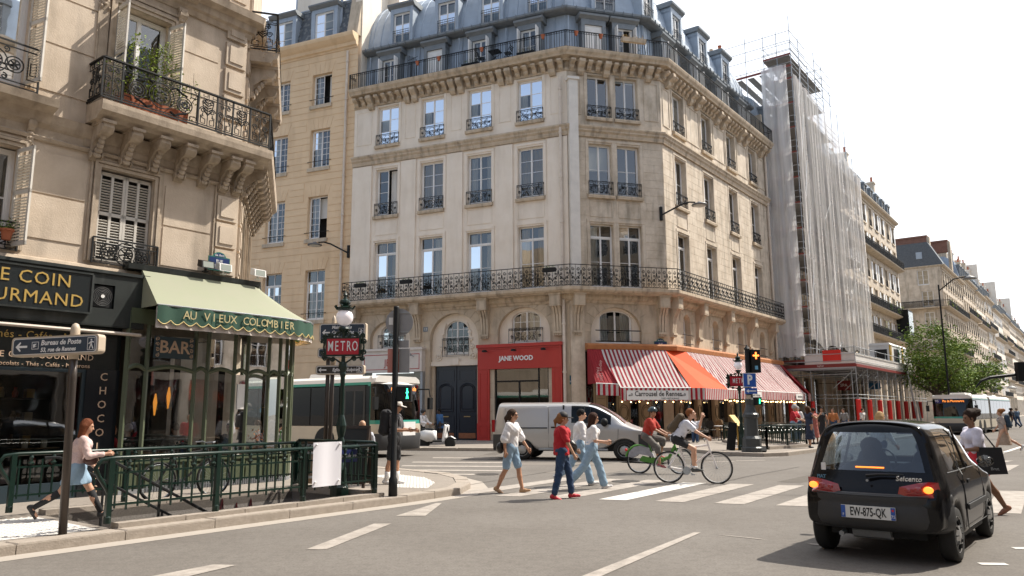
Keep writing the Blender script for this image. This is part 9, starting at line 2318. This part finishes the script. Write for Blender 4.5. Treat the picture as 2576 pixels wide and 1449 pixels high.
def box_bag(c,d,strap=None,res=.012,tilt=0):
 def f(o,m_):
  s=SDF([c[0]-d[0]-.05,c[1]-d[1]-.05,c[2]-d[2]-.05],[c[0]+d[0]+.05,c[1]+d[1]+.05,c[2]+d[2]+.05],res); s.ell(c,(d[0]*1.1,d[1]*1.1,d[2]*1.1),.01)
  s.cone((c[0]-d[0]*.4,c[1],c[2]-d[2]*.35),(c[0]+d[0]*.4,c[1],c[2]-d[2]*.35),min(d[0],d[2])*.62,min(d[0],d[2])*.62,.04); s.noise(.003,50); sdf_part('bag_body',s,m_,o)
  if strap: k=M(); k.tube(strap,.011,5); part('strap',k,m_,o)
 return f
def backpack(label,t,J,m_,sc=1.0,lean=0):
 up=(J['nb']-J['pel']).normalized(); c=J['chest']-Vector((up.z,0,-up.x))*.19*sc-up*.03
 def f(o,mm):
  s=SDF(list(c-Vector((.3,.25,.35))),list(c+Vector((.3,.25,.35))),.014); a=c-up*.16*sc; b=c+up*.15*sc
  for y in (-.07,.07): s.cone(a+Vector((0,y*sc,0)),b+Vector((0,y*sc,0)),.095*sc,.085*sc,.05)
  s.cone(a-Vector((.07,0,0)),a-Vector((.06,0,0))+up*.12,.07*sc,.06*sc,.03); s.noise(.003,40); sdf_part('pack_body',s,mm,o)
  for y in (-1,1): k=M(); k.tube([c+up*.15+Vector((0,.08*y,0)),J['sh'+('L' if y>0 else 'R')]+Vector((.0,-.06*y,.075)),J['sh'+('L' if y>0 else 'R')]+Vector((.11,-.05*y,-.02)),J['chest']+Vector((.10,.12*y,-.1)),c-up*.12+Vector((.06,.12*y,0))],.013,5); part('shoulder_strap',k,mm,o)
 return bagp(label,'backpack','backpack',t,J,f,m_)
den=cloth('blue_denim',(.10,.18,.29),.5,12,dark=(.06,.11,.19)); denl=cloth('light_denim',(.25,.36,.47),.5,10,dark=(.16,.25,.34)); dend=cloth('dark_denim',(.025,.055,.12),.5,12); whc=cloth('white_cotton',(.72,.70,.70)); blc=cloth('black_cotton',(.015,.015,.017)); redc=cloth('red_tee',(.42,.012,.02))
leath=mat('black_leather',(.015,.013,.012),.35)
# 1 girl on the near pavement
p=G(182,1306,.12); t,J=person('young woman with chestnut hair in a dotted blouse, denim skirt and black knee socks',(p.x,p.y),62,1.56,'fair',lean=8,thigh=(30,-26),knee=(4,32),arm=((-8,6,60),(20,10,75)),head=(-6,10),hair=('bob',(.14,.045,.02)),top=(cloth('dotted_blouse',(.60,.47,.44),.7,60,dark=(.42,.25,.24)),.012),sleeve=.92,skirt=(denl,.31,.155),shoes=(.012,.012,.013),sock=((.018,.018,.02),.93),female=True,z0=.12,res=.0135)
bagp('brown and pink shoulder bag carried by the woman with chestnut hair','handbag','bag',t,J,box_bag((J['pel'].x+.2,-.16,J['pel'].z+.1),(.10,.06,.08),[J['shR']+Vector((0,0,.06)),Vector((.1,-.2,J['chest'].z-.1)),Vector((.12,-.17,J['pel'].z+.15))]),mat('brown_leather',(.07,.025,.02),.4))
# 2 man in a cap behind the signal pole
p=G(990,1218,.12); t,J=person('man in pale cap, grey tee and black shorts standing behind the dark signal pole',(p.x,p.y),96,1.80,'tan',lean=3,thigh=(6,-8),knee=(6,2),arm=((20,6,65),(10,8,80)),head=(0,14),hair=('short',(.06,.04,.03),('cap',(.62,.58,.52)),('shades',)),top=(cloth('grey_tee',(.10,.095,.10)),.015),sleeve=.38,bottom=(blc,.03),leg=.46,shoes=(.6,.58,.56),sock=((.7,.68,.66),.42),z0=.12,res=.0135)
backpack('black backpack with a blue bottle worn by the man in the cap',t,J,blc,1.15)
def phone(label,t,J,n='R',dz=.0):
 def f(o,m_):
  k=M(); c=J['wr'+n]+J['hd'+n]*.1; k.cbox(c+Vector((.01,0,.02+dz)),(.13,.07,.01)); part('phone_body',k,m_,o)
 return bagp(label,'phone','phone',t,J,f,mat('phone_black',(.02,.02,.025),.2))
phone('phone held by the man in the pale cap',t,J)
# 3 balding man on a chair behind the chalkboard
p=G(908,1216,.12); t,J=person('balding man in pale blue shirt seated with his back to us behind the chalkboard',(p.x,p.y),-10,1.72,'olive',lean=8,thigh=(88,84),knee=(85,80),arm=((25,12,60),(25,12,70)),head=(25,5),hair=('bald',(.2,.1,.05)),top=(cloth('pale_blue_shirt',(.50,.52,.58)),.02),sleeve=.6,bottom=(dend,.02),z0=.12,hips_at=.60,res=.016)
q=cafe_chair(T(p.x,p.y,.12,R_(190)),'dark chair carrying the balding man in the blue shirt',wdk); q['group']='chairs outside the bar'
# 4 scooter rider, 5 man in blue
p=G(1060,1124,.0); t,J=person('scooter rider in white jacket and black helmet beside the bus front',(p.x,p.y),118,1.85,'olive',lean=6,thigh=(20,24),knee=(30,26),arm=((25,8,50),(25,8,55)),hair=('short',(.02,.02,.02),('helmet',(.015,.015,.018),-.13)),top=(whc,.03),sleeve=.95,bottom=(blc,.02),res=.017); backpack('dark grey backpack worn by the scooter rider',t,J,cloth('grey_pack',(.05,.05,.055)),.9)
p=G(1108,1116,.12); person('dark-haired man in two-tone blue shirt striding left past the carriage door',(p.x,p.y),-70,1.88,'dark',lean=7,thigh=(34,-24),knee=(6,14),arm=((-25,8,20),(38,10,15)),head=(35,0),hair=('short',(.008,.008,.008)),top=(cloth('blue_shirt',(.03,.10,.24)),.035),sleeve=.42,hem=.12,bottom=(blc,.03),shoes=(.3,.28,.26),z0=.12,res=.017)
# 6 woman in white blouse
p=G(1286,1240); t,J=person('woman in white puff-sleeved blouse and denim shorts walking across the crossing',(p.x,p.y),112,1.74,'tan',lean=3,thigh=(17,-10),knee=(6,16),arm=((24,12,10),(-14,16,18)),head=(2,2),hair=('pony',(.05,.03,.02),('shades',)),top=(whc,.028),sleeve=.56,puff=.035,bottom=(denl,.028),leg=.44,shoes=(.42,.25,.13),female=True,res=.013)
k=M(); k.smooth=True; k.lathe([(.138,-.02),(.142,0),(.138,.025)],20,(J['waist'].x-.01,0,J['waist'].z-.05)); part('belt',k,mat('brown_leather',(.07,.025,.02),.4),t)
bagp('small dark bag swinging behind the woman in the white blouse','handbag','bag',t,J,box_bag((J['pel'].x-.16,-.2,J['pel'].z-.02),(.07,.10,.11),[J['shR']+Vector((0,0,.07)),Vector((.02,-.24,J['chest'].z)),Vector((-.14,-.2,J['pel'].z+.08))]),leath)
# 7 woman in red
p=G(1414,1255); t,J=person('woman with black cap, red printed tee, dark jeans and red trainers on the crossing',(p.x,p.y),92,1.66,'olive',lean=3,thigh=(20,-8),knee=(14,6),arm=((14,8,40),(20,12,8)),head=(-4,6),hair=('pony',(.26,.12,.05),('cap',(.012,.012,.013))),top=(redc,.022),sleeve=.42,hem=.06,bottom=(dend,.012),leg=.93,shoes=(.48,.015,.03),female=True,bulk=1.18,res=.013)
text('shirt_print','FOLLOW',.075,PAL['white'],t,T(J['chest'].x+.172,0,J['chest'].z+.03)@RZ(R_(90)),sx=.8); k=M(); k.smooth=True; k.ball((J['chest'].x+.125,0,J['chest'].z-.12),.09,10,7,(.45,1,1.2)); part('shirt_print',k,mat('print_pink',(.35,.16,.15),.8,noise=.9,nscale=20,dark=(.03,.02,.02)),t)
bagp('black drawstring bag on the hip of the woman in red','handbag','bag',t,J,box_bag((J['pel'].x+.19,.17,J['pel'].z+.06),(.13,.08,.14),[J['shR']+Vector((0,.03,.07)),Vector((J['chest'].x+.16,.03,J['chest'].z-.02)),Vector((.2,.17,J['pel'].z+.18))]),leath)
# 8, 9 couple
p=G(1466,1226); person('dark-haired man in white long-sleeved top and blue jeans behind the phone-holding woman',(p.x-.05,p.y+.3),90,1.76,'fair',lean=6,thigh=(22,-24),knee=(8,24),arm=((-10,6,20),(10,6,55)),head=(0,4),hair=('short',(.012,.01,.01)),top=(whc,.022),sleeve=.95,bottom=(denl,.03),leg=.95,shoes=(.62,.6,.58),res=.014)
p=G(1490,1231); t,J=person('young woman with long dark hair, white tee and light jeans looking at a phone',(p.x,p.y),90,1.68,'fair',lean=5,thigh=(24,-26),knee=(10,18),arm=((8,6,70),(6,6,80)),head=(0,12),hair=('long',(.045,.02,.013),('shades',)),top=(whc,.018),sleeve=.36,bottom=(denl,.035),leg=.93,shoes=(.66,.64,.63),female=True,res=.013); phone('phone in a pale case held by the long-haired woman',t,J)
# 10 rider in red on the green bicycle, 11 rider in white
a=G(1609,1190); b=G(1713,1193); hd=math.degrees(math.atan2(b.x-a.x,b.y-a.y)); L=(b-a).length; sc=L/1.12; r1=T(a.x,a.y,0,R_(90-hd))@SC(sc,sc,sc*1.02)
bicycle('green hire bicycle with grey rear wheel cover ridden by the man in red',r1,grp,PAL['steel'],wb=1.12,r=.33,kind='share')
t=[o for o in bpy.data.objects if o.get('label','').startswith('green hire')][0]; k=M(); k.ext([(-.30,.42),(-.26,.56),(-.12,.68),(.08,.72),(.26,.66),(.38,.52),(.42,.42),(.24,.46),(.0,.50),(-.14,.40)],-.05,.05); part('wheel_cover',k,mat('hire_cover',(.38,.38,.42),.4,noise=.8,nscale=8),t); k=M(); k.tube([(.37*math.cos(x),0,.33+.39*math.sin(x)) for x in [.4+.25*i for i in range(11)]],.035,6); part('mudguard',k,grp,t); k=M(); k.ball((-.36,0,.6),.04,8,5); part('rear_lamp',k,PAL['redp'],t)
pp=r1@Vector((.22,0,0)); t,J=person('bearded cyclist in red shirt and dark helmet on the green hire bicycle',(pp.x,pp.y),hd,1.74,'tan',lean=18,thigh=(78,48),knee=(88,42),arm=((34,8,28),(34,8,28)),head=(-28,0),hair=('short',(.1,.06,.04),('helmet',(.03,.05,.06),.03)),top=(cloth('red_shirt',(.40,.035,.02)),.03),sleeve=.42,hem=.05,bottom=(cloth('grey_trousers',(.13,.12,.11)),.03),leg=.62,shoes=(.35,.06,.07),hips_at=.98,res=.014,ankle=(0,-10))
a=G(1684,1214); b=G(1805,1217); hd=math.degrees(math.atan2(b.x-a.x,b.y-a.y)); L=(b-a).length; sc=L/1.10; r2=T(a.x,a.y,0,R_(90-hd))@SC(sc,sc,sc*1.02)
bicycle('white mountain bicycle ridden by the man in the white polo',r2,whp,mat('pale_rim',(.55,.54,.52),.4),wb=1.10,r=.35,kind='mtb')
pp=r2@Vector((.20,0,0)); t,J=person('red-haired cyclist in white polo and black shorts raising one fist',(pp.x,pp.y),hd,1.80,'fair',lean=34,thigh=(60,62),knee=(58,62),arm=((58,16,105),(48,4,12)),head=(-6,-14),hair=('short',(.22,.08,.03)),top=(cloth('white_polo',(.60,.61,.68)),.022),sleeve=.36,hem=.03,bottom=(blc,.018),leg=.30,shoes=(.04,.042,.04),sock=((.62,.62,.62),.14),hips_at=1.0,res=.0125,ankle=(5,5))
backpack('brown backpack on the cyclist in the white polo',t,J,cloth('olive_pack',(.085,.06,.035)),1.0)
# 12-15 people by the far metro railing
p=G(2000,1117,.12); person('grey-haired man in red tee and jeans leaning on the far metro railing',(p.x,p.y),130,1.80,'tan',lean=8,thigh=(8,-4),knee=(6,4),arm=((30,8,30),(30,10,40)),head=(20,5),hair=('curly',(.42,.40,.38)),top=(redc,.03),sleeve=.4,bottom=(denl,.03),z0=.12,res=.018,bulk=1.1)
p=G(2008,1110,.12); person('older man in white shirt with a dark bag strap behind the man in red',(p.x+.2,p.y+.4),60,1.76,'olive',lean=2,thigh=(4,-4),knee=(2,4),hair=('short',(.4,.38,.36)),top=(whc,.03),sleeve=.45,bottom=(dend,.03),z0=.12,res=.02)
p=G(2040,1127,.12); person('woman in long navy dress pointing to the right beside the far railing',(p.x,p.y),75,1.72,'tan',lean=-2,thigh=(4,-4),knee=(3,5),arm=((72,14,10),(50,6,80)),head=(-15,-6),hair=('long',(.07,.03,.015)),top=(cloth('navy_dress',(.02,.028,.055)),.02),sleeve=.03,skirt=(cloth('navy_dress',(.02,.028,.055)),.62,.21),female=True,z0=.12,res=.017)
p=G(2058,1118,.12); person('woman in red floral top and skirt under the scaffold deck',(p.x,p.y+.3),-30,1.66,'brown',lean=0,thigh=(3,-3),knee=(3,3),arm=((20,8,70),(20,8,70)),hair=('short',(.02,.015,.01)),top=(cloth('red_floral',(.30,.045,.04),.9,30,dark=(.35,.2,.15)),.02),sleeve=.3,skirt=(cloth('red_floral',(.30,.045,.04),.9,30,dark=(.35,.2,.15)),.66,.22),female=True,z0=.12,res=.019,bulk=1.1)
p=G(2076,1113,.12); person('woman in sleeveless black dress looking at her phone under the scaffold',(p.x,p.y+.2),200,1.72,'tan',lean=3,thigh=(3,-3),knee=(3,3),arm=((20,14,90),(20,14,90)),head=(0,18),hair=('short',(.01,.01,.01)),top=(blc,.015),sleeve=.03,skirt=(blc,.6,.2),female=True,z0=.12,res=.019)
# 16 woman right of the black car
p=G(2472,1298); t,J=person('curly-haired woman in white tee and red shorts walking left past the black car',(p.x,p.y),-84,1.69,'brown',lean=3,thigh=(22,-25),knee=(6,6),arm=((10,8,75),(14,14,50)),head=(4,6),hair=('bun',(.03,.017,.012)),top=(cloth('lilac_white_tee',(.60,.58,.68)),.02),sleeve=.36,bottom=(cloth('coral_shorts',(.62,.03,.05)),.035),leg=.32,shoes=(.26,.11,.06),female=True,res=.0125)
def tote(o,m_):
 k=M(); k.smooth=False; c=Vector((J['pel'].x-.1,.20,J['pel'].z-.02)); vs=[]
 for i,(x,z) in enumerate(((-.18,.2),(.16,.2),(.20,-.24),(-.24,-.22))): vs+=[(c.x+x,c.y-.04,c.z+z),(c.x+x,c.y+.05,c.z+z)]
 k.add(vs,[(0,2,4,6),(7,5,3,1),(0,1,3,2),(2,3,5,4),(4,5,7,6),(6,7,1,0)]); part('bag_body',k,m_,o)
 k=M(); k.tube([c+Vector((-.1,0,.2)),J['shL']+Vector((-.02,.0,.07)),c+Vector((.12,0,.2))],.014,5); part('strap',k,m_,o)
 text('bag_print','Brut.',.07,mat('grey_print',(.3,.3,.3),.7),o,T(c.x-.05,c.y+.053,c.z-.14)@RZ(math.pi))
bagp('large black tote bag on the shoulder of the curly-haired woman','tote_bag','bag',t,J,tote,blc)
# 17 far woman in long skirt
p=G(2530,1138); t,J=person('woman in beige long skirt and grey top walking left on the far crossing',(p.x,p.y),-60,1.74,'fair',lean=4,thigh=(26,-26),knee=(6,30),arm=((-18,8,10),(18,8,20)),hair=('bun',(.30,.13,.05)),top=(cloth('taupe_top',(.34,.29,.26)),.025),sleeve=.4,skirt=(cloth('beige_skirt',(.36,.26,.19),.5,14),.62,.25),shoes=(.6,.6,.6),female=True,res=.017); backpack('navy backpack on the woman in the long skirt',t,J,cloth('navy_pack',(.025,.05,.08)),1.05)
# 18 blond woman hidden behind the car roof
p=G(2222,1215); person('blond person passing behind the black car, only the hair showing over its roof',(p.x,p.y),80,1.66,'fair',lean=5,thigh=(20,-18),knee=(6,20),hair=('bob',(.42,.27,.13)),top=(whc,.02),sleeve=.9,bottom=(dend,.02),female=True,res=.017)
# 19 driver
mc=MW[CAR.name]@Vector((.98,.33,0)); t,J=person('driver with dark hair at the wheel of the black hatchback',(mc.x,mc.y),39.5,1.6,'tan',lean=-12,thigh=(80,80),knee=(60,60),arm=((40,10,40),(40,10,40)),hair=('bob',(.04,.025,.02)),top=(dend,.02),sleeve=.9,bottom=(dend,.02),hips_at=.50,res=.018,female=True)
# people in and around the cafe, terrace and far street
def simple(label,pos,hd,seat=False,topc=(.3,.3,.3),hairc=(.05,.03,.02),h=1.7,z0=.12,hk='short',sk='fair',res=.022,bt=None):
 return person(label,pos,hd,h,sk,lean=6,thigh=(85,85) if seat else (20,-20),knee=(85,85) if seat else (8,22),arm=((30,8,60),(30,8,60)) if seat else ((-15,8,10),(15,8,10)),hair=(hk,hairc),top=(cloth('t%d%d'%(int(topc[0]*99),int(topc[2]*99)),topc),.02),sleeve=.5,bottom=(bt or dend,.02),hips_at=.56 if seat else None,z0=z0,res=res)
for (x,y,h_,lb,tc,hc,hk) in ((4.35,1.05,-40,'grey-haired guest seated inside the bar under the BAR sign',(.04,.035,.03),(.35,.33,.3),'short'),(3.75,.7,40,'guest with long red hair and red top inside the bar',(.35,.02,.03),(.28,.1,.04),'long'),(5.45,1.1,-60,'guest in a white shirt seated in the middle of the bar',(.55,.5,.47),(.05,.03,.02),'short'),(6.7,.9,200,'dark-haired guest seated near the rounded end of the bar',(.06,.06,.07),(.03,.02,.02),'short')):
 q=FA@Vector((x,y,0)); simple(lb,(q.x,q.y),h_,True,tc,hc,hk=hk)
for u,v,lb,tc,se in ((1752,1114,'terrace guest in a pale shirt behind the cyclists',(.55,.55,.58),True),(1716,1112,'terrace guest in a striped red top behind the cyclists',(.4,.1,.1),True)):
 q=G(u,v,.12); simple(lb,(q.x,q.y),200,se,tc)
for u,v,lb,tc,h_ in ((2552,1077,'pedestrian in dark clothes far down the street',(.05,.05,.06),-30),(2562,1074,'pedestrian in blue far down the street at the frame edge',(.1,.16,.25),10),(2128,1098,'pedestrian in grey under the scaffold deck by the red guards',(.2,.2,.2),-120),(2172,1094,'pedestrian in white under the scaffold deck',(.55,.53,.5),150),(2100,1101,'pedestrian in orange deep under the scaffold deck',(.4,.15,.05),220)):
 q=G(u,v,.12); simple(lb,(q.x,q.y),h_,False,tc,res=.026)
